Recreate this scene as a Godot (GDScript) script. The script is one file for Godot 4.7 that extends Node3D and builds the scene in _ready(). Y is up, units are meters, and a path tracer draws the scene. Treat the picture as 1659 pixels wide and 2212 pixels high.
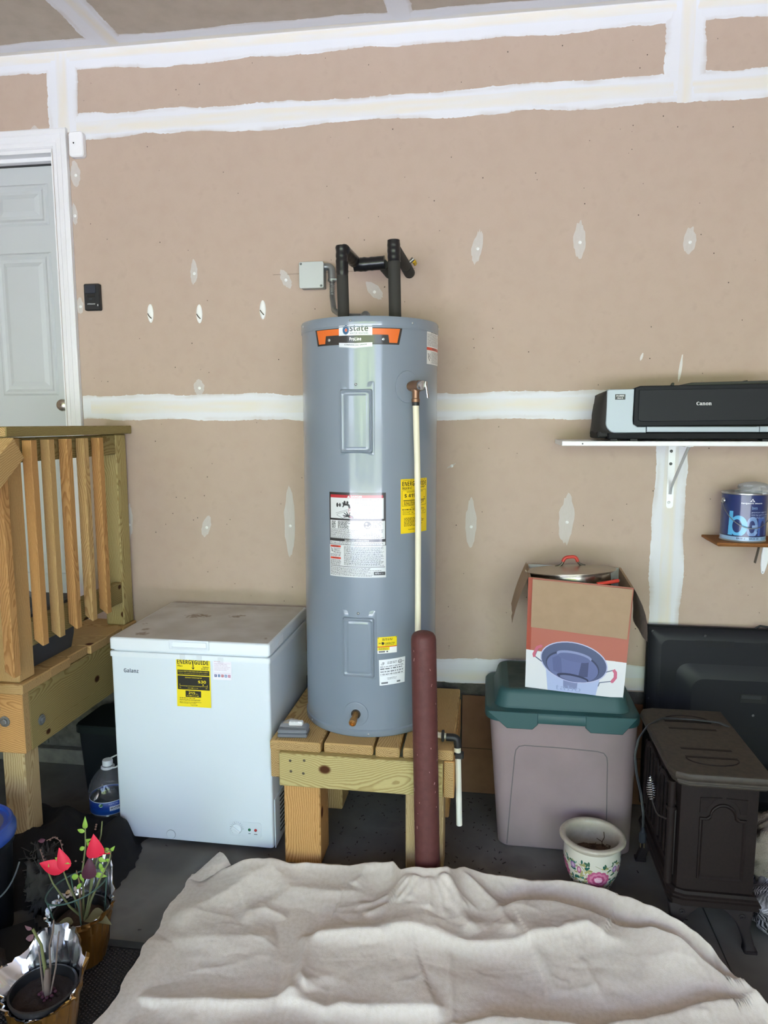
extends Node3D
# A garage wall with a water heater on a timber stand. World: x right along the wall, y up, z from the wall towards the camera; metres.

var rng := RandomNumberGenerator.new()
var nz := FastNoiseLite.new()
var taken := {}
var mat_cache := {}

func _ready():
	rng.seed = 7
	nz.seed = 11
	nz.noise_type = FastNoiseLite.TYPE_SIMPLEX_SMOOTH
	nz.frequency = 1.0
	nz.fractal_type = FastNoiseLite.FRACTAL_FBM
	nz.fractal_octaves = 4
	view_and_light()
	make_textures()
	room()
	door()
	deck()
	stand()
	heater()
	plumbing()
	wall_fittings()
	freezer()
	bollard()
	drop_cloth()
	shelf_and_printer()
	paint_shelf()
	bin_and_box()
	tv()
	stove()
	china_pot()
	under_deck()
	plants()
	right_corner()

func view_and_light():
	var cam := Camera3D.new()
	cam.name = "camera"
	cam.keep_aspect = Camera3D.KEEP_HEIGHT
	cam.fov = rad_to_deg(2.0 * atan(1106.0 / 1534.26))
	cam.near = 0.05
	cam.far = 200.0
	cam.basis = Basis(Vector3.UP, 0.1472) * Basis(Vector3.RIGHT, -0.1248) * Basis(Vector3.BACK, -0.0017)
	cam.position = Vector3(0.4621, 1.6665, 3.081)
	add_child(cam)
	cam.current = true
	var env := Environment.new()
	env.background_mode = Environment.BG_SKY
	var sky := Sky.new()
	var sm := ProceduralSkyMaterial.new()
	sm.sky_top_color = Color(0.58, 0.72, 0.94)
	sm.sky_horizon_color = Color(0.90, 0.94, 1.0)
	sm.sky_curve = 0.2
	sm.ground_bottom_color = Color(0.5, 0.5, 0.48)
	sm.ground_horizon_color = Color(0.72, 0.74, 0.74)
	sm.sun_angle_max = 1.0
	sm.sky_energy_multiplier = 1.0
	sky.sky_material = sm
	env.sky = sky
	env.background_energy_multiplier = SKY_E
	env.tonemap_mode = Environment.TONE_MAPPER_LINEAR
	env.tonemap_exposure = EXPOSURE
	env.sdfgi_enabled = true
	env.ssao_enabled = true
	env.ssil_enabled = true
	var we := WorldEnvironment.new()
	we.name = "world"
	we.environment = env
	add_child(we)
	# the sun stands high over the roof and lights the driveway outside, not the inside of the garage
	var sun := DirectionalLight3D.new()
	sun.name = "sun"
	sun.light_energy = SUN_E
	sun.light_color = Color(1.0, 0.975, 0.97)
	sun.light_angular_distance = 0.6
	sun.shadow_enabled = true
	sun.rotation_degrees = Vector3(-58, 160, 0)
	add_child(sun)

const SKY_E := 2.6
const EXPOSURE := 3.55
const SUN_E := 9.0

# ---------------------------------------------------------------- mesh building
class B:
	var v := PackedVector3Array()
	var n := PackedVector3Array()
	var t := PackedVector2Array()
	var c := PackedColorArray()
	var ix := PackedInt32Array()
	var col := Color.WHITE
	func vert(p: Vector3, nn: Vector3, uv := Vector2.ZERO, k = null) -> int:
		v.append(p); n.append(nn); t.append(uv); c.append(col if k == null else k)
		return v.size() - 1
	func tri(a: Vector3, b: Vector3, d: Vector3, ua := Vector2.ZERO, ub := Vector2.ZERO, ud := Vector2.ZERO):
		var nn := (b - a).cross(d - a)
		if nn.length_squared() < 1e-18: return
		nn = nn.normalized()
		var k := vert(a, nn, ua); vert(b, nn, ub); vert(d, nn, ud)
		ix.append_array([k, k + 2, k + 1])
	func quad(a: Vector3, b: Vector3, d: Vector3, e: Vector3, ua := Vector2.ZERO, ub := Vector2.ZERO, ud := Vector2.ZERO, ue := Vector2.ZERO):
		var nn := (d - a).cross(e - b)
		if nn.length_squared() < 1e-18: return
		nn = nn.normalized()
		var k := vert(a, nn, ua); vert(b, nn, ub); vert(d, nn, ud); vert(e, nn, ue)
		ix.append_array([k, k + 2, k + 1, k, k + 3, k + 2])
	# rows of points; front side: (along a row) x (to the next row)
	func grid(P: Array, wrap := false, crease := 180.0, uvs = null, cols = null, flip := false):
		var R := P.size()
		var S: int = P[0].size()
		var Q := S if wrap else S - 1
		var cc := cos(deg_to_rad(crease))
		var fn := []
		for r in R - 1:
			var row := PackedVector3Array()
			for s in Q:
				var s2 := (s + 1) % S
				var q: Vector3 = (P[r + 1][s2] - P[r][s]).cross(P[r + 1][s] - P[r][s2])
				row.append(q.normalized() * (-1.0 if flip else 1.0))
			fn.append(row)
		if crease >= 179.0:
			var base := v.size()
			for r in R:
				for s in S:
					var q := Vector3.ZERO
					for dr in [-1, 0]:
						for ds in [-1, 0]:
							var rr: int = r + dr
							var ss: int = s + ds
							if wrap: ss = posmod(ss, S)
							if rr >= 0 and rr < R - 1 and ss >= 0 and ss < Q: q += fn[rr][ss]
					vert(P[r][s], q.normalized(), uvs[r][s] if uvs else Vector2.ZERO, cols[r][s] if cols else null)
			for r in R - 1:
				for s in Q:
					var s2 := (s + 1) % S
					var a := base + r * S + s
					var b := base + r * S + s2
					var d := base + (r + 1) * S + s2
					var e := base + (r + 1) * S + s
					if flip: ix.append_array([a, b, d, a, d, e])
					else: ix.append_array([a, d, b, a, e, d])
			return
		for r in R - 1:
			for s in Q:
				var me: Vector3 = fn[r][s]
				var ids := []
				for k in 4:
					var rr: int = r + (1 if k >= 2 else 0)
					var so: int = s + (1 if k == 1 or k == 2 else 0)
					var q := Vector3.ZERO
					for dr in [-1, 0]:
						for ds in [-1, 0]:
							var fr: int = rr + dr
							var fs: int = so + ds
							if wrap: fs = posmod(fs, S)
							if fr >= 0 and fr < R - 1 and fs >= 0 and fs < Q and fn[fr][fs].dot(me) > cc: q += fn[fr][fs]
					if q == Vector3.ZERO: q = me
					var sw := so % S
					var uv := Vector2.ZERO
					if uvs: uv = uvs[rr][so] if so < uvs[rr].size() else uvs[rr][sw]
					ids.append(vert(P[rr][sw], q.normalized(), uv, cols[rr][sw] if cols else null))
				if flip: ix.append_array([ids[0], ids[1], ids[2], ids[0], ids[2], ids[3]])
				else: ix.append_array([ids[0], ids[2], ids[1], ids[0], ids[3], ids[2]])
	func fan(ring: PackedVector3Array, up: bool):
		var m := Vector3.ZERO
		for p in ring: m += p
		m /= ring.size()
		for s in ring.size():
			var a := ring[s]
			var b := ring[(s + 1) % ring.size()]
			if up: tri(m, a, b)
			else: tri(m, b, a)
	# rings listed upwards, each counter-clockwise seen from above
	func loft(rings: Array, cap0 := true, cap1 := true, crease := 35.0):
		grid(rings, true, crease)
		if cap0: fan(rings[0], false)
		if cap1: fan(rings[-1], true)
	func lathe(prof: Array, at: Vector3, seg := 32, bs := Basis.IDENTITY, crease := 35.0, uvy := false):
		var rows := []
		var uvs := []
		var y0: float = prof[0].y
		var y1: float = prof[-1].y
		for p in prof:
			var row := PackedVector3Array()
			var ur := PackedVector2Array()
			for s in seg:
				var a := TAU * s / seg
				row.append(at + bs * Vector3(sin(a) * p.x, p.y, cos(a) * p.x))
			for s in seg + 1: ur.append(Vector2(float(s) / seg, 1.0 - (p.y - y0) / (y1 - y0) if uvy else p.y))
			rows.append(row); uvs.append(ur)
		grid(rows, true, crease, uvs)
	func tube(pts: Array, rad, seg := 10, cap := true, closed := false):
		var N := pts.size()
		var rows := []
		var T0: Vector3 = (pts[1] - pts[0]).normalized()
		var up := Vector3.UP if absf(T0.y) < 0.9 else Vector3.RIGHT
		var nn := up.cross(T0).normalized()
		for k in N:
			var T: Vector3
			if closed: T = (pts[(k + 1) % N] - pts[posmod(k - 1, N)]).normalized()
			elif k == 0: T = T0
			elif k == N - 1: T = (pts[k] - pts[k - 1]).normalized()
			else: T = ((pts[k + 1] - pts[k]).normalized() + (pts[k] - pts[k - 1]).normalized()).normalized()
			nn = (nn - T * nn.dot(T)).normalized()
			var bn := T.cross(nn)
			var r: float = rad[k] if rad is Array else rad
			var row := PackedVector3Array()
			for s in seg:
				var a := TAU * s / seg
				row.append(pts[k] + (nn * cos(a) + bn * sin(a)) * r)
			rows.append(row)
		if closed: rows.append(rows[0])
		grid(rows, true, 50.0)
		if cap and not closed:
			fan(rows[0], false); fan(rows[-1], true)
	func box(at: Vector3, sz: Vector3, bev := 0.002, bs := Basis.IDENTITY, lng := -1, off := Vector2.ZERO, ends: B = null):
		var h := sz * 0.5
		bev = minf(bev, minf(h.x, minf(h.y, h.z)) * 0.9)
		for ax in 3:
			for sg in [-1.0, 1.0]:
				var a1 := (ax + 1) % 3
				var a2 := (ax + 2) % 3
				var q := []
				for k in 4:
					var p := Vector3.ZERO
					p[ax] = sg * h[ax]
					p[a1] = (-1.0 if k == 0 or k == 3 else 1.0) * (h[a1] - bev)
					p[a2] = (-1.0 if k < 2 else 1.0) * (h[a2] - bev)
					q.append(p)
				if sg < 0: q = [q[1], q[0], q[3], q[2]]
				var tgt: B = ends if ends != null and ax == lng else self
				var uv := []
				for k in 4:
					var w := Vector2.ZERO
					if lng >= 0:
						if ax == lng: w = Vector2(q[k][a1], q[k][a2])
						else: w = Vector2(q[k][lng], q[k][3 - lng - ax]) + off + Vector2(0.37 * ax + 0.2 * sg, 0.05 * ax)
					uv.append(w)
				tgt.quad(at + bs * q[0], at + bs * q[1], at + bs * q[2], at + bs * q[3], uv[0], uv[1], uv[2], uv[3])
		if bev <= 0.0: return
		for ax in 3:
			var a1 := (ax + 1) % 3
			var a2 := (ax + 2) % 3
			for k in 4:
				var s1 := -1.0 if k == 0 or k == 3 else 1.0
				var s2 := -1.0 if k < 2 else 1.0
				var pa := Vector3.ZERO
				var pb := Vector3.ZERO
				pa[a1] = s1 * h[a1]; pa[a2] = s2 * (h[a2] - bev)
				pb[a1] = s1 * (h[a1] - bev); pb[a2] = s2 * h[a2]
				var l := h[ax] - bev
				var q0 := pa; q0[ax] = -l
				var q1 := pa; q1[ax] = l
				var q2 := pb; q2[ax] = l
				var q3 := pb; q3[ax] = -l
				var uo := off
				var u := [Vector2.ZERO, Vector2.ZERO, Vector2.ZERO, Vector2.ZERO]
				if lng == ax: u = [Vector2(-l, 0) + uo, Vector2(l, 0) + uo, Vector2(l, 0.002) + uo, Vector2(-l, 0.002) + uo]
				elif lng >= 0: u = [uo, uo + Vector2(0.002, 0), uo + Vector2(0.002, 0.05), uo + Vector2(0, 0.05)]
				if s1 * s2 > 0: quad(at + bs * q1, at + bs * q0, at + bs * q3, at + bs * q2, u[1], u[0], u[3], u[2])
				else: quad(at + bs * q0, at + bs * q1, at + bs * q2, at + bs * q3, u[0], u[1], u[2], u[3])
		for sx in [-1.0, 1.0]:
			for sy in [-1.0, 1.0]:
				for s3 in [-1.0, 1.0]:
					var a := Vector3(sx * h.x, sy * (h.y - bev), s3 * (h.z - bev))
					var b := Vector3(sx * (h.x - bev), sy * h.y, s3 * (h.z - bev))
					var d := Vector3(sx * (h.x - bev), sy * (h.y - bev), s3 * h.z)
					if sx * sy * s3 > 0: tri(at + bs * a, at + bs * b, at + bs * d)
					else: tri(at + bs * a, at + bs * d, at + bs * b)
	# a flat outline in the plane of bs.x, bs.y, extruded along bs.z from 0 to depth
	func extrude(poly: PackedVector2Array, at: Vector3, depth: float, bs := Basis.IDENTITY, crease := 35.0, bev := 0.0):
		if Geometry2D.is_polygon_clockwise(poly):
			poly = poly.duplicate(); poly.reverse()
		var rows := []
		var prof := [[0.0, 0.0], [0.0, depth]] if bev <= 0.0 else [[bev, 0.0], [0.0, bev], [0.0, depth - bev], [bev, depth]]
		var first := PackedVector2Array()
		var last := PackedVector2Array()
		for pr in prof:
			var ring := PackedVector3Array()
			var flat := PackedVector2Array()
			for k in poly.size():
				var p := poly[k]
				if pr[0] > 0.0:
					var e1 := (p - poly[posmod(k - 1, poly.size())]).normalized()
					var e2 := (poly[(k + 1) % poly.size()] - p).normalized()
					var m := (Vector2(-e1.y, e1.x) + Vector2(-e2.y, e2.x))
					if m.length() > 0.01: p += m.normalized() * pr[0]
				flat.append(p)
				ring.append(at + bs * Vector3(p.x, p.y, pr[1]))
			if rows.is_empty(): first = flat
			last = flat
			rows.append(ring)
		grid(rows, true, crease)
		var tr := Geometry2D.triangulate_polygon(last)
		for k in range(0, tr.size(), 3):
			var a := last[tr[k]]; var b := last[tr[k + 1]]; var d := last[tr[k + 2]]
			if (b - a).cross(d - a) < 0: var e := b; b = d; d = e
			tri(at + bs * Vector3(a.x, a.y, depth), at + bs * Vector3(b.x, b.y, depth), at + bs * Vector3(d.x, d.y, depth))
			a = first[tr[k]]; b = first[tr[k + 1]]; d = first[tr[k + 2]]
			if (b - a).cross(d - a) < 0: var e := b; b = d; d = e
			tri(at + bs * Vector3(a.x, a.y, 0), at + bs * Vector3(d.x, d.y, 0), at + bs * Vector3(b.x, b.y, 0))
	func sphere(at: Vector3, r: Vector3, seg := 14, rng2 := 8):
		var prof := []
		for k in rng2 + 1:
			var a := -PI / 2 + PI * k / rng2
			prof.append(Vector2(maxf(cos(a), 0.001), sin(a)))
		lathe(prof, at, seg, Basis.from_scale(r), 80.0)
	func surface(mesh: ArrayMesh, origin: Vector3, m: Material):
		if v.is_empty(): return
		var w := v.duplicate()
		if origin != Vector3.ZERO:
			for k in w.size(): w[k] -= origin
		var arr := []
		arr.resize(Mesh.ARRAY_MAX)
		arr[Mesh.ARRAY_VERTEX] = w; arr[Mesh.ARRAY_NORMAL] = n; arr[Mesh.ARRAY_TEX_UV] = t; arr[Mesh.ARRAY_COLOR] = c; arr[Mesh.ARRAY_INDEX] = ix
		mesh.add_surface_from_arrays(Mesh.PRIMITIVE_TRIANGLES, arr)
		mesh.surface_set_material(mesh.get_surface_count() - 1, m)

func numbered(called: String) -> String:
	taken[called] = taken.get(called, -1) + 1
	return called if taken[called] == 0 else "%s_%03d" % [called, taken[called]]

func tag(o: Node3D, label := "", category := "", group := "", kind := ""):
	if label: o.set_meta("label", label)
	if category: o.set_meta("category", category)
	if group: o.set_meta("group", group)
	if kind: o.set_meta("kind", kind)
	return o

func thing(called: String, label: String, category: String, at: Vector3, group := "") -> Node3D:
	var o := Node3D.new()
	o.name = numbered(called)
	add_child(o)
	o.position = at
	tag(o, label, category, group)
	return o

# commits a builder as one named mesh; its points are in world coordinates
func obj(called: String, b: B, m: Material, parent: Node3D = null, b2: B = null, m2: Material = null) -> MeshInstance3D:
	var o := MeshInstance3D.new()
	var origin := Vector3.ZERO
	var q: Node = parent
	while q != null and q is Node3D and q != self:
		origin += q.position
		q = q.get_parent()
	var mesh := ArrayMesh.new()
	b.surface(mesh, origin, m)
	if b2 != null: b2.surface(mesh, origin, m2)
	o.mesh = mesh
	if parent == null:
		o.name = numbered(called)
		add_child(o)
	else:
		o.name = called
		var k := 0
		while parent.has_node(NodePath(o.name)):
			k += 1
			o.name = "%s_%03d" % [called, k]
		parent.add_child(o, true)
	return o

func struct(called: String, b: B, m: Material) -> MeshInstance3D:
	var o := obj(called, b, m)
	o.set_meta("kind", "structure")
	return o

# ---------------------------------------------------------------- materials
func M(hex: String, rough := 0.6, metal := 0.0, spec := 0.5) -> StandardMaterial3D:
	var key := "%s %.2f %.2f %.2f" % [hex, rough, metal, spec]
	if mat_cache.has(key): return mat_cache[key]
	var m := StandardMaterial3D.new()
	m.resource_name = "paint " + hex
	m.albedo_color = Color(hex)
	m.roughness = rough
	m.metallic = metal
	m.metallic_specular = spec
	mat_cache[key] = m
	return m

func vcol(rough := 0.8) -> StandardMaterial3D:
	var key := "vcol %.2f" % rough
	if mat_cache.has(key): return mat_cache[key]
	var m := StandardMaterial3D.new()
	m.vertex_color_use_as_albedo = true
	m.roughness = rough
	mat_cache[key] = m
	return m

func noise_tex(freq: float, size: int, sd: int, ramp = null, oct := 4) -> NoiseTexture2D:
	var f := FastNoiseLite.new()
	f.seed = sd
	f.frequency = freq
	f.fractal_octaves = oct
	f.noise_type = FastNoiseLite.TYPE_SIMPLEX_SMOOTH
	var t := NoiseTexture2D.new()
	t.width = size; t.height = size
	t.seamless = true
	t.noise = f
	if ramp:
		var g := Gradient.new()
		g.offsets = PackedFloat32Array(ramp[0])
		var cs := PackedColorArray()
		for h in ramp[1]: cs.append(Color(h))
		g.colors = cs
		t.color_ramp = g
	return t

# a matte surface mottled between tones, with fine relief; scale in repeats per metre
func mottled(tones: Array, offs: Array, freq: float, rep: float, rough: float, bump := 0.0, bump_rep := 6.0, sd := 3) -> StandardMaterial3D:
	var m := StandardMaterial3D.new()
	m.albedo_texture = noise_tex(freq, 512, sd, [offs, tones], 5)
	m.uv1_triplanar = true
	m.uv1_world_triplanar = true
	m.uv1_scale = Vector3.ONE * rep
	m.roughness = rough
	if bump > 0.0:
		m.heightmap_enabled = true
		m.heightmap_scale = bump
		m.heightmap_texture = noise_tex(freq * bump_rep, 512, sd + 1)
	return m

# a picture computed below, stuck on a surface through its texture coordinates
func printed(cv: Cv, rough := 0.45, coat := 0.0) -> StandardMaterial3D:
	var m := StandardMaterial3D.new()
	m.albedo_texture = cv.texture()
	m.roughness = rough
	m.texture_repeat = false
	if coat > 0.0:
		m.clearcoat_enabled = true
		m.clearcoat = coat
		m.clearcoat_roughness = 0.08
	return m

# ---------------------------------------------------------------- a canvas for flat print
class Cv:
	var w: int
	var h: int
	var d: PackedByteArray
	static var glyphs := {}
	static var rr := RandomNumberGenerator.new()
	func _init(ww: int, hh: int, k := Color.WHITE):
		w = ww; h = hh
		d.resize(w * h * 3)
		rect(0, 0, w, h, k)
	func span(y: int, x0: int, x1: int, k: Color):
		if y < 0 or y >= h: return
		x0 = maxi(x0, 0); x1 = mini(x1, w)
		var o := (y * w + x0) * 3
		if k.a >= 0.999:
			var r := int(k.r * 255); var g := int(k.g * 255); var b := int(k.b * 255)
			for x in range(x0, x1):
				d[o] = r; d[o + 1] = g; d[o + 2] = b
				o += 3
		else:
			for x in range(x0, x1):
				d[o] = int(lerpf(d[o], k.r * 255, k.a)); d[o + 1] = int(lerpf(d[o + 1], k.g * 255, k.a)); d[o + 2] = int(lerpf(d[o + 2], k.b * 255, k.a))
				o += 3
	func rect(x: float, y: float, ww: float, hh: float, k: Color):
		for yy in range(int(y), int(y + hh)): span(yy, int(x), int(x + ww), k)
	func poly(p: PackedVector2Array, k: Color):
		var lo := 1e9
		var hi := -1e9
		for q in p:
			lo = minf(lo, q.y); hi = maxf(hi, q.y)
		for y in range(maxi(0, int(floor(lo))), mini(h, int(ceil(hi)) + 1)):
			var yy := y + 0.5
			var xs := []
			for i in p.size():
				var a := p[i]
				var b := p[(i + 1) % p.size()]
				if (a.y <= yy) != (b.y <= yy): xs.append(a.x + (yy - a.y) / (b.y - a.y) * (b.x - a.x))
			xs.sort()
			for i in range(0, xs.size() - 1, 2): span(y, int(ceil(xs[i] - 0.5)), int(ceil(xs[i + 1] - 0.5)), k)
	func oval(cx: float, cy: float, rx: float, ry: float, k: Color, rot := 0.0):
		var p := PackedVector2Array()
		for i in 40: p.append(Vector2(cx, cy) + Vector2(cos(TAU * i / 40) * rx, sin(TAU * i / 40) * ry).rotated(rot))
		poly(p, k)
	func line(a: Vector2, b: Vector2, wd: float, k: Color):
		var q := (b - a).normalized().orthogonal() * wd * 0.5
		poly(PackedVector2Array([a + q, b + q, b - q, a - q]), k)
	func path(pts: Array, wd: float, k: Color):
		for i in pts.size() - 1:
			line(pts[i], pts[i + 1], wd, k)
			oval(pts[i + 1].x, pts[i + 1].y, wd * 0.5, wd * 0.5, k)
	static func shape(s: String, bold: bool, serif: bool) -> Array:
		var key := s + str(bold) + str(serif)
		if glyphs.has(key): return glyphs[key]
		var f := SystemFont.new()
		f.font_names = PackedStringArray(["Droid Serif" if serif else "Droid Sans"])
		f.font_weight = 700 if bold else 400
		var tm := TextMesh.new()
		tm.font = f
		tm.font_size = 64
		tm.pixel_size = 0.01
		tm.depth = 0.0
		tm.text = s
		var arr := tm.get_mesh_arrays()
		var vs: PackedVector3Array = arr[Mesh.ARRAY_VERTEX]
		var id = arr[Mesh.ARRAY_INDEX]
		var out := PackedVector2Array()
		var lo := Vector2(1e9, 1e9)
		var hi := -lo
		if id == null or id.size() == 0:
			for p in vs: out.append(Vector2(p.x, -p.y))
		else:
			for i in id: out.append(Vector2(vs[i].x, -vs[i].y))
		for p in out:
			lo = lo.min(p); hi = hi.max(p)
		glyphs[key] = [out, lo, hi]
		return glyphs[key]
	# writes s with its top left corner at x, y (ax 0 left, 0.5 middle, 1 right), the letters th tall, squeezed to tw if given
	func text(s: String, x: float, y: float, th: float, k: Color, ax := 0.0, tw := 0.0, bold := true, serif := false):
		var g := shape(s, bold, serif)
		var lo: Vector2 = g[1]
		var sz: Vector2 = g[2] - g[1]
		var sc := Vector2(th / sz.y, th / sz.y)
		if tw > 0.0: sc.x = tw / sz.x
		var o := Vector2(x - ax * sz.x * sc.x, y)
		var p: PackedVector2Array = g[0]
		for i in range(0, p.size() - 2, 3):
			poly(PackedVector2Array([o + (p[i] - lo) * sc, o + (p[i + 1] - lo) * sc, o + (p[i + 2] - lo) * sc]), k)
	# lines of print too small to read
	func lines(x: float, y: float, ww: float, n: int, step: float, th: float, k: Color, ragged := 0.25):
		for i in n:
			var xx := x
			var e := x + ww * (1.0 - rr.randf() * ragged)
			while xx < e:
				var wl := rr.randf_range(th * 1.2, th * 5.0)
				var q := k
				q.a = k.a * rr.randf_range(0.6, 1.0)
				rect(xx, y + i * step, minf(wl, e - xx), th, q)
				xx += wl + th * 0.9
	func texture() -> ImageTexture:
		var im := Image.create_from_data(w, h, false, Image.FORMAT_RGB8, d)
		return ImageTexture.create_from_image(im)

# ---------------------------------------------------------------- wood
var W := {}          # wood materials by tone
var end_mat: StandardMaterial3D

func make_textures():
	Cv.rr.seed = 5
	# flat-sawn grain: a plane cut through slowly wandering growth rings; 1.2 m long and 0.3 m wide
	var tex := []
	for kind in 2:
		var w := 1024
		var h := 256
		var d := PackedByteArray()
		d.resize(w * h * 3)
		var o := 0
		var knots := [] if kind == 1 else [Vector3(0.20, 0.05, 0.011), Vector3(0.83, 0.19, 0.013), Vector3(0.55, 0.27, 0.008)]
		for y in h:
			var yy := 0.3 * y / h
			for x in w:
				var u := TAU * x / w
				var xx := 1.2 * x / w
				var cx := 0.06 * sin(u + 0.6) + 0.03 * sin(2 * u + 2.0)
				var dep := 0.035 + 0.016 * sin(u * 1.0 + 1.0) + 0.01 * sin(3 * u)
				var lat := yy - 0.15 - cx * 0.5 if kind == 0 else yy + 0.35 + cx * 0.12
				var warp := nz.get_noise_3d(sin(u) * 1.2, cos(u) * 1.2, yy * 9.0) * 0.007
				var kd := 9.0
				for kn in knots:
					var q := Vector2((xx - kn.x) * 0.75, yy - kn.y)
					kd = minf(kd, q.length() / kn.z)
					warp += 0.010 * exp(-q.length_squared() / (kn.z * kn.z * 5.0))
				var dist := sqrt(lat * lat + dep * dep) + warp
				var ring := fposmod(dist / (0.0075 if kind == 0 else 0.0055), 1.0)
				var late := smoothstep(0.35, 0.85, ring) * (1.0 - smoothstep(0.92, 1.0, ring))
				var fib := nz.get_noise_2d(yy * 900.0, sin(u) * 6.0 + cos(u) * 3.0) * 0.05
				var k := Color(0.79, 0.705, 0.53).lerp(Color(0.64, 0.53, 0.36), late * (0.75 + fib * 4.0))
				var f := 1.0 + fib
				k = Color(k.r * f, k.g * f, k.b * f)
				if kd < 1.6: k = k.lerp(Color(0.30, 0.16, 0.08), 1.0 - smoothstep(0.75, 1.6, kd))
				d[o] = clampi(int(k.r * 255), 0, 255); d[o + 1] = clampi(int(k.g * 255), 0, 255); d[o + 2] = clampi(int(k.b * 255), 0, 255)
				o += 3
		tex.append(ImageTexture.create_from_image(Image.create_from_data(w, h, false, Image.FORMAT_RGB8, d)))
	var tones := {"green": Color(0.93, 0.96, 0.88), "pale": Color(0.98, 0.97, 0.96), "orange": Color(1.0, 0.87, 0.74), "deck": Color(0.99, 0.93, 0.84), "brown": Color(0.74, 0.56, 0.44), "olive": Color(0.76, 0.77, 0.68)}
	for nm in tones:
		for kind in 2:
			var m := StandardMaterial3D.new()
			m.albedo_texture = tex[kind]
			m.albedo_color = tones[nm]
			m.roughness = 0.72
			m.metallic_specular = 0.3
			m.uv1_scale = Vector3(1.0 / 1.2, 1.0 / 0.3, 1)
			W[nm + str(kind)] = m
	var e := PackedByteArray()
	e.resize(128 * 128 * 3)
	var p := 0
	for y in 128:
		for x in 128:
			var q := Vector2(x - 30, y + 40) / 128.0 * 0.1
			var ring := fposmod(q.length() / 0.006 + nz.get_noise_2d(x * 0.02, y * 0.02) * 0.3, 1.0)
			var k := Color(0.74, 0.62, 0.42).lerp(Color(0.50, 0.37, 0.20), smoothstep(0.4, 0.9, ring) * (1.0 - smoothstep(0.94, 1.0, ring)))
			var f := 1.0 + nz.get_noise_2d(x * 0.9, y * 0.9) * 0.15
			e[p] = clampi(int(k.r * f * 255), 0, 255); e[p + 1] = clampi(int(k.g * f * 255), 0, 255); e[p + 2] = clampi(int(k.b * f * 255), 0, 255)
			p += 3
	end_mat = StandardMaterial3D.new()
	end_mat.albedo_texture = ImageTexture.create_from_image(Image.create_from_data(128, 128, false, Image.FORMAT_RGB8, e))
	end_mat.uv1_scale = Vector3(10, 10, 1)
	end_mat.roughness = 0.85

# a sawn timber from corner lo to corner hi, grain along its longest side
func board(called: String, parent: Node3D, lo: Vector3, hi: Vector3, tone := "pale0", bev := 0.003, bs := Basis.IDENTITY, u0 := -1.0) -> MeshInstance3D:
	var b := B.new()
	var e := B.new()
	var s := hi - lo
	var ax := s.max_axis_index()
	var off := Vector2(rng.randf() * 1.2 if u0 < 0 else u0, rng.randf() * 0.3)
	b.box((lo + hi) * 0.5, s, bev, bs, ax, off, e)
	return obj(called, b, W[tone], parent, e, end_mat)

# ---------------------------------------------------------------- the room
const CEIL := 3.278
const XL := -3.3
const XR := 3.6
const ZF := 5.6

func rbox(b: B, x0: float, x1: float, y0: float, y1: float, z0: float, z1: float, bev := 0.0):
	b.box(Vector3((x0 + x1) / 2, (y0 + y1) / 2, (z0 + z1) / 2), Vector3(x1 - x0, y1 - y0, z1 - z0), bev)

# a strip of joint compound or tape: along du from o, across dv from lo to hi, with a ragged trowelled edge
func strip(called: String, parent: Node3D, o: Vector3, du: Vector3, len: float, dv: Vector3, lo: float, hi: float, nrm: Vector3, sd: float, rag: float, thick: float, tape := false, sub := 0.006):
	var n := int(len / sub) + 1
	var cols_n := 5 if tape else 13
	var rows := []
	var cs := []
	for i in n + 1:
		var s := len * i / n
		var a := lo + rag * (nz.get_noise_2d(s * 1.8, sd) * 1.5 + nz.get_noise_2d(s * 11.0, sd + 7) * 0.28 + maxf(0.0, nz.get_noise_2d(s * 60.0, sd + 3) - 0.12) * 0.6)
		var c := hi + rag * (nz.get_noise_2d(s * 1.8, sd + 20) * 1.5 + nz.get_noise_2d(s * 11.0, sd + 27) * 0.28 + maxf(0.0, nz.get_noise_2d(s * 60.0, sd + 23) - 0.12) * 0.6)
		var row := PackedVector3Array()
		var ck := PackedColorArray()
		for j in cols_n:
			var t := float(j) / (cols_n - 1)
			var e := minf(t, 1.0 - t) * 2.0
			var z := thick * (smoothstep(0.0, 0.5, e) if not tape else 1.0) + 0.0006 + nz.get_noise_2d(s * 20.0, t * 3 + sd) * 0.0003
			row.append(o + du * s + dv * lerpf(a, c, t) + nrm * z)
			if tape:
				var q := 0.55 + nz.get_noise_2d(s * 2.5, t * 3.0 + sd) * 1.2
				ck.append(Color(0.765, 0.725, 0.64).lerp(Color(0.745, 0.745, 0.755), clampf(q - (0.25 if e > 0.3 else -0.4), 0, 1)))
			else:
				var thin := smoothstep(0.0, 0.34, e)
				var q := clampf(nz.get_noise_2d(s * 4.0, t * 4.0 + sd) * 1.3 + 0.35, 0, 1)
				ck.append(Color(0.75, 0.76, 0.785).lerp(Color(0.585, 0.545, 0.515), (1.0 - thin) * q))
		rows.append(row); cs.append(ck)
	var b := B.new()
	b.grid(rows, false, 180.0, null, cs, dv.cross(du).dot(nrm) < 0)
	return obj(called, b, vcol(0.85), parent)

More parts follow.
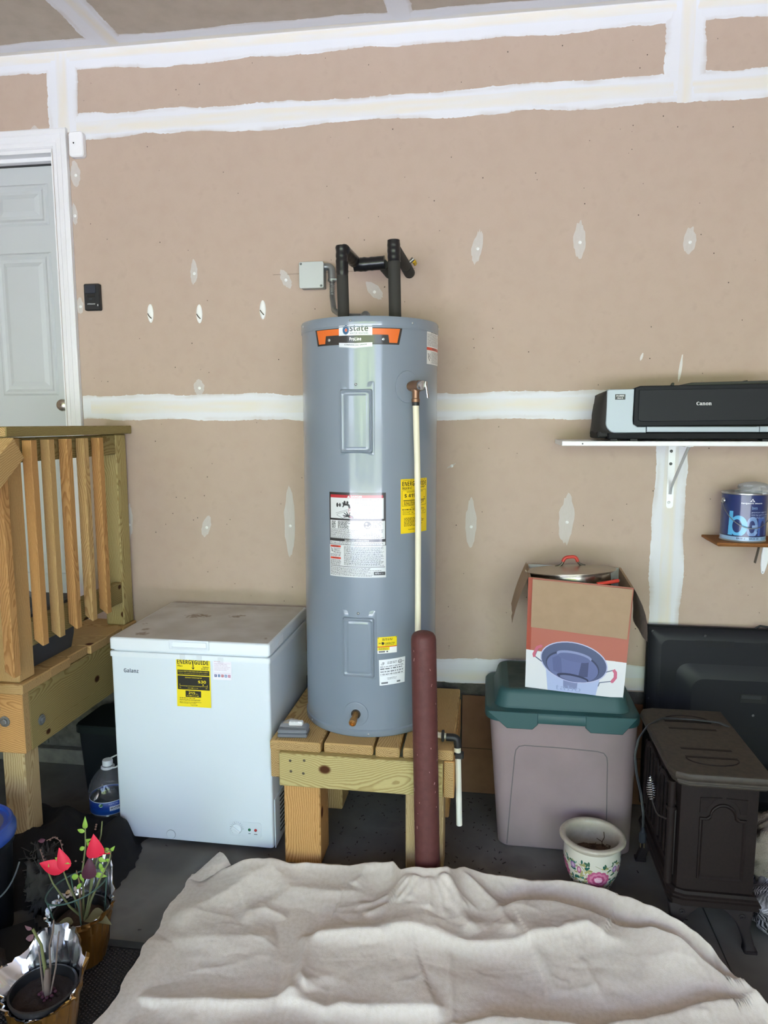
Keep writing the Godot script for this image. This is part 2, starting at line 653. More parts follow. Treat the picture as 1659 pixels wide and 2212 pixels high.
func dab(called: String, parent: Node3D, at: Vector3, rx: float, ry: float, rot: float, sd: float, tone: Color, dot := true):
	var b := B.new()
	var rows := []
	var cs := []
	for i in 6:
		var row := PackedVector3Array()
		var ck := PackedColorArray()
		var k := maxf(i / 5.0, 0.001)
		for s in 30:
			var a := TAU * s / 30
			var r := 1.0 + 0.22 * nz.get_noise_2d(cos(a) * 2.0 + sd, sin(a) * 2.0) + 0.10 * nz.get_noise_2d(cos(a) * 9.0, sin(a) * 9.0 + sd)
			var tip := 1.0 - 0.45 * smoothstep(0.2, 1.0, sin(a)) * absf(cos(a))
			var p := Vector2(cos(a) * rx * r * tip, sin(a) * ry * r).rotated(rot) * k
			row.append(at + Vector3(p.x, p.y, 0.0005 + 0.0008 * (1.0 - k * k)))
			var f := nz.get_noise_2d(p.x * 90 + sd, p.y * 90) * 0.12
			ck.append(tone.lerp(Color(0.76, 0.76, 0.77), clampf(f + 0.10, 0, 1)))
		rows.append(row); cs.append(ck)
	b.grid(rows, true, 180.0, null, cs, true)
	var o := obj(called, b, vcol(0.85), parent)
	if dot:
		var q := B.new()
		q.lathe([Vector2(0.007, 0.0), Vector2(0.006, 0.0012), Vector2(0.001, 0.0014)], at + Vector3(0.002, -ry * 0.15, 0.001), 12, Basis(Vector3.RIGHT, PI / 2), 80)
		obj("filled_screw_head", q, M("e9e9e6", 0.85), o)

func room():
	var drywall := mottled(["b8a393", "baa696", "bca898", "b6a292"], [0.0, 0.4, 0.7, 1.0], 0.02, 0.9, 0.88, 0.02, 3.0)
	var b := B.new()
	rbox(b, -1.487, XR, 0.51, CEIL, -0.13, 0)
	rbox(b, XL, -2.42, 0.51, CEIL, -0.13, 0)
	rbox(b, -2.42, -1.487, 2.88, CEIL, -0.13, 0)
	rbox(b, -2.42, -1.487, 0.51, 0.737, -0.13, 0)
	var wall := struct("wall_back", b, drywall)
	tag(wall, "unpainted tan drywall with white taped seams behind the tank")
	# taped seams and skim coat
	var X := Vector3.RIGHT
	var Y := Vector3.UP
	var Z := Vector3.BACK
	strip("joint_compound", wall, Vector3(XL, 0, 0), X, 5.2, Y, 3.186, CEIL, Z, 1.0, 0.013, 0.0015)
	strip("joint_tape", wall, Vector3(XL, 0, 0.001), X, 5.2, Y, 3.232, CEIL, Z, 4.0, 0.002, 0.0012, true)
	strip("joint_compound", wall, Vector3(-1.36, 0, 0), X, 3.3, Y, 2.903, 3.008, Z, 31.0, 0.013, 0.0018)
	strip("joint_tape", wall, Vector3(-1.36, 0, 0.0012), X, 3.3, Y, 2.928, 2.982, Z, 9.0, 0.004, 0.0012, true)
	strip("joint_compound", wall, Vector3(-1.40, 0, 0), X, 2.6, Y, 1.680, 1.793, Z, 51.0, 0.011, 0.0018)
	strip("joint_tape", wall, Vector3(-1.36, 0, 0.0012), X, 2.5, Y, 1.712, 1.768, Z, 54.0, 0.004, 0.0012, true)
	strip("joint_compound", wall, Vector3(-1.40, 0, 0), X, 3.6, Y, 0.512, 0.625, Z, 71.0, 0.010, 0.0015)
	strip("joint_tape", wall, Vector3(-1.40, 0, 0.001), X, 3.6, Y, 0.515, 0.572, Z, 73.0, 0.003, 0.001, true)
	strip("joint_compound", wall, Vector3(-1.415, 2.94, 0.0006), Y, 0.30, X, -0.072, 0.066, Z, 81.0, 0.014, 0.0018)
	strip("joint_tape", wall, Vector3(-1.415, 2.94, 0.0018), Y, 0.33, X, -0.030, 0.026, Z, 84.0, 0.003, 0.0012, true)
	strip("joint_compound", wall, Vector3(1.19, 2.93, 0.0006), Y, 0.34, X, -0.072, 0.066, Z, 91.0, 0.016, 0.0018)
	strip("joint_tape", wall, Vector3(1.19, 2.90, 0.0018), Y, 0.37, X, -0.028, 0.026, Z, 94.0, 0.003, 0.0012, true)
	strip("joint_compound", wall, Vector3(1.205, 0.52, 0.0006), Y, 1.16, X, -0.066, 0.066, Z, 101.0, 0.013, 0.0018)
	strip("joint_tape", wall, Vector3(1.205, 0.52, 0.0018), Y, 1.10, X, -0.026, 0.028, Z, 104.0, 0.003, 0.0012, true)
	# thinly skimmed screw heads
	var pt := [[-0.840, 2.329, 0.016, 0.053, -0.05], [-0.424, 2.287, 0.020, 0.044, 0.5], [-0.036, 2.227, 0.024, 0.048, 0.75], [0.398, 2.392, 0.022, 0.066, -0.18], [0.809, 2.402, 0.025, 0.071, 0.03], [1.235, 2.384, 0.024, 0.052, -0.05], [-1.378, 2.767, 0.024, 0.053, 0.05], [-1.392, 2.595, 0.014, 0.046, 0.05], [-1.389, 2.198, 0.016, 0.036, 0.0], [-1.202, 1.208, 0.021, 0.087, -0.06], [-0.821, 1.198, 0.020, 0.053, -0.3], [-0.425, 1.229, 0.025, 0.162, 0.0], [0.387, 1.233, 0.024, 0.106, 0.0], [0.792, 1.261, 0.031, 0.107, -0.06], [-1.562, 2.957, 0.020, 0.022, 0.0], [-0.834, 1.828, 0.026, 0.034, 0.0], [1.071, 1.934, 0.005, 0.016, -0.3], [1.224, 1.886, 0.006, 0.056, -0.1], [0.30, 1.482, 0.022, 0.004, 0.5]]
	for i in pt.size():
		var p: Array = pt[i]
		dab("spackle_patch", wall, Vector3(p[0], p[1], 0.0002), p[2], p[3], p[4], 3.7 * i, Color(0.545, 0.495, 0.45) if p[2] > 0.008 else Color(0.72, 0.70, 0.67), p[2] > 0.012)
	# nail pricks and specks too many to count
	var specks := B.new()
	for i in 230:
		var x := rng.randf_range(-1.35, 1.6)
		var y := rng.randf_range(0.66, 3.17)
		var r := rng.randf_range(0.0010, 0.0026)
		specks.lathe([Vector2(r, 0), Vector2(0.0004, 0.0006)], Vector3(x, y, 0.0004), 6, Basis(Vector3.RIGHT, PI / 2), 90)
	tag(obj("nail_pricks", specks, M("3a322a", 0.9), wall), "", "", "", "stuff")
	var pencil := B.new()
	pencil.box(Vector3(-0.17, 2.308, 0.0006), Vector3(0.62, 0.0016, 0.0006), 0, Basis(Vector3.BACK, 0.012))
	obj("pencil_line", pencil, M("7d7062", 0.9), wall)
	# foundation under the drywall
	b = B.new()
	rbox(b, XL, XR, -0.1, 0.51, -0.13, -0.012)
	var block := mottled(["4a4843", "5b5852", "69665f"], [0.0, 0.5, 1.0], 0.02, 1.6, 0.95, 0.25, 4.0)
	var base := struct("wall_foundation", b, block)
	tag(base, "grey concrete block foundation under the drywall")
	for row in 2:
		for k in 8:
			b = B.new()
			var x0 := XL + k * 0.405 + (0.2 if row == 1 else 0.0)
			if x0 > -0.4: continue
			rbox(b, x0 + 0.004, x0 + 0.397, 0.085 + row * 0.205, 0.28 + row * 0.205, -0.02, -0.004, 0.003)
			obj("block", b, block, base)
	b = B.new()
	rbox(b, XL, -0.3, 0, 0.075, -0.02, 0.03, 0.004)
	obj("footing_ledge", b, mottled(["5d5b55", "6d6a63", "77746c"], [0.0, 0.5, 1.0], 0.02, 1.6, 0.95), base)
	# floor with saw cut, ceiling, other walls and the wide open doorway
	var conc := mottled(["524f4b", "625f59", "6d6a65", "5b5853"], [0.0, 0.45, 0.75, 1.0], 0.006, 0.7, 0.82, 0.03, 10.0, 21)
	b = B.new()
	rbox(b, XL, 1.216, -0.12, 0, -0.13, ZF + 0.2)
	rbox(b, 1.221, XR, -0.12, 0, -0.13, ZF + 0.2)
	rbox(b, 1.215, 1.222, -0.12, -0.006, -0.13, ZF + 0.2)
	var fl := struct("floor", b, conc)
	tag(fl, "dark grey concrete garage floor with scuffs")
	var bits := B.new()
	for i in 260:
		var p := Vector3(rng.randf_range(-0.95, 1.2), 0.002, rng.randf_range(0.02, 1.25))
		if i > 110: p = Vector3(rng.randf_range(-0.15, 0.55), 0.002, rng.randf_range(0.05, 0.62))
		var bs := Basis(Vector3.UP, rng.randf() * TAU) * Basis(Vector3.RIGHT, rng.randf_range(-0.4, 0.4))
		var l := rng.randf_range(0.003, 0.016)
		bits.box(p, Vector3(l, 0.0012, rng.randf_range(0.0012, 0.004)), 0, bs)
	tag(obj("floor_litter", bits, M("2a1d18", 0.9), fl), "", "", "", "stuff")
	b = B.new()
	rbox(b, XL, XR, CEIL, CEIL + 0.15, -0.13, ZF + 0.2)
	var ce := struct("ceiling", b, mottled(["b0a596", "b7ac9d", "bcb1a2"], [0.0, 0.5, 1.0], 0.02, 0.9, 0.9, 0.02, 3.0, 9))
	tag(ce, "bare drywall ceiling with white taped seams")
	var D := Vector3.DOWN
	strip("joint_compound", ce, Vector3(XL, CEIL, 0), X, 5.2, Z, 0.0, 0.082, D, 111.0, 0.010, 0.0015)
	strip("joint_tape", ce, Vector3(XL, CEIL - 0.001, 0), X, 5.2, Z, 0.0, 0.030, D, 114.0, 0.002, 0.0012, true)
	strip("joint_compound", ce, Vector3(-1.155, CEIL - 0.0006, 0.02), Z, 1.6, X, -0.09, 0.055, D, 121.0, 0.016, 0.0018)
	strip("joint_tape", ce, Vector3(-1.155, CEIL - 0.0018, 0.02), Z, 1.6, X, -0.028, 0.028, D, 124.0, 0.003, 0.0012, true)
	strip("joint_compound", ce, Vector3(0.085, CEIL - 0.0006, 0.02), Z, 1.6, X, -0.05, 0.045, D, 131.0, 0.012, 0.0018)
	b = B.new()
	rbox(b, XL - 0.15, XL, -0.12, CEIL + 0.15, -0.13, ZF + 0.2)
	struct("wall_left", b, drywall)
	b = B.new()
	rbox(b, XR, XR + 0.15, -0.12, CEIL + 0.15, -0.13, ZF + 0.2)
	struct("wall_right", b, drywall)
	b = B.new()
	rbox(b, XL, -2.5, 0, CEIL, ZF, ZF + 0.2)
	rbox(b, 2.9, XR, 0, CEIL, ZF, ZF + 0.2)
	rbox(b, -2.5, 2.9, 2.75, CEIL, ZF, ZF + 0.2)
	struct("wall_front", b, drywall)
	b = B.new()
	rbox(b, -12, 12, -0.2, -0.02, ZF + 0.2, ZF + 9)
	struct("driveway", b, mottled(["b4b5b9", "bfc0c4", "c7c8cc"], [0.0, 0.5, 1.0], 0.02, 0.5, 0.9))
	b = B.new()
	rbox(b, -40, 40, -0.3, -0.05, ZF + 9, ZF + 45)
	struct("lawn", b, mottled(["5a6448", "667052", "727c5c"], [0.0, 0.5, 1.0], 0.03, 0.4, 0.95))
	# trees across the road, seen only as a green streak mirrored in the tank
	b = B.new()
	for i in 7:
		var l := lump(Vector3(-4.6 + i * 1.5, 2.6 + 0.5 * sin(i * 2.1), 19.0 + cos(i * 1.7)), Vector3(1.25, 2.6, 1.2), 0.35, i * 5.0, 2.5, 26, 16)
		var k := b.v.size()
		b.v.append_array(l.v); b.n.append_array(l.n); b.t.append_array(l.t); b.c.append_array(l.c)
		for q in l.ix: b.ix.append(q + k)
	tag(obj("hedge", b, mottled(["6f8456", "87986a", "9fae84"], [0.0, 0.5, 1.0], 0.05, 1.0, 0.9)), "", "", "", "structure")

# ---------------------------------------------------------------- the entry door
func door():
	var white := M("e8e8ea", 0.5)
	var b := B.new()
	rbox(b, -2.40, -1.49, 0.765, 2.858, -0.125, -0.085, 0.002)
	var d := struct("door_1", b, M("c0c4c5", 0.55))
	tag(d, "pale grey panelled house door beside the drywall")
	var panel := M("c0c4c5", 0.5)
	# panels pressed in: a sunk moulding round a raised field
	for col in [[-1.86, -1.572], [-2.32, -2.03]]:
		for row in [[2.578, 2.762], [1.80, 2.458], [0.93, 1.62]]:
			b = B.new()
			var x0: float = col[0]; var x1: float = col[1]; var y0: float = row[0]; var y1: float = row[1]
			var rings := []
			for pr in [[0.0, 0.0005], [0.008, 0.007], [0.018, 0.008], [0.030, 0.0008], [0.044, 0.0008], [0.064, 0.008]]:
				var i: float = pr[0]
				var z: float = -0.085 + pr[1]
				rings.append(PackedVector3Array([Vector3(x0 + i, y0 + i, z), Vector3(x1 - i, y0 + i, z), Vector3(x1 - i, y1 - i, z), Vector3(x0 + i, y1 - i, z)]))
			b.loft(rings, false, true, 10.0)
			obj("panel", b, panel, d)
	b = B.new()
	var kb := Basis(Vector3.RIGHT, PI / 2)
	b.lathe([Vector2(0.033, 0.0), Vector2(0.033, 0.004), Vector2(0.027, 0.009), Vector2(0.013, 0.012), Vector2(0.012, 0.028), Vector2(0.018, 0.034), Vector2(0.026, 0.042), Vector2(0.028, 0.052), Vector2(0.025, 0.060), Vector2(0.016, 0.064), Vector2(0.0155, 0.0635), Vector2(0.008, 0.066), Vector2(0.001, 0.066)], Vector3(-1.526, 1.752, -0.085), 28, kb)
	var kn := obj("door_knob", b, M("b9b2a6", 0.28, 1.0), d)
	b = B.new()
	b.box(Vector3(-1.526, 1.752, -0.0188), Vector3(0.002, 0.009, 0.001), 0)
	obj("keyhole", b, M("1c1b1a", 0.6), kn)
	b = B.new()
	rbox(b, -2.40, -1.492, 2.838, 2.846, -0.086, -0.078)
	obj("gap_shade_strip", b, M("2b2c2e", 0.8), d)  # dark strip put in for the shadow of the gap above the door
	# jamb, stop and casing
	b = B.new()
	rbox(b, -1.49, -1.484, 0.74, 2.868, -0.13, 0.002)
	rbox(b, -2.42, -1.484, 2.862, 2.878, -0.13, 0.002)
	rbox(b, -2.42, -2.405, 0.74, 2.868, -0.13, 0.002)
	rbox(b, -1.502, -1.49, 0.765, 2.855, -0.08, -0.045, 0.001)
	rbox(b, -2.40, -1.50, 2.845, 2.862, -0.08, -0.045, 0.001)
	rbox(b, -2.42, -1.484, 0.738, 0.766, -0.13, 0.04, 0.002)
	struct("trim_1", b, white)
	b = B.new()
	var prof := [[0.0, 0.0], [0.0, 0.020], [0.004, 0.023], [0.018, 0.023], [0.022, 0.018], [0.040, 0.015], [0.044, 0.011], [0.056, 0.010], [0.061, 0.004], [0.062, 0.0]]
	# right leg and head of the casing, mitred
	var legr := []
	for y in [0.74, 2.878]:
		var row := PackedVector3Array()
		for p in prof:
			var x: float = -1.403 - p[0] * 1.25
			row.append(Vector3(x, y + (0.0 if y < 1 else (0.062 * 1.25 - p[0] * 1.25)), p[1] + 0.001))
		legr.append(row)
	b.grid(legr, false, 20.0, null, null, true)
	var head := []
	for x in [-2.50, -1.4805]:
		var row := PackedVector3Array()
		for p in prof: row.append(Vector3(x + (0.0 if x < -2 else 0.0775 - p[0] * 1.25), 2.9555 - p[0] * 1.25, p[1] + 0.001))
		head.append(row)
	b.grid(head, false, 20.0, null, null, false)
	var legl := []
	for y in [0.74, 2.878]:
		var row := PackedVector3Array()
		for p in prof: row.append(Vector3(-2.50 + p[0] * 1.25, y + (0.0 if y < 1 else (0.062 * 1.25 - p[0] * 1.25)), p[1] + 0.001))
		legl.append(row)
	b.grid(legl, false, 20.0)
	struct("trim_2", b, white)

# ---------------------------------------------------------------- wooden landing with its railing
func deck():
	var lab := "pine landing before the house door on posts, bolted rim boards"
	var t := thing("landing", lab, "landing", Vector3(-1.9, 0, 0.45))
	# decking, boards running along the wall, ends not quite in line
	var zs := [0.003, 0.130, 0.268, 0.405, 0.552, 0.690, 0.862]
	var over := [0.006, 0.002, 0.008, -0.004, 0.012, 0.016]
	for i in 6:
		board("deck_board", t, Vector3(-2.5, 0.702, zs[i] + 0.002), Vector3(-1.19 + over[i], 0.740, zs[i + 1] - 0.002), "deck" + str(i % 2), 0.004)
	var rj := board("rim_joist", t, Vector3(-1.228, 0.467, 0.004), Vector3(-1.190, 0.701, 0.803), "olive0", 0.003, Basis.IDENTITY, 0.05)
	var fa := board("fascia", t, Vector3(-2.5, 0.471, 0.804), Vector3(-1.190, 0.701, 0.842), "orange0", 0.003, Basis.IDENTITY, 0.3)
	for s in 2:
		var b := B.new()
		var at := Vector3(-1.264, 0.592, 0.8425) if s == 0 else Vector3(-1.1895, 0.560, 0.742)
		var bs := Basis(Vector3.RIGHT, PI / 2) if s == 0 else Basis(Vector3.BACK, -PI / 2)
		b.lathe([Vector2(0.020, 0), Vector2(0.020, 0.0025), Vector2(0.0115, 0.003)], at, 24, bs)
		b.lathe([Vector2(0.0125, 0.003), Vector2(0.0125, 0.009), Vector2(0.010, 0.0105), Vector2(0.001, 0.0105)], at, 6, bs, 20)
		obj("bolt", b, M("8f9090", 0.45, 0.8), fa if s == 0 else rj)
	board("leg", t, Vector3(-1.318, 0.0, 0.712), Vector3(-1.229, 0.70, 0.801), "pale0", 0.005, Basis.IDENTITY, 0.5)
	board("joist", t, Vector3(-1.75, 0.48, 0.01), Vector3(-1.712, 0.70, 0.80), "deck1")
	# railing along the open side
	t = thing("railing", "pine railing with square balusters and flat cap on the landing edge", "railing", Vector3(-1.23, 0.74, 0.45))
	board("post", t, Vector3(-1.281, 0.741, 0.757), Vector3(-1.192, 1.618, 0.846), "deck1", 0.005)
	board("post", t, Vector3(-1.281, 0.741, 0.012), Vector3(-1.192, 1.618, 0.101), "green0", 0.005)
	board("cap", t, Vector3(-1.305, 1.620, 0.004), Vector3(-1.165, 1.656, 0.866), "olive1", 0.003)
	board("top_rail", t, Vector3(-1.232, 1.528, 0.102), Vector3(-1.194, 1.616, 0.756), "olive0")
	board("bottom_rail", t, Vector3(-1.232, 0.850, 0.102), Vector3(-1.194, 0.945, 0.756), "olive0")
	var bt := ["orange1", "deck1", "orange0", "deck0", "orange0"]
	for i in 5:
		var z: float = [0.735, 0.630, 0.516, 0.400, 0.287][i]
		baluster("baluster", t, Vector3(-1.173, 0.852, z), 0.755, bt[i])
	# start of the stair rail beyond the near post
	t = thing("stair_railing", "sloping pine stair handrail cut off by the left edge, with balusters", "railing", Vector3(-1.23, 0.5, 1.2))
	var b := B.new()
	var e := B.new()
	var bs := Basis(Vector3.RIGHT, 0.62)
	b.box(Vector3(-1.137, 1.265, 1.315), Vector3(0.038, 0.089, 1.10), 0.003, bs, 2, Vector2(0.2, 0.05), e)
	obj("handrail", b, W["deck0"], t, e, end_mat)
	for i in 4:
		var z := 0.898 + i * 0.115
		baluster("baluster", t, Vector3(-1.177, 0.787 - i * 0.082, z), 0.765, ["orange0", "orange1", "deck0", "orange0"][i])
	b = B.new(); e = B.new()
	b.box(Vector3(-1.33, 0.34, 1.18), Vector3(0.038, 0.21, 0.95), 0.003, bs, 2, Vector2(0.6, 0.1), e)
	obj("stringer", b, W["pale0"], t, e, end_mat)
	b = B.new(); e = B.new()
	# carrier left on the landing
	var c := thing("pet_carrier", "dark grey plastic carrier with open top behind the balusters", "carrier", Vector3(-1.42, 0.741, 0.57))
	var rings := []
	for q in [[0.741, 0.94], [0.80, 1.0], [0.90, 1.03], [0.915, 1.08], [0.955, 1.08], [0.96, 1.02]]: rings.append(rr_ring(Vector3(-1.39, q[0], 0.56), 0.145 * q[1], 0.165 * q[1], 0.03))
	b.loft(rings, true, false)
	var inner := []
	for q in [[0.96, 1.02], [0.93, 0.9], [0.90, 0.86]]: inner.append(rr_ring(Vector3(-1.39, q[0], 0.56), 0.145 * q[1], 0.165 * q[1], 0.03))
	b.loft(inner, false, true)
	obj("tub", b, M("3f4348", 0.55), c)
	b = B.new()
	b.tube([Vector3(-1.52, 0.965, 0.52), Vector3(-1.50, 1.0, 0.53), Vector3(-1.44, 1.012, 0.55), Vector3(-1.36, 1.012, 0.57), Vector3(-1.29, 1.0, 0.60), Vector3(-1.27, 0.965, 0.60)], 0.010, 8)
	obj("handle", b, M("6d7176", 0.5), c)
	b = B.new()
	rbox(b, -1.262, -1.252, 0.93, 0.945, 0.44, 0.49, 0.002)
	obj("latch", b, M("d9d9d6", 0.5), c)

# square baluster, its foot cut on a slant
func baluster(called: String, parent: Node3D, foot: Vector3, h: float, tone: String):
	var b := B.new()
	var r := 0.0185
	var lo := [Vector3(-r, 0.024, r), Vector3(r, 0, r), Vector3(r, 0, -r), Vector3(-r, 0.024, -r)]
	var uo := Vector2(rng.randf(), rng.randf() * 0.2)
	for s in 4:
		var p: Vector3 = foot + lo[s]
		var q: Vector3 = foot + lo[(s + 1) % 4]
		var c := 0.003
		var along := (q - p); along.y = 0
		var dir := along.normalized() * c
		var p1 := Vector3(p.x, foot.y + h, p.z)
		var q1 := Vector3(q.x, foot.y + h, q.z)
		b.quad(p + dir, q - dir, q1 - dir, p1 + dir, uo + Vector2(0, s * 0.04), uo + Vector2(0, s * 0.04 + 0.035), uo + Vector2(h, s * 0.04 + 0.035), uo + Vector2(h, s * 0.04))
		var nx: Vector3 = foot + lo[(s + 2) % 4]
		var al2 := nx - q; al2.y = 0
		var d2 := al2.normalized() * c
		b.quad(q - dir, q + d2, q1 + d2, q1 - dir, uo, uo + Vector2(0, 0.004), uo + Vector2(h, 0.004), uo + Vector2(h, 0))
	var e := B.new()
	e.quad(foot + lo[0], foot + lo[3], foot + lo[2], foot + lo[1], Vector2(0, 0), Vector2(0.04, 0), Vector2(0.04, 0.04), Vector2(0, 0.04))
	var u := Vector3(0, h, 0)
	e.quad(foot + Vector3(-r, h, r), foot + Vector3(r, h, r), foot + Vector3(r, h, -r), foot + Vector3(-r, h, -r))
	return obj(called, b, W[tone], parent, e, end_mat)

# rounded rectangle round a centre, counter-clockwise from above
func rr_ring(at: Vector3, hx: float, hz: float, r: float, seg := 6) -> PackedVector3Array:
	var out := PackedVector3Array()
	for k in 4:
		var cx := (hx - r) * (1.0 if k == 0 or k == 1 else -1.0)
		var cz := (hz - r) * (1.0 if k == 0 or k == 3 else -1.0)
		for s in seg + 1:
			var a := k * PI / 2 + PI / 2 * s / seg
			out.append(at + Vector3(cx + sin(a) * r, 0, cz + cos(a) * r))
	return out

# ---------------------------------------------------------------- timber stand
func stand():
	var t := thing("heater_stand", "low pine stand of planks on square posts under the water heater", "stand", Vector3(0.015, 0, 0.35))
	var xs := [[-0.327, -0.135], [-0.123, 0.060], [0.070, 0.158], [0.170, 0.352]]
	for i in 4:
		board("plank", t, Vector3(xs[i][0], 0.461, 0.045), Vector3(xs[i][1], 0.499, 0.662 - 0.006 * (i % 2)), "deck" + str(i % 2), 0.005)
	board("side_rail", t, Vector3(-0.328, 0.350, 0.06), Vector3(-0.290, 0.459, 0.650), "deck1")
	board("side_rail", t, Vector3(0.318, 0.320, 0.06), Vector3(0.356, 0.459, 0.655), "orange0")
	board("front_rail", t, Vector3(-0.288, 0.333, 0.640), Vector3(0.316, 0.460, 0.678), "green0", 0.003, Basis.IDENTITY, 0.02)
	board("back_rail", t, Vector3(-0.288, 0.333, 0.06), Vector3(0.316, 0.460, 0.098), "deck1")
	board("leg", t, Vector3(-0.284, 0, 0.500), Vector3(-0.144, 0.459, 0.638), "orange0", 0.005)
	board("leg", t, Vector3(0.178, 0, 0.500), Vector3(0.317, 0.459, 0.638), "pale1", 0.005)
	board("leg", t, Vector3(-0.284, 0, 0.10), Vector3(-0.144, 0.459, 0.24), "deck0", 0.005)
	board("leg", t, Vector3(0.178, 0, 0.10), Vector3(0.317, 0.459, 0.24), "orange1", 0.005)
	var b := B.new()
	for p in [[-0.245, 0.433], [-0.192, 0.437], [-0.243, 0.392], [-0.196, 0.387]]:
		b.lathe([Vector2(0.005, 0), Vector2(0.0045, 0.0006), Vector2(0.001, 0.0007)], Vector3(p[0], p[1], 0.678), 10, Basis(Vector3.RIGHT, PI / 2), 80)
	tag(obj("nail_heads", b, M("3a3128", 0.6), t), "", "", "", "stuff")
	# a small hard case left on the corner plank, with a wrapped bundle on it
	var c := thing("hard_case", "small flat grey plastic case lying on the stand's left plank", "case", Vector3(-0.25, 0.5, 0.59))
	b = B.new()
	var bs := Basis(Vector3.UP, 0.10)
	b.box(Vector3(-0.252, 0.5075, 0.600), Vector3(0.112, 0.015, 0.070), 0.004, bs)
	obj("case_base", b, M("6c7076", 0.5), c)
	b = B.new()
	b.box(Vector3(-0.252, 0.5225, 0.600), Vector3(0.112, 0.014, 0.070), 0.005, bs)
	obj("case_lid", b, M("777b81", 0.5), c)
	c = thing("wrapped_parts", "clear bag of white fittings lying on top of the grey case", "bag", Vector3(-0.255, 0.53, 0.58))
	b = B.new()
	b.box(Vector3(-0.245, 0.541, 0.590), Vector3(0.052, 0.016, 0.022), 0.003, Basis(Vector3.UP, 0.1))
	obj("white_block", b, M("f0f0ee", 0.4), c)
	b = B.new()
	var rows := []
	for i in 9:
		var row := PackedVector3Array()
		for j in 7:
			var q := Vector2(i / 8.0 - 0.5, j / 6.0 - 0.5)
			row.append(Vector3(-0.256 + q.x * 0.105, 0.5315 + 0.024 * (1 - 4 * q.x * q.x) * (1 - 4 * q.y * q.y) + nz.get_noise_2d(q.x * 9, q.y * 9 + 40) * 0.004, 0.588 + q.y * 0.048))
		rows.append(row)
	b.grid(rows)
	obj("clear_film", b, film(), c)

func film(alpha := 0.2) -> StandardMaterial3D:
	var key := "film %.2f" % alpha
	if mat_cache.has(key): return mat_cache[key]
	var m := StandardMaterial3D.new()
	m.transparency = BaseMaterial3D.TRANSPARENCY_ALPHA
	m.albedo_color = Color(0.9, 0.9, 0.9, alpha)
	m.roughness = 0.15
	mat_cache[key] = m
	return m

# ---------------------------------------------------------------- water heater
const TC := Vector3(0, 0, 0.3267)
const TR := 0.2593

func on_tank(deg: float, y: float, off := 0.0) -> Vector3:
	var a := deg_to_rad(deg)
	return Vector3(TC.x + sin(a) * (TR + off), y, TC.z + cos(a) * (TR + off))

# a thin sheet bent round the tank; fl and fr give the angle of its left and right edges at height fraction v, fb and ft its bottom and top
func bend_round(b: B, a0: float, a1: float, y0: float, y1: float, off: float, slant := 0.0, peak := 0.0, nx := 20, ny := 4, tilt := 0.0):
	var rows := []
	var uvs := []
	for r in ny + 1:
		var v := float(r) / ny
		var row := PackedVector3Array()
		var ur := PackedVector2Array()
		for s in nx + 1:
			var u := float(s) / nx
			var ins := slant * (1.0 - v)
			var a := lerpf(a0 + ins, a1 - ins, u)
			var pk := peak * (1.0 - absf(u - 0.5) * 2.0)
			var y := lerpf(y0 - pk, y1 + pk, v) + tilt * (u - 0.5)
			row.append(on_tank(a, y, off))
			ur.append(Vector2(u, 1.0 - v))
		rows.append(row); uvs.append(ur)
	b.grid(rows, false, 180.0, uvs)

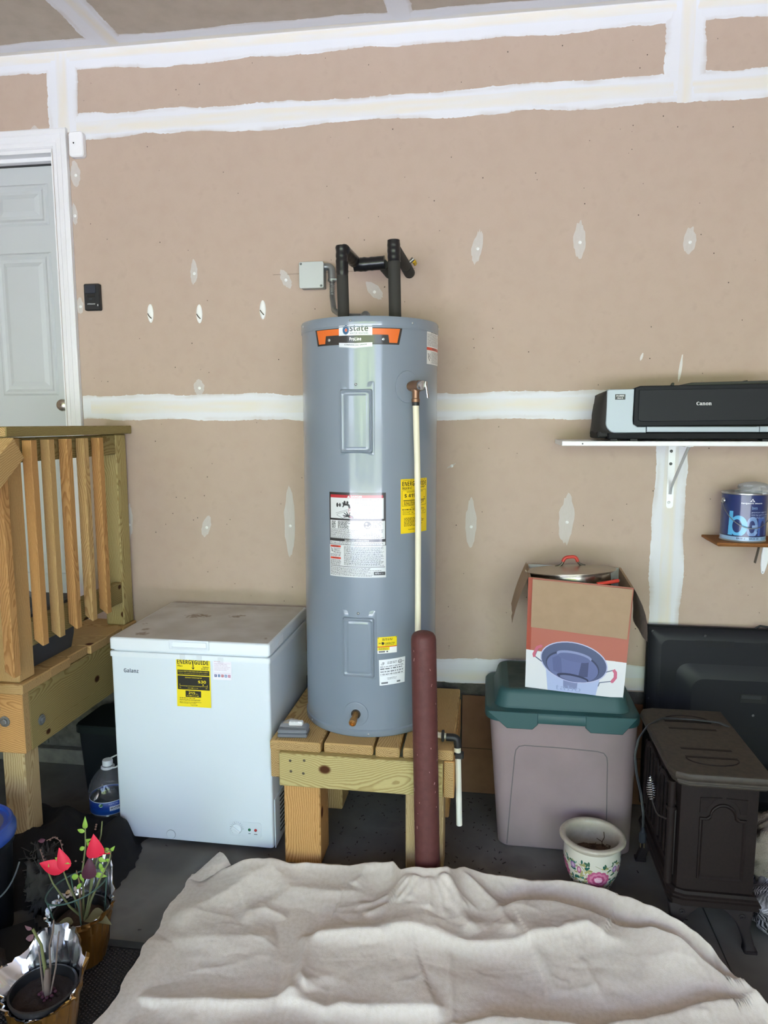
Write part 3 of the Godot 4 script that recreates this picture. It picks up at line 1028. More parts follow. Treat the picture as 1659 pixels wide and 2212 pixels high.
func heater():
	var t := thing("water_heater", "tall blue-grey electric water heater standing on the pine stand", "water heater", Vector3(0, 0.499, TC.z))
	var paint := StandardMaterial3D.new()
	paint.albedo_color = Color("7e8995")
	paint.roughness = 0.30
	paint.metallic_specular = 0.5
	paint.clearcoat_enabled = true
	paint.clearcoat = 0.7
	paint.clearcoat_roughness = 0.05
	var b := B.new()
	b.lathe([Vector2(0.02, 0.500), Vector2(TR + 0.002, 0.500), Vector2(TR + 0.004, 0.503), Vector2(TR + 0.004, 0.522), Vector2(TR + 0.001, 0.526), Vector2(TR, 0.527), Vector2(TR, 1.998)], TC, 96)
	obj("jacket", b, paint, t)
	b = B.new()
	b.lathe([Vector2(TR + 0.0015, 1.996), Vector2(TR + 0.003, 1.999), Vector2(TR + 0.003, 2.001), Vector2(TR + 0.0022, 2.003), Vector2(TR + 0.003, 2.005), Vector2(TR + 0.003, 2.031), Vector2(TR, 2.036), Vector2(TR - 0.012, 2.038), Vector2(0.18, 2.040), Vector2(0.001, 2.041)], TC, 96)
	obj("top_cap", b, paint, t)
	# screws of the cap and the base band
	var steel := M("c4c6c6", 0.3, 0.9)
	for q in [[-5.5, 2.021], [44.8, 2.017], [-60.2, 2.020], [95, 2.020], [7.0, 0.512], [-52, 0.513]]:
		b = B.new()
		b.lathe([Vector2(0.0042, 0), Vector2(0.0035, 0.0024), Vector2(0.001, 0.003)], on_tank(q[0], q[1], 0.0035), 10, Basis(Vector3.UP, deg_to_rad(q[0])) * Basis(Vector3.RIGHT, PI / 2), 80)
		obj("screw", b, steel, t)
	# two access panels: a bent plate with a pressed, rounded frame
	for q in [[-1.6, 1.552, 1.812], [-0.9, 0.724, 0.985]]:
		var mid: float = q[0]
		var y0: float = q[1]
		var y1: float = q[2]
		b = B.new()
		var rows := []
		var hx := 0.0655
		for pr in [[0.0, 0.0006, 0.006], [0.0, 0.0018, 0.006], [0.004, 0.0026, 0.006], [0.0065, 0.0026, 0.008], [0.010, 0.0085, 0.011], [0.014, 0.0098, 0.011], [0.019, 0.0055, 0.010], [0.021, 0.0050, 0.010], [0.027, 0.0062, 0.005], [0.030, 0.0066, 0.004]]:
			var i: float = pr[0]
			# the pressed frame sits low on the plate, leaving a flat lip above for the screw
			var top_in: float = i + (0.020 if i > 0.006 else 0.0)
			var ring := PackedVector3Array()
			for p in rr_ring(Vector3(0, 0, 0), hx - i, (y1 - y0 - i - top_in) * 0.5, pr[2], 5):
				var yy: float = (y0 + i + y1 - top_in) * 0.5 - p.z
				ring.append(on_tank(mid + rad_to_deg(p.x / TR), yy, pr[1]))
			ring.reverse()
			rows.append(ring)
		b.grid(rows, true, 30.0, null, null, true)
		var inner: PackedVector3Array = rows[-1]
		# bent field inside the frame
		bend_round(b, mid - rad_to_deg((hx - 0.030) / TR), mid + rad_to_deg((hx - 0.030) / TR), y0 + 0.030, y1 - 0.050, 0.0066)
		var pn := obj("access_panel", b, paint, t)
		b = B.new()
		b.lathe([Vector2(0.0048, 0), Vector2(0.004, 0.0026), Vector2(0.001, 0.0032)], on_tank(mid, y1 - 0.011, 0.002), 12, Basis(Vector3.UP, deg_to_rad(mid)) * Basis(Vector3.RIGHT, PI / 2), 80)
		obj("screw", b, steel, pn)
	# maker's badge
	var bd := Node3D.new()
	bd.name = "badge"
	t.add_child(bd, true)
	b = B.new(); bend_round(b, -39.7, 36.0, 1.939, 2.003, 0.0008, 3.2, 0.0, 28)
	obj("badge_border", b, M("332f2c", 0.4), bd)
	b = B.new(); bend_round(b, -37.3, 33.6, 1.9450, 1.9935, 0.0014, 2.5, 0.0, 28)
	obj("badge_field", b, M("e2702c", 0.35), bd)
	b = B.new(); bend_round(b, -27.2, 23.8, 1.942, 1.972, 0.0020, -0.9, 0.0, 24)
	var cv := Cv.new(560, 110, Color("2e2b29"))
	cv.text("ProLine", 277, 34, 34, Color("f4f4f2"), 0.5, 145)
	cv.text("TM", 352, 34, 8, Color("d8d8d6"))
	obj("badge_band", b, printed(cv, 0.35, 0.4), bd)
	b = B.new(); bend_round(b, -15.0, 11.4, 1.930, 2.010, 0.0026, 0.0, 0.005, 18)
	cv = Cv.new(420, 240, Color("dfe3e8"))
	cv.rect(0, 0, 420, 7, Color("aeb4ba")); cv.rect(0, 233, 420, 7, Color("aeb4ba"))
	cv.oval(92, 66, 42, 44, Color("274d78")); cv.oval(92, 66, 36, 38, Color("4f93bd")); cv.oval(92, 68, 31, 33, Color("223a5c")); cv.oval(92, 68, 21, 22, Color("4a90c4")); cv.oval(94, 68, 16, 17, Color("e0683a"))
	cv.text("state", 142, 28, 54, Color("1e2126"), 0.0, 228)
	cv.text("WATER HEATERS", 142, 92, 17, Color("1e2126"), 0.0, 228, false)
	cv.rect(0, 120, 420, 72, Color("2e2b29"))
	cv.text("ProLine", 212, 136, 34, Color("f4f4f2"), 0.5, 146)
	cv.text("COMMERCIAL GRADE", 212, 203, 13, Color("2a2c30"), 0.5, 280)
	obj("badge_plate", b, printed(cv, 0.3, 0.3), bd)
	for a in [-24.0, 20.0]:
		b = B.new()
		b.lathe([Vector2(0.0052, 0), Vector2(0.0052, 0.0012), Vector2(0.003, 0.0022), Vector2(0.0018, 0.0008), Vector2(0.0005, 0.0008)], on_tank(a, 1.957, 0.002), 14, Basis(Vector3.UP, deg_to_rad(a)) * Basis(Vector3.RIGHT, PI / 2), 40)
		obj("rivet", b, steel, bd)
	# stickers
	b = B.new(); bend_round(b, -25.6, 21.8, 1.108, 1.418, 0.0008, 0.0, 0.0, 24)
	obj("danger_sticker", b, printed(danger_print(), 0.32, 0.9), t)
	b = B.new(); bend_round(b, 34.4, 63.2, 1.265, 1.464, 0.0008, 0.0, 0.0, 16)
	obj("energy_sticker", b, printed(energy_print(), 0.5, 0.15), t)
	b = B.new(); bend_round(b, 62.4, 92.0, 1.880, 2.000, 0.0008, 0.0, 0.0, 14)
	cv = Cv.new(260, 280, Color("e6e6e4"))
	cv.lines(60, 8, 150, 1, 10, 7, Color("3a3a3a"), 0.1)
	cv.lines(8, 24, 244, 12, 9, 4, Color("555555"))
	cv.rect(0, 138, 260, 24, Color("d9482e")); cv.text("WARNING", 130, 142, 15, Color("3a120c"), 0.5)
	cv.path([Vector2(18, 190), Vector2(30, 215), Vector2(22, 222), Vector2(38, 250)], 7, Color("222222"))
	cv.path([Vector2(48, 190), Vector2(40, 212), Vector2(52, 232)], 5, Color("222222"))
	cv.lines(70, 174, 180, 10, 10, 4, Color("3c3c3c"))
	cv.rect(60, 166, 2, 114, Color("888888"))
	obj("warning_sticker", b, printed(cv, 0.4, 0.3), t)
	b = B.new(); bend_round(b, 14.7, 31.0, 0.822, 0.884, 0.0008, 0.0, 0.0, 10)
	cv = Cv.new(300, 240, Color("f2d91c"))
	cv.rect(0, 136, 300, 14, Color("e2601e"))
	cv.rect(185, 150, 115, 90, Color("f4f4f0")); cv.rect(0, 196, 300, 44, Color("f4f4f0"))
	cv.text("CONTRACTOR", 115, 84, 22, Color("1d1a10"), 0.0, 150)
	cv.text("360", 16, 82, 18, Color("1d1a10"), 0.0, 36)
	cv.poly(PackedVector2Array([Vector2(60, 76), Vector2(84, 72), Vector2(104, 86), Vector2(96, 112), Vector2(66, 112)]), Color("1d1a10"))
	cv.lines(70, 22, 170, 2, 18, 9, Color("3a3418"), 0.1)
	cv.lines(118, 112, 150, 2, 8, 4, Color("3a3418"), 0.1)
	cv.lines(16, 160, 150, 3, 12, 6, Color("6a6020"), 0.15)
	cv.lines(16, 204, 150, 1, 12, 22, Color("555555"), 0.05)
	cv.oval(10, 10, 6, 6, Color("1d1a10")); cv.oval(290, 10, 6, 6, Color("1d1a10"))
	obj("contractor_sticker", b, printed(cv, 0.4, 0.2), t)
	b = B.new(); bend_round(b, 15.6, 39.0, 0.700, 0.800, 0.0008, 0.6, 0.0, 12, 4, 0.004)
	cv = Cv.new(420, 400, Color("eceff2"))
	cv.rect(0, 0, 420, 3, Color("777a80")); cv.rect(0, 397, 420, 3, Color("777a80")); cv.rect(0, 0, 3, 400, Color("777a80")); cv.rect(417, 0, 3, 400, Color("777a80"))
	cv.oval(330, 62, 30, 30, Color("24272b")); cv.oval(330, 62, 24, 24, Color("eceff2")); cv.text("UL", 330, 50, 26, Color("24272b"), 0.5)
	cv.text("c", 34, 66, 18, Color("24272b")); cv.text("SP", 52, 44, 42, Color("24272b"), 0.0, 30)
	cv.lines(130, 44, 150, 2, 20, 9, Color("4a4d52"), 0.1)
	cv.text("LISTED", 364, 60, 9, Color("24272b"), 0.0)
	for y in [128, 172, 216, 250]: cv.rect(16, y, 388, 2, Color("83878d"))
	for x in [70, 130, 190, 250, 320]: cv.rect(x, 172, 2, 78, Color("83878d"))
	cv.lines(20, 108, 380, 1, 20, 10, Color("5b5f66"), 0.1); cv.lines(20, 140, 380, 1, 20, 14, Color("33363b"), 0.2); cv.lines(20, 184, 380, 1, 20, 14, Color("44474d"), 0.1); cv.lines(20, 226, 380, 1, 20, 12, Color("44474d"), 0.1)
	cv.text("STATE INDUSTRIES, LLC", 200, 286, 12, Color("33363b"), 0.5)
	cv.text("ASHLAND CITY, TN USA", 200, 306, 11, Color("33363b"), 0.5)
	cv.lines(30, 350, 110, 1, 20, 26, Color("33363b"), 0.05); cv.lines(280, 350, 60, 1, 20, 26, Color("33363b"), 0.05)
	obj("rating_sticker", b, printed(cv, 0.5, 0.1), t)
	# drain valve in its round dimple
	b = B.new()
	var da := -3.4
	var db := Basis(Vector3.UP, deg_to_rad(da)) * Basis(Vector3.RIGHT, PI / 2)
	var dish := []
	for pr in [[0.047, 0.0004], [0.046, 0.0030], [0.043, 0.0036], [0.032, 0.0020], [0.0195, 0.0012], [0.0185, 0.0014], [0.0175, -0.004]]:
		var ring := PackedVector3Array()
		for s in 40:
			var a := -TAU * s / 40
			ring.append(on_tank(da + rad_to_deg(sin(a) * pr[0] / TR), 0.588 + cos(a) * pr[0], pr[1]))
		dish.append(ring)
	b.grid(dish, true, 40.0)
	obj("drain_plate", b, paint, t)
	b = B.new()
	b.lathe([Vector2(0.0176, -0.006), Vector2(0.0176, 0.0026), Vector2(0.001, 0.0027)], on_tank(da, 0.588), 24, db)
	obj("drain_hole", b, M("2a211a", 0.8), t)
	b = B.new()
	b.lathe([Vector2(0.012, 0), Vector2(0.012, 0.018), Vector2(0.0105, 0.020), Vector2(0.0105, 0.034), Vector2(0.0135, 0.036), Vector2(0.0138, 0.044), Vector2(0.013, 0.046), Vector2(0.0138, 0.048), Vector2(0.0138, 0.056), Vector2(0.0120, 0.058), Vector2(0.0095, 0.058), Vector2(0.0085, 0.050), Vector2(0.004, 0.050), Vector2(0.001, 0.052)], on_tank(da, 0.588), 24, db * Basis(Vector3.RIGHT, 0.25))
	obj("drain_valve", b, M("b88a52", 0.34, 0.85), t)
	# relief valve on the right side
	var va := 43.0
	var vb := Basis(Vector3.UP, deg_to_rad(va)) * Basis(Vector3.RIGHT, PI / 2)
	b = B.new()
	dish = []
	for pr in [[0.050, 0.0004], [0.049, 0.0030], [0.046, 0.0036], [0.035, 0.0022], [0.020, 0.0016], [0.001, 0.0016]]:
		var ring := PackedVector3Array()
		for s in 40:
			var a := -TAU * s / 40
			ring.append(on_tank(va - 2.5 + rad_to_deg(sin(a) * pr[0] / TR), 1.794 + cos(a) * pr[0] * 1.15, pr[1]))
		dish.append(ring)
	b.grid(dish, true, 40.0)
	obj("valve_plate", b, paint, t)
	var rv := Node3D.new()
	rv.name = "relief_valve"
	t.add_child(rv, true)
	var brass := M("8a6a54", 0.4, 0.7)
	b = B.new()
	b.lathe([Vector2(0.016, 0), Vector2(0.016, 0.012), Vector2(0.019, 0.014), Vector2(0.0195, 0.030), Vector2(0.018, 0.034), Vector2(0.0175, 0.050), Vector2(0.019, 0.052), Vector2(0.019, 0.060), Vector2(0.001, 0.061)], on_tank(va, 1.796), 24, vb)
	var hub := on_tank(va, 1.796, 0.034)
	b.lathe([Vector2(0.0125, -0.058), Vector2(0.0150, -0.056), Vector2(0.0150, -0.046), Vector2(0.0125, -0.043), Vector2(0.0125, -0.026), Vector2(0.0150, -0.014), Vector2(0.0150, 0.0)], hub, 24)
	obj("valve_body", b, brass, rv)
	b = B.new()
	b.lathe([Vector2(0.0155, 0.060), Vector2(0.0175, 0.062), Vector2(0.0175, 0.074), Vector2(0.015, 0.078), Vector2(0.010, 0.080), Vector2(0.001, 0.080)], on_tank(va, 1.796), 24, vb)
	obj("valve_cap", b, M("c9cacb", 0.25, 0.9), rv)
	b = B.new()
	var lv := on_tank(va + 1.5, 1.796, 0.083)
	b.box(lv + Vector3(0, 0.004, 0), Vector3(0.010, 0.020, 0.004), 0.001, Basis(Vector3.UP, deg_to_rad(va)))
	b.box(lv + Vector3(0.004, -0.022, 0.0), Vector3(0.008, 0.044, 0.003), 0.001, Basis(Vector3.UP, deg_to_rad(va)) * Basis(Vector3.BACK, 0.18))
	obj("test_lever", b, M("c9cacb", 0.25, 0.9), rv)
	# conduit knuckle on top of the tank
	b = B.new()
	b.lathe([Vector2(0.020, 2.04), Vector2(0.020, 2.058), Vector2(0.016, 2.068), Vector2(0.008, 2.076), Vector2(0.001, 2.078)], Vector3(0.0, 0, 0.42), 20)
	for s in [-1.0, 1.0]:
		b.box(Vector3(s * 0.022, 2.055, 0.425), Vector3(0.010, 0.007, 0.007), 0.001)
	obj("cable_clamp", b, M("8b9094", 0.35, 0.9), t)

func danger_print() -> Cv:
	var cv := Cv.new(480, 700, Color("d4d6d6"))
	var k := Color("242424")
	cv.rect(0, 0, 480, 434, k)
	cv.rect(12, 42, 450, 172, Color("d8dada"))
	cv.rect(12, 20, 446, 24, Color("b3202c"))
	cv.poly(PackedVector2Array([Vector2(176, 23), Vector2(188, 42), Vector2(164, 42)]), Color("f2f2f2"))
	cv.text("DANGER", 196, 25, 15, Color("f2f2f2"), 0.0, 92)
	# tap over a basin, scalded hand
	cv.oval(76, 104, 9, 18, k); cv.oval(100, 104, 8, 16, k); cv.line(Vector2(76, 104), Vector2(104, 104), 6, k)
	cv.oval(142, 82, 9, 14, k); cv.oval(166, 82, 9, 12, k)
	cv.oval(126, 102, 11, 20, k); cv.oval(122, 102, 6, 14, Color("d8dada"))
	cv.path([Vector2(126, 100), Vector2(164, 98), Vector2(180, 106), Vector2(184, 122)], 17, k)
	cv.path([Vector2(178, 128), Vector2(176, 150), Vector2(180, 174)], 3, Color("c83a44")); cv.path([Vector2(188, 128), Vector2(190, 152)], 3, Color("c83a44"))
	cv.path([Vector2(60, 172), Vector2(220, 124)], 2, k); cv.path([Vector2(220, 134), Vector2(80, 178), Vector2(70, 188), Vector2(130, 214)], 2, k)
	cv.poly(PackedVector2Array([Vector2(160, 178), Vector2(210, 190), Vector2(220, 208), Vector2(214, 214), Vector2(176, 206), Vector2(150, 190)]), k)
	for q in [[Vector2(164, 186), Vector2(138, 170)], [Vector2(160, 192), Vector2(128, 188)], [Vector2(164, 198), Vector2(134, 202)], [Vector2(172, 182), Vector2(158, 162)], [Vector2(184, 184), Vector2(188, 164)]]: cv.path([q[0], q[1]], 7, k)
	cv.path([Vector2(180, 194), Vector2(206, 206)], 5, Color("b3202c"))
	cv.rect(218, 44, 3, 170, k)
	var msg := ["Water temperature over 125° F can", "cause severe burns instantly or", "death from scalds.", "", "Children, disabled and elderly are", "at highest risk of being scalded.", "", "See instruction manual before", "setting temperature at water heater.", "", "Feel water before bathing or", "showering.", "", "Temperature limiting valves are", "available, see manual."]
	var y := 52.0
	for s in msg:
		if s == "": y += 6.0; continue
		cv.text(s, 228, y, 9.5, k, 0.0, s.length() * 6.0)
		y += 13.0
	cv.rect(8, 230, 464, 150, Color("d8dada"))
	cv.lines(20, 236, 40, 9, 7, 5, Color("3c3c3c"), 0.1); cv.lines(80, 236, 120, 9, 7, 5, Color("3c3c3c"), 0.35)
	cv.oval(330, 264, 30, 30, k); cv.oval(322, 254, 9, 9, Color("d8dada")); cv.poly(PackedVector2Array([Vector2(318, 270), Vector2(334, 280), Vector2(356, 262), Vector2(350, 282), Vector2(334, 290), Vector2(312, 284)]), Color("d8dada"))
	cv.lines(372, 240, 90, 4, 12, 6, Color("3c3c3c"), 0.2)
	cv.lines(12, 302, 452, 10, 8, 4, Color("4a4a4a"), 0.12)
	cv.text("IMPORTANT INFORMATION", 240, 388, 11, Color("d8dada"), 0.5, 200)
	cv.rect(4, 403, 470, 28, Color("d8dada"))
	cv.lines(10, 408, 450, 3, 8, 4, Color("4a4a4a"), 0.1)
	cv.rect(6, 440, 98, 16, Color("d8472c")); cv.text("WARNING", 55, 443, 9, Color("3a120c"), 0.5)
	cv.path([Vector2(14, 464), Vector2(24, 476), Vector2(18, 486), Vector2(30, 492)], 5, k)
	cv.lines(36, 462, 76, 6, 8, 4, Color("4a4a4a"), 0.2); cv.lines(6, 512, 110, 3, 8, 4, Color("4a4a4a"), 0.2)
	cv.rect(6, 538, 98, 16, Color("d8472c")); cv.text("WARNING", 55, 541, 9, Color("3a120c"), 0.5)
	cv.lines(6, 560, 110, 6, 8, 4, Color("4a4a4a"), 0.2)
	cv.lines(132, 444, 336, 20, 8, 4.5, Color("3e3e3e"), 0.12)
	cv.rect(6, 610, 466, 4, k)
	cv.lines(6, 622, 440, 8, 9, 4.5, Color("474747"), 0.3)
	cv.rect(380, 652, 94, 28, k); cv.text("APS", 388, 658, 14, Color("d8dada")); cv.lines(420, 664, 46, 1, 8, 6, Color("b0b0b0"), 0.05)
	return cv

func energy_print() -> Cv:
	var cv := Cv.new(280, 460, Color("efce12"))
	var k := Color("1c1a10")
	cv.lines(16, 8, 110, 1, 8, 4, k, 0.1); cv.lines(150, 8, 120, 1, 8, 4, k, 0.1)
	cv.text("ENERGYGUIDE", 14, 20, 38, k, 0.0, 254)
	cv.lines(14, 66, 100, 3, 8, 5, k, 0.2); cv.lines(180, 66, 80, 2, 8, 5, k, 0.2)
	cv.rect(12, 96, 256, 2, k); cv.rect(12, 226, 256, 2, k); cv.rect(12, 96, 2, 130, k); cv.rect(266, 96, 2, 130, k)
	cv.text("Estimated Yearly Energy Cost", 140, 104, 11, k, 0.5, 170)
	cv.text("$ 419", 34, 124, 34, k, 0.0, 108)
	cv.rect(24, 178, 232, 6, k); cv.poly(PackedVector2Array([Vector2(240, 160), Vector2(252, 160), Vector2(246, 174)]), k)
	cv.lines(28, 190, 220, 4, 9, 5, k, 0.3)
	cv.text("First Hour Rating", 140, 236, 12, k, 0.5)
	cv.lines(14, 254, 250, 1, 9, 7, k, 0.1)
	cv.rect(20, 270, 240, 2, k); cv.rect(20, 298, 240, 2, k)
	for x in [20, 80, 140, 200, 258]: cv.rect(x, 270, 2, 30, k)
	cv.text("very small", 50, 280, 9, k, 0.5, 48); cv.text("low", 110, 279, 9, k, 0.5); cv.text("medium", 170, 280, 9, k, 0.5, 46); cv.text("high", 230, 279, 9, k, 0.5)
	cv.lines(30, 328, 220, 7, 11, 5, k, 0.4)
	cv.text("ftc.gov/energy", 100, 424, 9, k, 0.5)
	return cv

# ---------------------------------------------------------------- pipes above and beside the tank
func arc_pts(pts: Array, r: float, seg := 6) -> Array:
	var out := [pts[0]]
	for i in range(1, pts.size() - 1):
		var p: Vector3 = pts[i]
		var a: Vector3 = p + (pts[i - 1] - p).normalized() * r
		var b: Vector3 = p + (pts[i + 1] - p).normalized() * r
		for s in seg + 1:
			var t := float(s) / seg
			out.append(a.lerp(p, t).lerp(p.lerp(b, t), t))
	out.append(pts[-1])
	return out

func foam(b: B, p: Vector3, q: Vector3, r: float, lump := 0.0):
	var n := 14
	var pts := []
	var rad := []
	for i in n + 1:
		pts.append(p.lerp(q, float(i) / n))
		rad.append(r * (1.0 + lump * nz.get_noise_2d(i * 0.9, r * 900 + p.x * 50)))
	b.tube(pts, rad, 16)

func plumbing():
	var foam_m := M("34332f", 0.85)
	var tape := M("17171a", 0.28)
	var cu := M("a8a29a", 0.4, 0.8)
	# left pipe: up, back, across to the right, back into the wall
	var t := thing("insulated_pipe", "black foam-wrapped pipe that rises, jogs right and enters the wall", "pipe", Vector3(-0.102, 2.04, 0.335))
	var b := B.new()
	foam(b, Vector3(-0.100, 2.052, 0.335), Vector3(-0.104, 2.225, 0.335), 0.0225)
	obj("foam_sleeve", b, foam_m, t)
	b = B.new()
	foam(b, Vector3(-0.104, 2.222, 0.335), Vector3(-0.106, 2.333, 0.335), 0.0235, 0.10)
	foam(b, Vector3(-0.098, 2.316, 0.335), Vector3(-0.078, 2.300, 0.205), 0.024, 0.12)
	foam(b, Vector3(-0.084, 2.290, 0.200), Vector3(0.040, 2.296, 0.200), 0.0265, 0.14)
	obj("tape_wrap", b, tape, t)
	b = B.new()
	foam(b, Vector3(0.030, 2.290, 0.195), Vector3(0.032, 2.294, 0.002), 0.022)
	obj("foam_sleeve", b, foam_m, t)
	b = B.new()
	b.lathe([Vector2(0.011, 2.041), Vector2(0.011, 2.06)], Vector3(-0.100, 0, 0.335), 14)
	obj("copper_stub", b, cu, t)
	# right pipe: up and straight back into the wall past a yellow-handled valve
	t = thing("insulated_pipe", "black foam-wrapped pipe that rises beside the other and runs straight back with a valve", "pipe", Vector3(0.096, 2.04, 0.335))
	b = B.new()
	foam(b, Vector3(0.099, 2.052, 0.335), Vector3(0.095, 2.275, 0.335), 0.0235)
	obj("foam_sleeve", b, foam_m, t)
	b = B.new()
	foam(b, Vector3(0.095, 2.268, 0.335), Vector3(0.093, 2.346, 0.335), 0.0245, 0.10)
	obj("tape_wrap", b, tape, t)
	b = B.new()
	foam(b, Vector3(0.098, 2.315, 0.335), Vector3(0.112, 2.300, 0.105), 0.022)
	foam(b, Vector3(0.112, 2.300, 0.098), Vector3(0.116, 2.293, 0.004), 0.023)
	obj("foam_sleeve", b, foam_m, t)
	b = B.new()
	b.lathe([Vector2(0.011, 2.041), Vector2(0.011, 2.06)], Vector3(0.099, 0, 0.335), 14)
	obj("copper_stub", b, cu, t)
	b = B.new()
	b.lathe([Vector2(0.008, 0), Vector2(0.008, 0.018), Vector2(0.010, 0.019), Vector2(0.010, 0.027), Vector2(0.001, 0.028)], Vector3(0.122, 2.312, 0.098), 12, Basis(Vector3.BACK, -0.9))
	obj("valve_stem", b, M("8d8a84", 0.35, 0.8), t)
	b = B.new()
	b.box(Vector3(0.146, 2.318, 0.075), Vector3(0.008, 0.016, 0.058), 0.003, Basis(Vector3.BACK, -0.7))
	obj("valve_handle", b, M("d8b018", 0.5), t)
	# relief discharge pipe
	var cream := M("e6e0c6", 0.5)
	var blk := M("1f1f20", 0.5)
	var at := on_tank(43.0, 1.735, 0.034)
	t = thing("discharge_pipe", "long cream plastic relief pipe hanging from the tank's brass valve", "pipe", Vector3(at.x, 0.2, at.z))
	b = B.new()
	b.tube([at, Vector3(at.x + 0.006, 1.55, at.z + 0.004), Vector3(at.x + 0.011, 1.33, at.z + 0.006), Vector3(at.x + 0.012, 1.0, at.z + 0.008), Vector3(at.x + 0.012, 0.54, at.z + 0.012)], 0.0110, 18)
	obj("drop_pipe", b, cream, t)
	b = B.new()
	b.lathe([Vector2(0.0135, -0.008), Vector2(0.0135, 0.008)], at, 18)
	obj("adapter", b, blk, t)
	var e0 := Vector3(at.x + 0.012, 0.522, at.z + 0.012)
	var e1 := Vector3(0.362, 0.520, at.z + 0.045)
	b = B.new()
	b.tube(arc_pts([e0 + Vector3(0, 0.03, 0), e0, e0 + Vector3(0.035, 0, 0.007)], 0.018), 0.014, 16)
	obj("elbow", b, cream, t)
	b = B.new()
	b.tube([e0, e1 - Vector3(0.02, 0, 0)], 0.0110, 16)
	obj("cross_pipe", b, cream, t)
	b = B.new()
	b.tube(arc_pts([e1 - Vector3(0.040, 0, 0), e1, e1 - Vector3(-0.002, 0.036, 0)], 0.016), 0.0140, 16)
	obj("elbow", b, blk, t)
	for p in [e1 - Vector3(0.052, 0, 0)]:
		b = B.new()
		b.box(p + Vector3(0, 0.004, 0), Vector3(0.010, 0.036, 0.030), 0.003)
		obj("clip", b, blk, t)
	b = B.new()
	b.lathe([Vector2(0.0137, -0.052), Vector2(0.0142, -0.046), Vector2(0.0142, -0.040), Vector2(0.0137, -0.036)], e1, 16)
	obj("white_ring", b, cream, t)
	b = B.new()
	b.box(e1 + Vector3(0.008, -0.066, 0), Vector3(0.034, 0.022, 0.030), 0.004)
	obj("clip", b, blk, t)
	b = B.new()
	b.tube([e1 + Vector3(0.003, -0.036, 0), e1 + Vector3(0.012, -0.34, 0)], 0.0110, 18)
	obj("outlet_pipe", b, M("eceadb", 0.5), t)
	# junction box with flexible conduit
	t = thing("junction_box", "square grey metal junction box on the wall left of the pipes", "electrical box", Vector3(-0.297, 2.29, 0.0))
	b = B.new()
	rbox(b, -0.346, -0.244, 2.236, 2.342, 0.0, 0.046, 0.003)
	obj("box_body", b, M("9b9f9d", 0.5, 0.5), t)
	b = B.new()
	var pl := PackedVector2Array()
	for p in rr_ring(Vector3.ZERO, 0.0535, 0.0545, 0.008, 5): pl.append(Vector2(p.x, p.z))
	b.extrude(pl, Vector3(-0.297, 2.289, 0.046), 0.004, Basis.IDENTITY, 40.0, 0.0015)
	obj("cover", b, M("b9bdbb", 0.5, 0.35), t)
	for p in [Vector3(-0.342, 2.335, 0.05), Vector3(-0.255, 2.244, 0.05)]:
		b = B.new()
		b.lathe([Vector2(0.005, 0), Vector2(0.004, 0.0024), Vector2(0.001, 0.003)], p, 10, Basis(Vector3.RIGHT, PI / 2), 80)
		obj("screw", b, M("6f7271", 0.4, 0.8), t)
	t = thing("flexible_conduit", "ribbed silver conduit from the junction box down to the tank top", "conduit", Vector3(-0.2, 2.05, 0.1))
	b = B.new()
	b.tube(arc_pts([Vector3(-0.243, 2.325, 0.026), Vector3(-0.213, 2.325, 0.028), Vector3(-0.211, 2.262, 0.034)], 0.022), 0.0155, 14)
	b.lathe([Vector2(0.0185, 2.262), Vector2(0.0185, 2.272), Vector2(0.0150, 2.274)], Vector3(-0.211, 0, 0.034), 12)
	b.box(Vector3(-0.200, 2.268, 0.048), Vector3(0.030, 0.008, 0.008), 0.002)
	obj("elbow_connector", b, M("9aa0a2", 0.35, 0.9), t)
	b = B.new()
	var cp := [Vector3(-0.211, 2.27, 0.034), Vector3(-0.207, 2.20, 0.05), Vector3(-0.185, 2.13, 0.12), Vector3(-0.12, 2.085, 0.26), Vector3(-0.03, 2.062, 0.39), Vector3(0.0, 2.058, 0.415)]
	var cur := Curve3D.new()
	for i in cp.size():
		var tan: Vector3 = (cp[mini(i + 1, cp.size() - 1)] - cp[maxi(i - 1, 0)]) * 0.18
		cur.add_point(cp[i], -tan, tan)
	var path := []
	var rad := []
	var n := 150
	for i in n + 1:
		path.append(cur.sample_baked(cur.get_baked_length() * i / n))
		rad.append(0.0115 if i % 3 == 0 else 0.0098)
	b.tube(path, rad, 12)
	obj("ribbed_hose", b, M("8c9193", 0.35, 0.9), t)

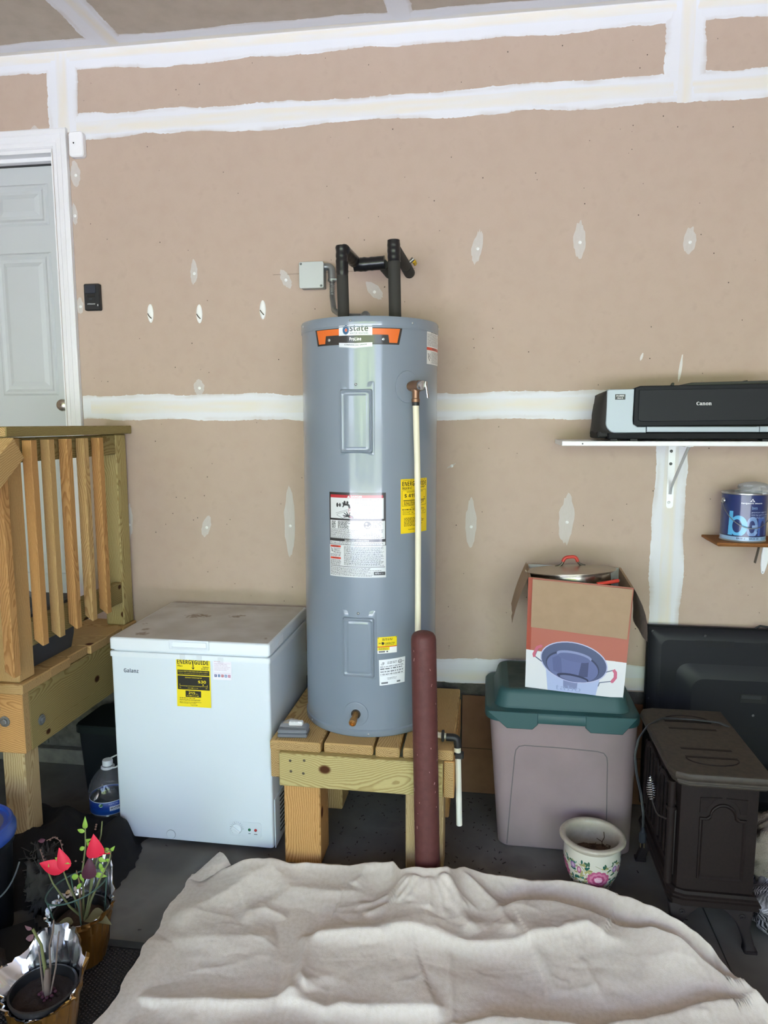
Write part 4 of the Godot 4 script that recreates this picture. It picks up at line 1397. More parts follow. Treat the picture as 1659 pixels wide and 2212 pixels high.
# ---------------------------------------------------------------- things on the wall
func wall_fittings():
	var t := thing("wall_sensor", "white rounded sensor box at the top corner of the door casing", "sensor", Vector3(-1.355, 2.88, 0.0))
	var b := B.new()
	var pl := PackedVector2Array()
	for p in rr_ring(Vector3.ZERO, 0.034, 0.053, 0.014, 6): pl.append(Vector2(p.x, p.z))
	b.extrude(pl, Vector3(-1.352, 2.880, 0.0), 0.030, Basis.IDENTITY, 40.0, 0.004)
	obj("housing", b, M("f0f0f2", 0.4), t)
	b = B.new()
	b.lathe([Vector2(0.009, 0.0), Vector2(0.0085, 0.002), Vector2(0.004, 0.0026)], Vector3(-1.360, 2.884, 0.030), 20, Basis(Vector3.RIGHT, PI / 2), 60)
	obj("lens_ring", b, M("f0f0f2", 0.4), t)
	b = B.new()
	b.lathe([Vector2(0.003, 0.0), Vector2(0.0026, 0.0012), Vector2(0.0004, 0.0016)], Vector3(-1.360, 2.884, 0.0325), 12, Basis(Vector3.RIGHT, PI / 2), 60)
	obj("lens", b, M("1a1a1a", 0.2), t)
	t = thing("opener_console", "black garage door control on the drywall right of the door", "wall control", Vector3(-1.318, 2.23, 0.0))
	b = B.new()
	pl = PackedVector2Array()
	for p in rr_ring(Vector3.ZERO, 0.038, 0.0585, 0.007, 5): pl.append(Vector2(p.x, p.z))
	b.extrude(pl, Vector3(-1.318, 2.230, 0.0), 0.022, Basis.IDENTITY, 40.0, 0.004)
	obj("housing", b, M("1c1d20", 0.45), t)
	b = B.new()
	rbox(b, -1.347, -1.297, 2.246, 2.281, 0.021, 0.026, 0.002)
	obj("push_bar", b, M("2a2f3a", 0.4), t)
	b = B.new()
	rbox(b, -1.341, -1.303, 2.229, 2.242, 0.021, 0.024, 0.001)
	obj("lower_bar", b, M("131416", 0.4), t)
	b = B.new()
	rbox(b, -1.330, -1.314, 2.217, 2.224, 0.021, 0.0236, 0.001)
	obj("light_button", b, M("34373d", 0.4), t)
	b = B.new()
	flat_text(b, "LiftMaster", Vector3(-1.3205, 2.200, 0.0226), 0.038, 0.006)
	obj("lettering", b, M("d8d8d8", 0.5), t)
	b = B.new()
	rbox(b, -1.292, -1.288, 2.190, 2.198, 0.0215, 0.0228, 0)
	obj("indicator", b, M("c8c8c8", 0.5), t)
	# three adhesive hooks
	var where := [[-1.051, 2.155, "left of the three white oval hooks, nearest the black wall control"], [-0.821, 2.148, "middle of the three white oval hooks on the drywall"], [-0.529, 2.158, "right of the three white oval hooks, nearest the tank"]]
	for w in where:
		t = thing("wall_hook", w[2], "hook", Vector3(w[0], w[1], 0), "white oval hooks on the drywall")
		b = B.new()
		b.lathe([Vector2(1.0, 0.0), Vector2(0.97, 0.35), Vector2(0.8, 0.7), Vector2(0.45, 0.93), Vector2(0.01, 1.0)], Vector3(w[0], w[1], 0.0), 30, Basis(Vector3(0.0145, 0, 0), Vector3(0, 0, 0.007), Vector3(0, -0.041, 0)), 60)
		obj("base", b, M("eeeeea", 0.4), t)
		b = B.new()
		b.tube([Vector3(w[0] - 0.010, w[1] - 0.002, 0.006), Vector3(w[0] - 0.004, w[1] - 0.010, 0.013), Vector3(w[0] + 0.003, w[1] - 0.018, 0.013), Vector3(w[0] + 0.006, w[1] - 0.022, 0.006)], 0.0022, 8)
		obj("pin", b, M("6b655c", 0.35, 0.8), t)

# raised lettering on an upright face that looks along z
func flat_text(b: B, s: String, mid: Vector3, wd: float, ht: float, bold := true, serif := false, bs := Basis.IDENTITY):
	var g := Cv.shape(s, bold, serif)
	var lo: Vector2 = g[1]
	var sz: Vector2 = g[2] - g[1]
	var p: PackedVector2Array = g[0]
	for i in range(0, p.size() - 2, 3):
		var q := []
		for k in 3:
			var e: Vector2 = (p[i + k] - lo) / sz
			q.append(mid + bs * Vector3((e.x - 0.5) * wd, (0.5 - e.y) * ht, 0))
		var nn: Vector3 = (q[1] - q[0]).cross(q[2] - q[0])
		if nn.dot(bs.z) < 0: b.tri(q[0], q[2], q[1])
		else: b.tri(q[0], q[1], q[2])

# ---------------------------------------------------------------- chest freezer
const FX0 := -0.981
const FX1 := -0.343
const FZ0 := 0.046
const FZ1 := 0.5946

func freezer():
	var t := thing("chest_freezer", "white chest freezer with a yellow energy label beside the stand", "freezer", Vector3(-0.662, 0, 0.32))
	var white := StandardMaterial3D.new()
	white.albedo_color = Color("d9e2e8")
	white.roughness = 0.42
	var b := B.new()
	var mx := (FX0 + FX1) / 2
	var mz := (FZ0 + FZ1) / 2
	var hx := (FX1 - FX0) / 2
	var hzz := (FZ1 - FZ0) / 2
	var rings := []
	for q in [[0.022, 0.006], [0.026, 0.001], [0.032, 0.0], [0.770, 0.0]]: rings.append(rr_ring(Vector3(mx, q[0], mz), hx - q[1], hzz - q[1], 0.010, 4))
	b.loft(rings)
	obj("body", b, white, t)
	b = B.new()
	rings = []
	for q in [[0.769, -0.001], [0.770, -0.004], [0.787, -0.004], [0.790, -0.002], [0.791, 0.006], [0.7975, 0.010]]: rings.append(rr_ring(Vector3(mx, q[0], mz), hx - q[1], hzz - q[1], 0.010, 4))
	b.loft(rings)
	obj("rim", b, M("dfe6ea", 0.35), t)
	# lid with its soiled top
	var lid := Node3D.new()
	lid.name = "lid"
	t.add_child(lid, true)
	b = B.new()
	rings = []
	for q in [[0.7985, 0.0], [0.799, -0.003], [0.838, -0.003], [0.842, -0.001], [0.8445, 0.003], [0.845, 0.007]]: rings.append(rr_ring(Vector3(mx, q[0], mz), hx - q[1], hzz - q[1], 0.010, 4))
	b.loft(rings, true, false)
	obj("lid_shell", b, M("e2e8ec", 0.38), lid)
	b = B.new()
	var rows := []
	var cs := []
	for i in 70:
		var row := PackedVector3Array()
		var ck := PackedColorArray()
		for j in 60:
			var u := i / 69.0
			var v := j / 59.0
			var x := lerpf(FX0 + 0.006, FX1 - 0.006, u)
			var z := lerpf(FZ0 + 0.006, FZ1 - 0.006, v)
			row.append(Vector3(x, 0.8452 + 0.0012 * sin(PI * u) * sin(PI * v), z))
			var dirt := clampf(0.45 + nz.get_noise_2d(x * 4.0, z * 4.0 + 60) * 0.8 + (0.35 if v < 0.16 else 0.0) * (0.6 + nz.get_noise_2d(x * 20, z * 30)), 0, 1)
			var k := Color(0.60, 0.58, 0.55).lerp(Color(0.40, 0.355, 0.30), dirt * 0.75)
			for st in [[-0.880, 0.535, 0.034], [-0.892, 0.478, 0.020], [-0.770, 0.262, 0.045], [-0.735, 0.255, 0.03], [-0.60, 0.25, 0.03], [-0.575, 0.235, 0.025], [-0.376, 0.530, 0.011], [-0.93, 0.40, 0.012]]:
				var dd: float = Vector2(x - st[0], (z - st[1]) * 1.4).length() / st[2] + nz.get_noise_2d(x * 70, z * 70) * 0.9
				k = k.lerp(Color(0.22, 0.15, 0.09), (1.0 - smoothstep(0.55, 0.95, dd)) * 0.75)
			ck.append(k)
		rows.append(row); cs.append(ck)
	b.grid(rows, false, 180.0, null, cs)
	obj("soiled_top", b, vcol(0.55), lid)
	# grip pressed into the lid's front edge
	b = B.new()
	rings = []
	for pr in [[0.0, 0.0, 0.004], [0.0, 0.0032, 0.004], [0.003, 0.0042, 0.004], [0.008, 0.0042, 0.004], [0.010, 0.0028, 0.004], [0.015, -0.003, 0.004], [0.017, -0.004, 0.004]]:
		var ring := PackedVector3Array()
		for p in rr_ring(Vector3.ZERO, 0.080 - pr[0], 0.0185 - pr[0] * 0.75, pr[2], 4): ring.append(Vector3(-0.6575 + p.x, 0.8285 - p.z, FZ1 + 0.0035 + pr[1]))
		ring.reverse()
		rings.append(ring)
	b.grid(rings, true, 35.0, null, null, true)
	var rg: PackedVector3Array = rings[-1]
	b.fan(rg, false)
	obj("lid_grip", b, M("dde4ea", 0.4), lid)
	# side grip
	b = B.new()
	b.extrude(PackedVector2Array([Vector2(-0.425, 0.802), Vector2(-0.545, 0.802), Vector2(-0.425, 0.832)]), Vector3(FX1 + 0.0032, 0, 0), 0.0012, Basis(Vector3(0, 0, -1), Vector3.UP, Vector3.RIGHT))
	obj("side_grip", b, M("f2f5f7", 0.35), lid)
	# side grille
	b = B.new()
	b.box(Vector3(FX1 + 0.002, 0.115, 0.475), Vector3(0.004, 0.200, 0.200), 0.0015)
	var gr := obj("side_grille", b, white, t)
	for i in 9:
		b = B.new()
		b.box(Vector3(FX1 + 0.0045, 0.045 + i * 0.018, 0.455), Vector3(0.002, 0.005, 0.120), 0, Basis(Vector3.RIGHT, -0.12))
		obj("slot", b, M("2a2d30", 0.7), gr)
	# control panel
	var pz := FZ1 + 0.0005
	b = B.new()
	var pl := PackedVector2Array()
	for p in rr_ring(Vector3.ZERO, 0.064, 0.0305, 0.008, 5): pl.append(Vector2(p.x, p.z))
	b.extrude(pl, Vector3(-0.4545, 0.096, pz - 0.001), 0.0022, Basis.IDENTITY, 40.0, 0.0008)
	var cp := obj("control_panel", b, M("d3dce2", 0.4), t)
	var ticks := B.new()
	for i in 13:
		var a := -2.4 + 4.0 * i / 12.0
		ticks.box(Vector3(-0.489 + sin(a) * 0.0255, 0.098 + cos(a) * 0.0255, pz + 0.0014), Vector3(0.0012, 0.004 if i % 3 == 0 else 0.0022, 0.0004), 0, Basis(Vector3.BACK, -a))
	ticks.box(Vector3(-0.438, 0.080, pz + 0.0014), Vector3(0.009, 0.0022, 0.0004), 0)
	ticks.box(Vector3(-0.413, 0.0785, pz + 0.0014), Vector3(0.013, 0.0022, 0.0004), 0)
	obj("markings", ticks, M("3c4147", 0.6), cp)
	var kb := Basis(Vector3.RIGHT, PI / 2)
	b = B.new()
	b.lathe([Vector2(0.0215, 0), Vector2(0.0215, 0.006), Vector2(0.0195, 0.009), Vector2(0.001, 0.009)], Vector3(-0.489, 0.098, pz + 0.001), 36, kb)
	b.box(Vector3(-0.489, 0.098, pz + 0.013), Vector3(0.038, 0.007, 0.008), 0.002, Basis(Vector3.BACK, -0.6))
	obj("dial", b, M("dbe3e8", 0.35), cp)
	for q in [[-0.438, "1d6b45"], [-0.413, "b3242a"]]:
		b = B.new()
		b.lathe([Vector2(0.0058, 0), Vector2(0.0055, 0.002), Vector2(0.003, 0.0036), Vector2(0.0005, 0.004)], Vector3(q[0], 0.0955, pz + 0.001), 18, kb, 70)
		obj("indicator", b, M(q[1], 0.25), cp)
	b = B.new()
	b.lathe([Vector2(0.0178, -0.001), Vector2(0.0178, 0.0025), Vector2(0.0165, 0.0035), Vector2(0.001, 0.0036)], Vector3(-0.763, 0.036 + 0.012, pz), 36, kb)
	var rg2 := B.new()
	rg2.lathe([Vector2(0.0190, -0.001), Vector2(0.0190, 0.0009), Vector2(0.0175, 0.0010)], Vector3(-0.763, 0.048, pz), 36, kb)
	obj("cap_groove", rg2, M("8e979d", 0.6), t)
	obj("drain_cap", b, M("d6e0e6", 0.45), t)
	# name and stickers
	b = B.new()
	flat_text(b, "Galanz", Vector3(-0.8995, 0.7145, pz + 0.0004), 0.061, 0.0165, true)
	obj("lettering", b, M("4b5563", 0.5), t)
	var cv := Cv.new(320, 470, Color("f0d912"))
	var k := Color("1d1b10")
	cv.lines(12, 8, 50, 1, 8, 4, k, 0.1); cv.lines(124, 9, 180, 1, 8, 3, k, 0.1)
	cv.text("ENERGY", 10, 28, 40, k, 0.0, 158); cv.text("GUIDE", 172, 28, 40, k, 0.0, 132)
	cv.rect(155, 44, 8, 62, k); cv.poly(PackedVector2Array([Vector2(142, 96), Vector2(159, 104), Vector2(176, 96), Vector2(159, 118)]), k)
	cv.lines(12, 78, 56, 2, 10, 5, k, 0.2); cv.text("Galanz", 306, 82, 13, k, 1.0, 56); cv.lines(236, 100, 70, 2, 10, 5, k, 0.1)
	cv.rect(10, 124, 300, 46, k)
	cv.text("Compare ONLY to other labels with yellow numbers.", 160, 132, 13, Color("f0d912"), 0.5, 284); cv.text("Labels with yellow numbers are based on the same test procedures.", 160, 152, 10, Color("f0d912"), 0.5, 270, false)
	cv.rect(10, 178, 300, 130, k)
	cv.text("Estimated Yearly Energy Cost", 160, 188, 14, Color("f0d912"), 0.5, 156)
	cv.text("$30", 202, 216, 30, Color("f0d912"), 0.0, 74); cv.poly(PackedVector2Array([Vector2(240, 254), Vector2(258, 254), Vector2(249, 268)]), Color("f0d912"))
	cv.rect(28, 272, 260, 3, Color("f0d912")); cv.rect(28, 254, 3, 22, Color("f0d912")); cv.rect(286, 258, 3, 22, Color("f0d912"))
	for x in [90, 156, 222]: cv.rect(x, 272, 2, 8, Color("f0d912"))
	cv.lines(24, 286, 16, 1, 8, 8, Color("f0d912"), 0.0); cv.lines(104, 290, 100, 1, 8, 6, Color("f0d912"), 0.1); cv.lines(272, 286, 16, 1, 8, 8, Color("f0d912"), 0.0)
	cv.rect(82, 318, 146, 60, k)
	cv.text("215", 110, 326, 26, Color("f0d912"), 0.0, 62); cv.text("kWh", 178, 344, 8, Color("f0d912"), 0.0)
	cv.lines(92, 362, 124, 1, 8, 7, Color("f0d912"), 0.05)
	cv.lines(24, 386, 150, 1, 8, 5, k, 0.1); cv.lines(24, 400, 216, 2, 8, 4, k, 0.1); cv.lines(24, 424, 220, 2, 10, 4, k, 0.4)
	cv.text("ftc.gov/energy", 160, 448, 9, k, 0.5, 66)
	b = B.new()
	sheet(b, Vector3(-0.645, 0.682, pz + 0.0008), 0.137, 0.197, 0.004)
	obj("energy_label", b, printed(cv, 0.4, 0.2), t)
	cv = Cv.new(190, 210, Color("eae6f0"))
	cv.text("Galanz", 10, 8, 16, Color("b3364a"), 0.0, 62)
	cv.lines(14, 48, 166, 5, 15, 4, Color("b79aa8"), 0.3); cv.rect(10, 40, 170, 2, Color("cfa9b4")); cv.rect(10, 140, 170, 2, Color("cfa9b4"))
	for i in 5:
		var ic: Color = [Color("2d3f78"), Color("2c5f92"), Color("a83240"), Color("33699e"), Color("b04a78")][i]
		cv.rect(14 + i * 35, 156, 24, 26, ic)
	cv.text("f", 26, 160, 18, Color("f2f2f6"), 0.5); cv.text("in", 61, 162, 14, Color("f2f2f6"), 0.5); cv.poly(PackedVector2Array([Vector2(90, 162), Vector2(104, 169), Vector2(90, 176)]), Color("f2f2f6")); cv.oval(131, 169, 7, 6, Color("f2f2f6")); cv.oval(166, 169, 7, 7, Color("f2f2f6")); cv.oval(166, 169, 4, 4, Color("b04a78"))
	b = B.new()
	sheet(b, Vector3(-0.5285, 0.737, pz + 0.0008), 0.073, 0.079, 0.003)
	obj("info_card", b, printed(cv, 0.5), t)
	for p in [Vector3(-0.685, 0.783, pz + 0.0042), Vector3(-0.618, 0.781, pz + 0.0042), Vector3(-0.533, 0.778, pz + 0.0042)]:
		b = B.new()
		b.quad(p + Vector3(-0.011, -0.016, 0.0012), p + Vector3(0.011, -0.016, 0.0012), p + Vector3(0.011, 0.008, 0.0006), p + Vector3(-0.011, 0.008, 0.0006))
		obj("clear_tape", b, film(0.08), t)
	for x in [-0.95, -0.39]:
		for z in [0.09, 0.55]:
			b = B.new()
			b.lathe([Vector2(0.014, 0), Vector2(0.014, 0.024)], Vector3(x, 0, z), 14)
			obj("foot", b, M("3a3d40", 0.6), t)

# an upright paper sheet whose lower edge lifts a little off the surface
func sheet(b: B, mid: Vector3, wd: float, ht: float, lift: float):
	var rows := []
	var uvs := []
	for r in 7:
		var v := r / 6.0
		var row := PackedVector3Array()
		var ur := PackedVector2Array()
		for s in 5:
			var u := s / 4.0
			row.append(mid + Vector3((u - 0.5) * wd, (v - 0.5) * ht, lift * (1.0 - v) * (1.0 - v)))
			ur.append(Vector2(u, 1.0 - v))
		rows.append(row); uvs.append(ur)
	b.grid(rows, false, 180.0, uvs)

func bollard():
	var t := thing("steel_bollard", "dark red steel bollard standing before the tank stand", "bollard", Vector3(0.266, 0, 0.712))
	var b := B.new()
	var rows := []
	for q in [[0.0, 0.0445], [0.9, 0.0435], [0.925, 0.0435], [0.938, 0.041], [0.947, 0.035], [0.952, 0.024], [0.954, 0.010], [0.9545, 0.001]]:
		var row := PackedVector3Array()
		for s in 40:
			var a := TAU * s / 40
			row.append(Vector3(0.2685 - 0.021 * q[0] / 0.95 + sin(a) * q[1], q[0], 0.712 + cos(a) * q[1]))
		rows.append(row)
	b.grid(rows, true, 60.0)
	var m := mottled(["532b28", "5b302c", "623532", "562d2a"], [0.0, 0.4, 0.75, 1.0], 0.03, 2.0, 0.6, 0.05, 4.0, 31)
	obj("post", b, m, t)
	b = B.new()
	for i in 18:
		var a := rng.randf_range(-1.3, 1.5)
		var y := rng.randf_range(0.15, 0.90)
		var l := rng.randf_range(0.002, 0.012)
		var p := Vector3(0.2685 - 0.021 * y / 0.95 + sin(a) * 0.0444, y, 0.712 + cos(a) * 0.0444)
		b.box(p, Vector3(rng.randf_range(0.001, 0.003), l, 0.0006), 0, Basis(Vector3.UP, a) * Basis(Vector3.BACK, rng.randf_range(-0.5, 0.5)))
	tag(obj("paint_chips", b, M("b98f88", 0.7), t), "", "", "", "stuff")

# ---------------------------------------------------------------- canvas drop cloth
# crest lines across the floor: points x, z in pairs; height, half width before and behind the line, taper at the ends
const FOLDS := [
	[[-0.09, 1.02, -0.06, 1.04, 0.06, 1.02, 0.20, 1.01, 0.36, 1.015, 0.46, 1.00, 0.58, 0.98, 0.69, 0.94, 0.80, 0.91, 0.85, 0.95, 0.95, 0.95], 0.040, 0.030, 0.13],
	[[-0.59, 1.10, -0.50, 1.09, -0.36, 1.08, -0.25, 1.05, -0.18, 1.04], 0.012, 0.05, 0.09],
	[[-0.60, 1.32, -0.48, 1.34, -0.29, 1.33, -0.23, 1.33, -0.16, 1.31, -0.12, 1.29, -0.08, 1.27, -0.03, 1.27], 0.024, 0.022, 0.09],
	[[-0.12, 1.30, -0.08, 1.29, -0.03, 1.29, 0.03, 1.31, 0.07, 1.29, 0.12, 1.29, 0.23, 1.28, 0.34, 1.27, 0.38, 1.24], 0.030, 0.022, 0.10],
	[[0.37, 1.03, 0.37, 1.12, 0.38, 1.21, 0.39, 1.31, 0.40, 1.5], 0.009, 0.030, 0.012],
	[[-0.12, 1.00, -0.09, 1.08, -0.08, 1.15, -0.07, 1.21, -0.03, 1.26], 0.026, 0.020, 0.07],
	[[-0.37, 0.98, -0.31, 0.97, -0.26, 0.89, -0.21, 0.82, -0.17, 0.81, -0.05, 0.82, 0.02, 0.82, 0.10, 0.83], 0.014, 0.05, 0.06],
	[[-0.56, 1.05, -0.50, 0.94, -0.42, 0.86, -0.34, 0.77, -0.24, 0.69], 0.026, 0.07, 0.10],
	[[-0.35, 0.96, -0.27, 0.93, -0.21, 0.93, -0.18, 0.95], 0.008, 0.03, 0.03],
	[[0.27, 0.70, 0.32, 0.74, 0.36, 0.82, 0.42, 0.92, 0.46, 0.96], 0.022, 0.05, 0.045],
	[[0.37, 0.73, 0.46, 0.77, 0.51, 0.81, 0.54, 0.89, 0.58, 0.97], 0.022, 0.05, 0.03],
	[[0.50, 0.85, 0.56, 0.825, 0.64, 0.805, 0.71, 0.805, 0.78, 0.835, 0.86, 0.88, 0.98, 0.925, 1.07, 0.985, 1.14, 1.045, 1.21, 1.11, 1.28, 1.18], 0.050, 0.15, 0.014],
	[[0.29, 1.32, 0.46, 1.30, 0.58, 1.285, 0.69, 1.27, 0.78, 1.27, 0.83, 1.25, 0.92, 1.23, 1.04, 1.19, 1.19, 1.15, 1.32, 1.11], 0.042, 0.14, 0.018],
	[[0.04, 0.69, 0.03, 0.75, 0.01, 0.79], 0.010, 0.02, 0.02],
	[[-0.25, 1.44, 0.0, 1.40, 0.25, 1.43], 0.012, 0.06, 0.06],
	[[0.62, 0.98, 0.66, 1.06, 0.69, 1.16], 0.008, 0.025, 0.03],
	[[0.76, 1.00, 0.80, 1.10, 0.83, 1.18], 0.006, 0.015, 0.02],
]
const BACK_EDGE := [-0.60, 0.760, -0.56, 0.735, -0.50, 0.720, -0.30, 0.690, -0.12, 0.675, 0.05, 0.668, 0.14, 0.690, 0.18, 0.757, 0.266, 0.772, 0.35, 0.752, 0.40, 0.690, 0.56, 0.655, 0.72, 0.650, 0.80, 0.665, 0.87, 0.700, 0.936, 0.765, 1.00, 0.825, 1.065, 0.876, 1.123, 0.900, 1.160, 0.935, 1.176, 0.99, 1.21, 1.08, 1.27, 1.16, 1.45, 1.33, 1.7, 1.6]

func back_edge(x: float) -> float:
	for i in range(0, BACK_EDGE.size() - 2, 2):
		if x <= BACK_EDGE[i + 2]: return lerpf(BACK_EDGE[i + 1], BACK_EDGE[i + 3], smoothstep(0, 1, clampf((x - BACK_EDGE[i]) / (BACK_EDGE[i + 2] - BACK_EDGE[i]), 0, 1)) * 0.5 + 0.5 * clampf((x - BACK_EDGE[i]) / (BACK_EDGE[i + 2] - BACK_EDGE[i]), 0, 1))
	return BACK_EDGE[-1]

var creases := []

func fold_height(x: float, z: float) -> float:
	var h := 0.0
	for f in creases:
		if x < f[0] or x > f[1] or z < f[2] or z > f[3]: continue
		var p: PackedVector2Array = f[4]
		var best := 1e9
		var side := 1.0
		var along := 0.0
		var n := p.size()
		var me := Vector2(x, z)
		for i in n - 1:
			var a := p[i]
			var ab := p[i + 1] - a
			var q := me - a
			var t := clampf(q.dot(ab) / ab.length_squared(), 0, 1)
			var d := (q - ab * t).length_squared()
			if d < best:
				best = d
				side = ab.x * q.y - ab.y * q.x
				along = (i + t) / (n - 1.0)
		best = sqrt(best)
		var wd: float = f[6] if side > 0 else f[7]
		var e := best / wd
		if e > 3.0: continue
		var taper := smoothstep(0.0, 0.16, along) * (1.0 - smoothstep(0.84, 1.0, along))
		# a creased crest: nearly straight flanks meeting in a soft edge
		h += f[5] * exp(-1.25 * (sqrt(e * e + 0.012) - 0.11)) * taper
	return h

func crease(p: Array, h: float, w0: float, w1: float):
	var q := PackedVector2Array()
	var lo := Vector2(1e9, 1e9)
	var hi := -lo
	for i in range(0, p.size(), 2):
		var v := Vector2(p[i], p[i + 1])
		q.append(v)
		lo = lo.min(v); hi = hi.max(v)
	var r := maxf(w0, w1) * 3.0
	creases.append([lo.x - r, hi.x + r, lo.y - r, hi.y + r, q, h, w0, w1])

func drop_cloth():
	var smooth_noise: FastNoiseLite = nz.duplicate()
	smooth_noise.fractal_octaves = 1
	for f in FOLDS: crease(f[0], f[1], f[2], f[3])
	# creases radiating from the bunched cloth at the post and the stove, and small wrinkles all over
	for k in 9:
		var a := lerpf(-1.15, 1.25, k / 8.0) + rng.randf_range(-0.1, 0.1)
		var l := rng.randf_range(0.10, 0.22)
		crease([0.266 + sin(a) * 0.05, 0.80 + cos(a) * 0.02, 0.266 + sin(a + 0.06) * (0.05 + l * 0.6), 0.80 + cos(a) * l * 0.6, 0.266 + sin(a) * (0.05 + l), 0.80 + cos(a) * l], rng.randf_range(0.006, 0.014), 0.022, 0.014)
	for k in 95:
		var p := Vector2(rng.randf_range(-0.55, 1.2), rng.randf_range(0.74, 1.55))
		var a := rng.randf_range(-0.5, 0.5) if k % 3 else rng.randf_range(-1.5, 1.5)
		var l := rng.randf_range(0.05, 0.20)
		var dv := Vector2(cos(a), sin(a)) * l
		var m := p + dv * 0.5 + dv.orthogonal() * rng.randf_range(-0.15, 0.15)
		crease([p.x, p.y, m.x, m.y, p.x + dv.x, p.y + dv.y], rng.randf_range(0.001, 0.0042) * (1.0 if k % 4 else -1.0), rng.randf_range(0.010, 0.022), rng.randf_range(0.008, 0.018))
	var b := B.new()
	var nx := 380
	var nzz := 300
	var rows := []
	for i in nx + 1:
		var x := lerpf(-0.60, 1.62, float(i) / nx)
		var zb := back_edge(x) + nz.get_noise_2d(x * 3.0, 5) * 0.008
		var row := PackedVector3Array()
		var at_post := exp(-pow((x - 0.266) / 0.16, 2.0))
		var at_leg := exp(-pow((x - 1.03) / 0.13, 2.0))
		var ridge := (0.046 + 0.010 * nz.get_noise_2d(x * 4.0, 3)) * smoothstep(-0.55, -0.38, x) + 0.080 * at_post + 0.066 * at_leg
		var reach := 0.055 + 0.11 * at_post + 0.05 * at_leg
		for j in nzz + 1:
			var t := pow(float(j) / nzz, 1.45)
			var z := lerpf(zb, 2.15, t)
			var xx := x
			if i < 12: xx += nz.get_noise_2d(z * 3.0, 77) * 0.03 * (1.0 - i / 12.0)
			var d := z - zb
			var roll := sqrt(clampf(1.0 - pow(1.0 - clampf(d / 0.030, 0, 1), 2.0), 0, 1))
			var bump := ridge * roll * exp(-maxf(0.0, d - 0.03) / reach)
			var y := 0.006 + bump + fold_height(x, z) * smoothstep(0.0, 0.04, d)
			y += smooth_noise.get_noise_2d(x * 2.2, z * 2.8) * 0.014 * smoothstep(0.0, 0.1, d)
			y += smooth_noise.get_noise_2d(x * 7.0 + 9, z * 11.0) * 0.0022 + smooth_noise.get_noise_2d(x * 20.0, z * 27.0) * 0.0007
			y = maxf(y, 0.004)
			if xx < -0.57: y *= smoothstep(-0.61, -0.55, xx) * 0.6 + 0.4
			y = maxf(y, 0.014 * (1.0 - smoothstep(-0.55, -0.47, xx)) * smoothstep(1.06, 1.12, z))
			row.append(Vector3(xx, y, z))
		rows.append(row)
	b.grid(rows)
	var m := StandardMaterial3D.new()
	m.albedo_texture = noise_tex(0.05, 512, 41, [[0.0, 0.45, 0.8, 1.0], ["d2c6b7", "dbd0c2", "e0d6ca", "d5cbbd"]], 5)
	m.uv1_triplanar = true
	m.uv1_world_triplanar = true
	m.uv1_scale = Vector3(2.2, 2.2, 2.2)
	m.roughness = 0.92
	m.metallic_specular = 0.2
	m.heightmap_enabled = true
	m.heightmap_scale = 0.05
	m.heightmap_texture = noise_tex(0.25, 512, 42)
	tag(obj("drop_cloth", b, m), "rumpled beige canvas drop cloth spread over the floor in front", "drop cloth")
	# turned-up corner by the freezer
	b = B.new()
	rows = []
	for i in 13:
		var row := PackedVector3Array()
		for j in 9:
			var u := i / 12.0
			var v := j / 8.0
			var p0 := Vector3(-0.600, 0.012, 0.80).lerp(Vector3(-0.545, 0.022, 0.640), u)
			var p1 := Vector3(-0.545, 0.02, 0.82).lerp(Vector3(-0.475, 0.016, 0.705), u)
			row.append(p0.lerp(p1, v) + Vector3(0, 0.012 * sin(v * PI) * u + 0.004 * nz.get_noise_2d(u * 4, v * 4), 0))
		rows.append(row)
	b.grid(rows)
	obj("turned_corner", b, m, get_node("drop_cloth"))

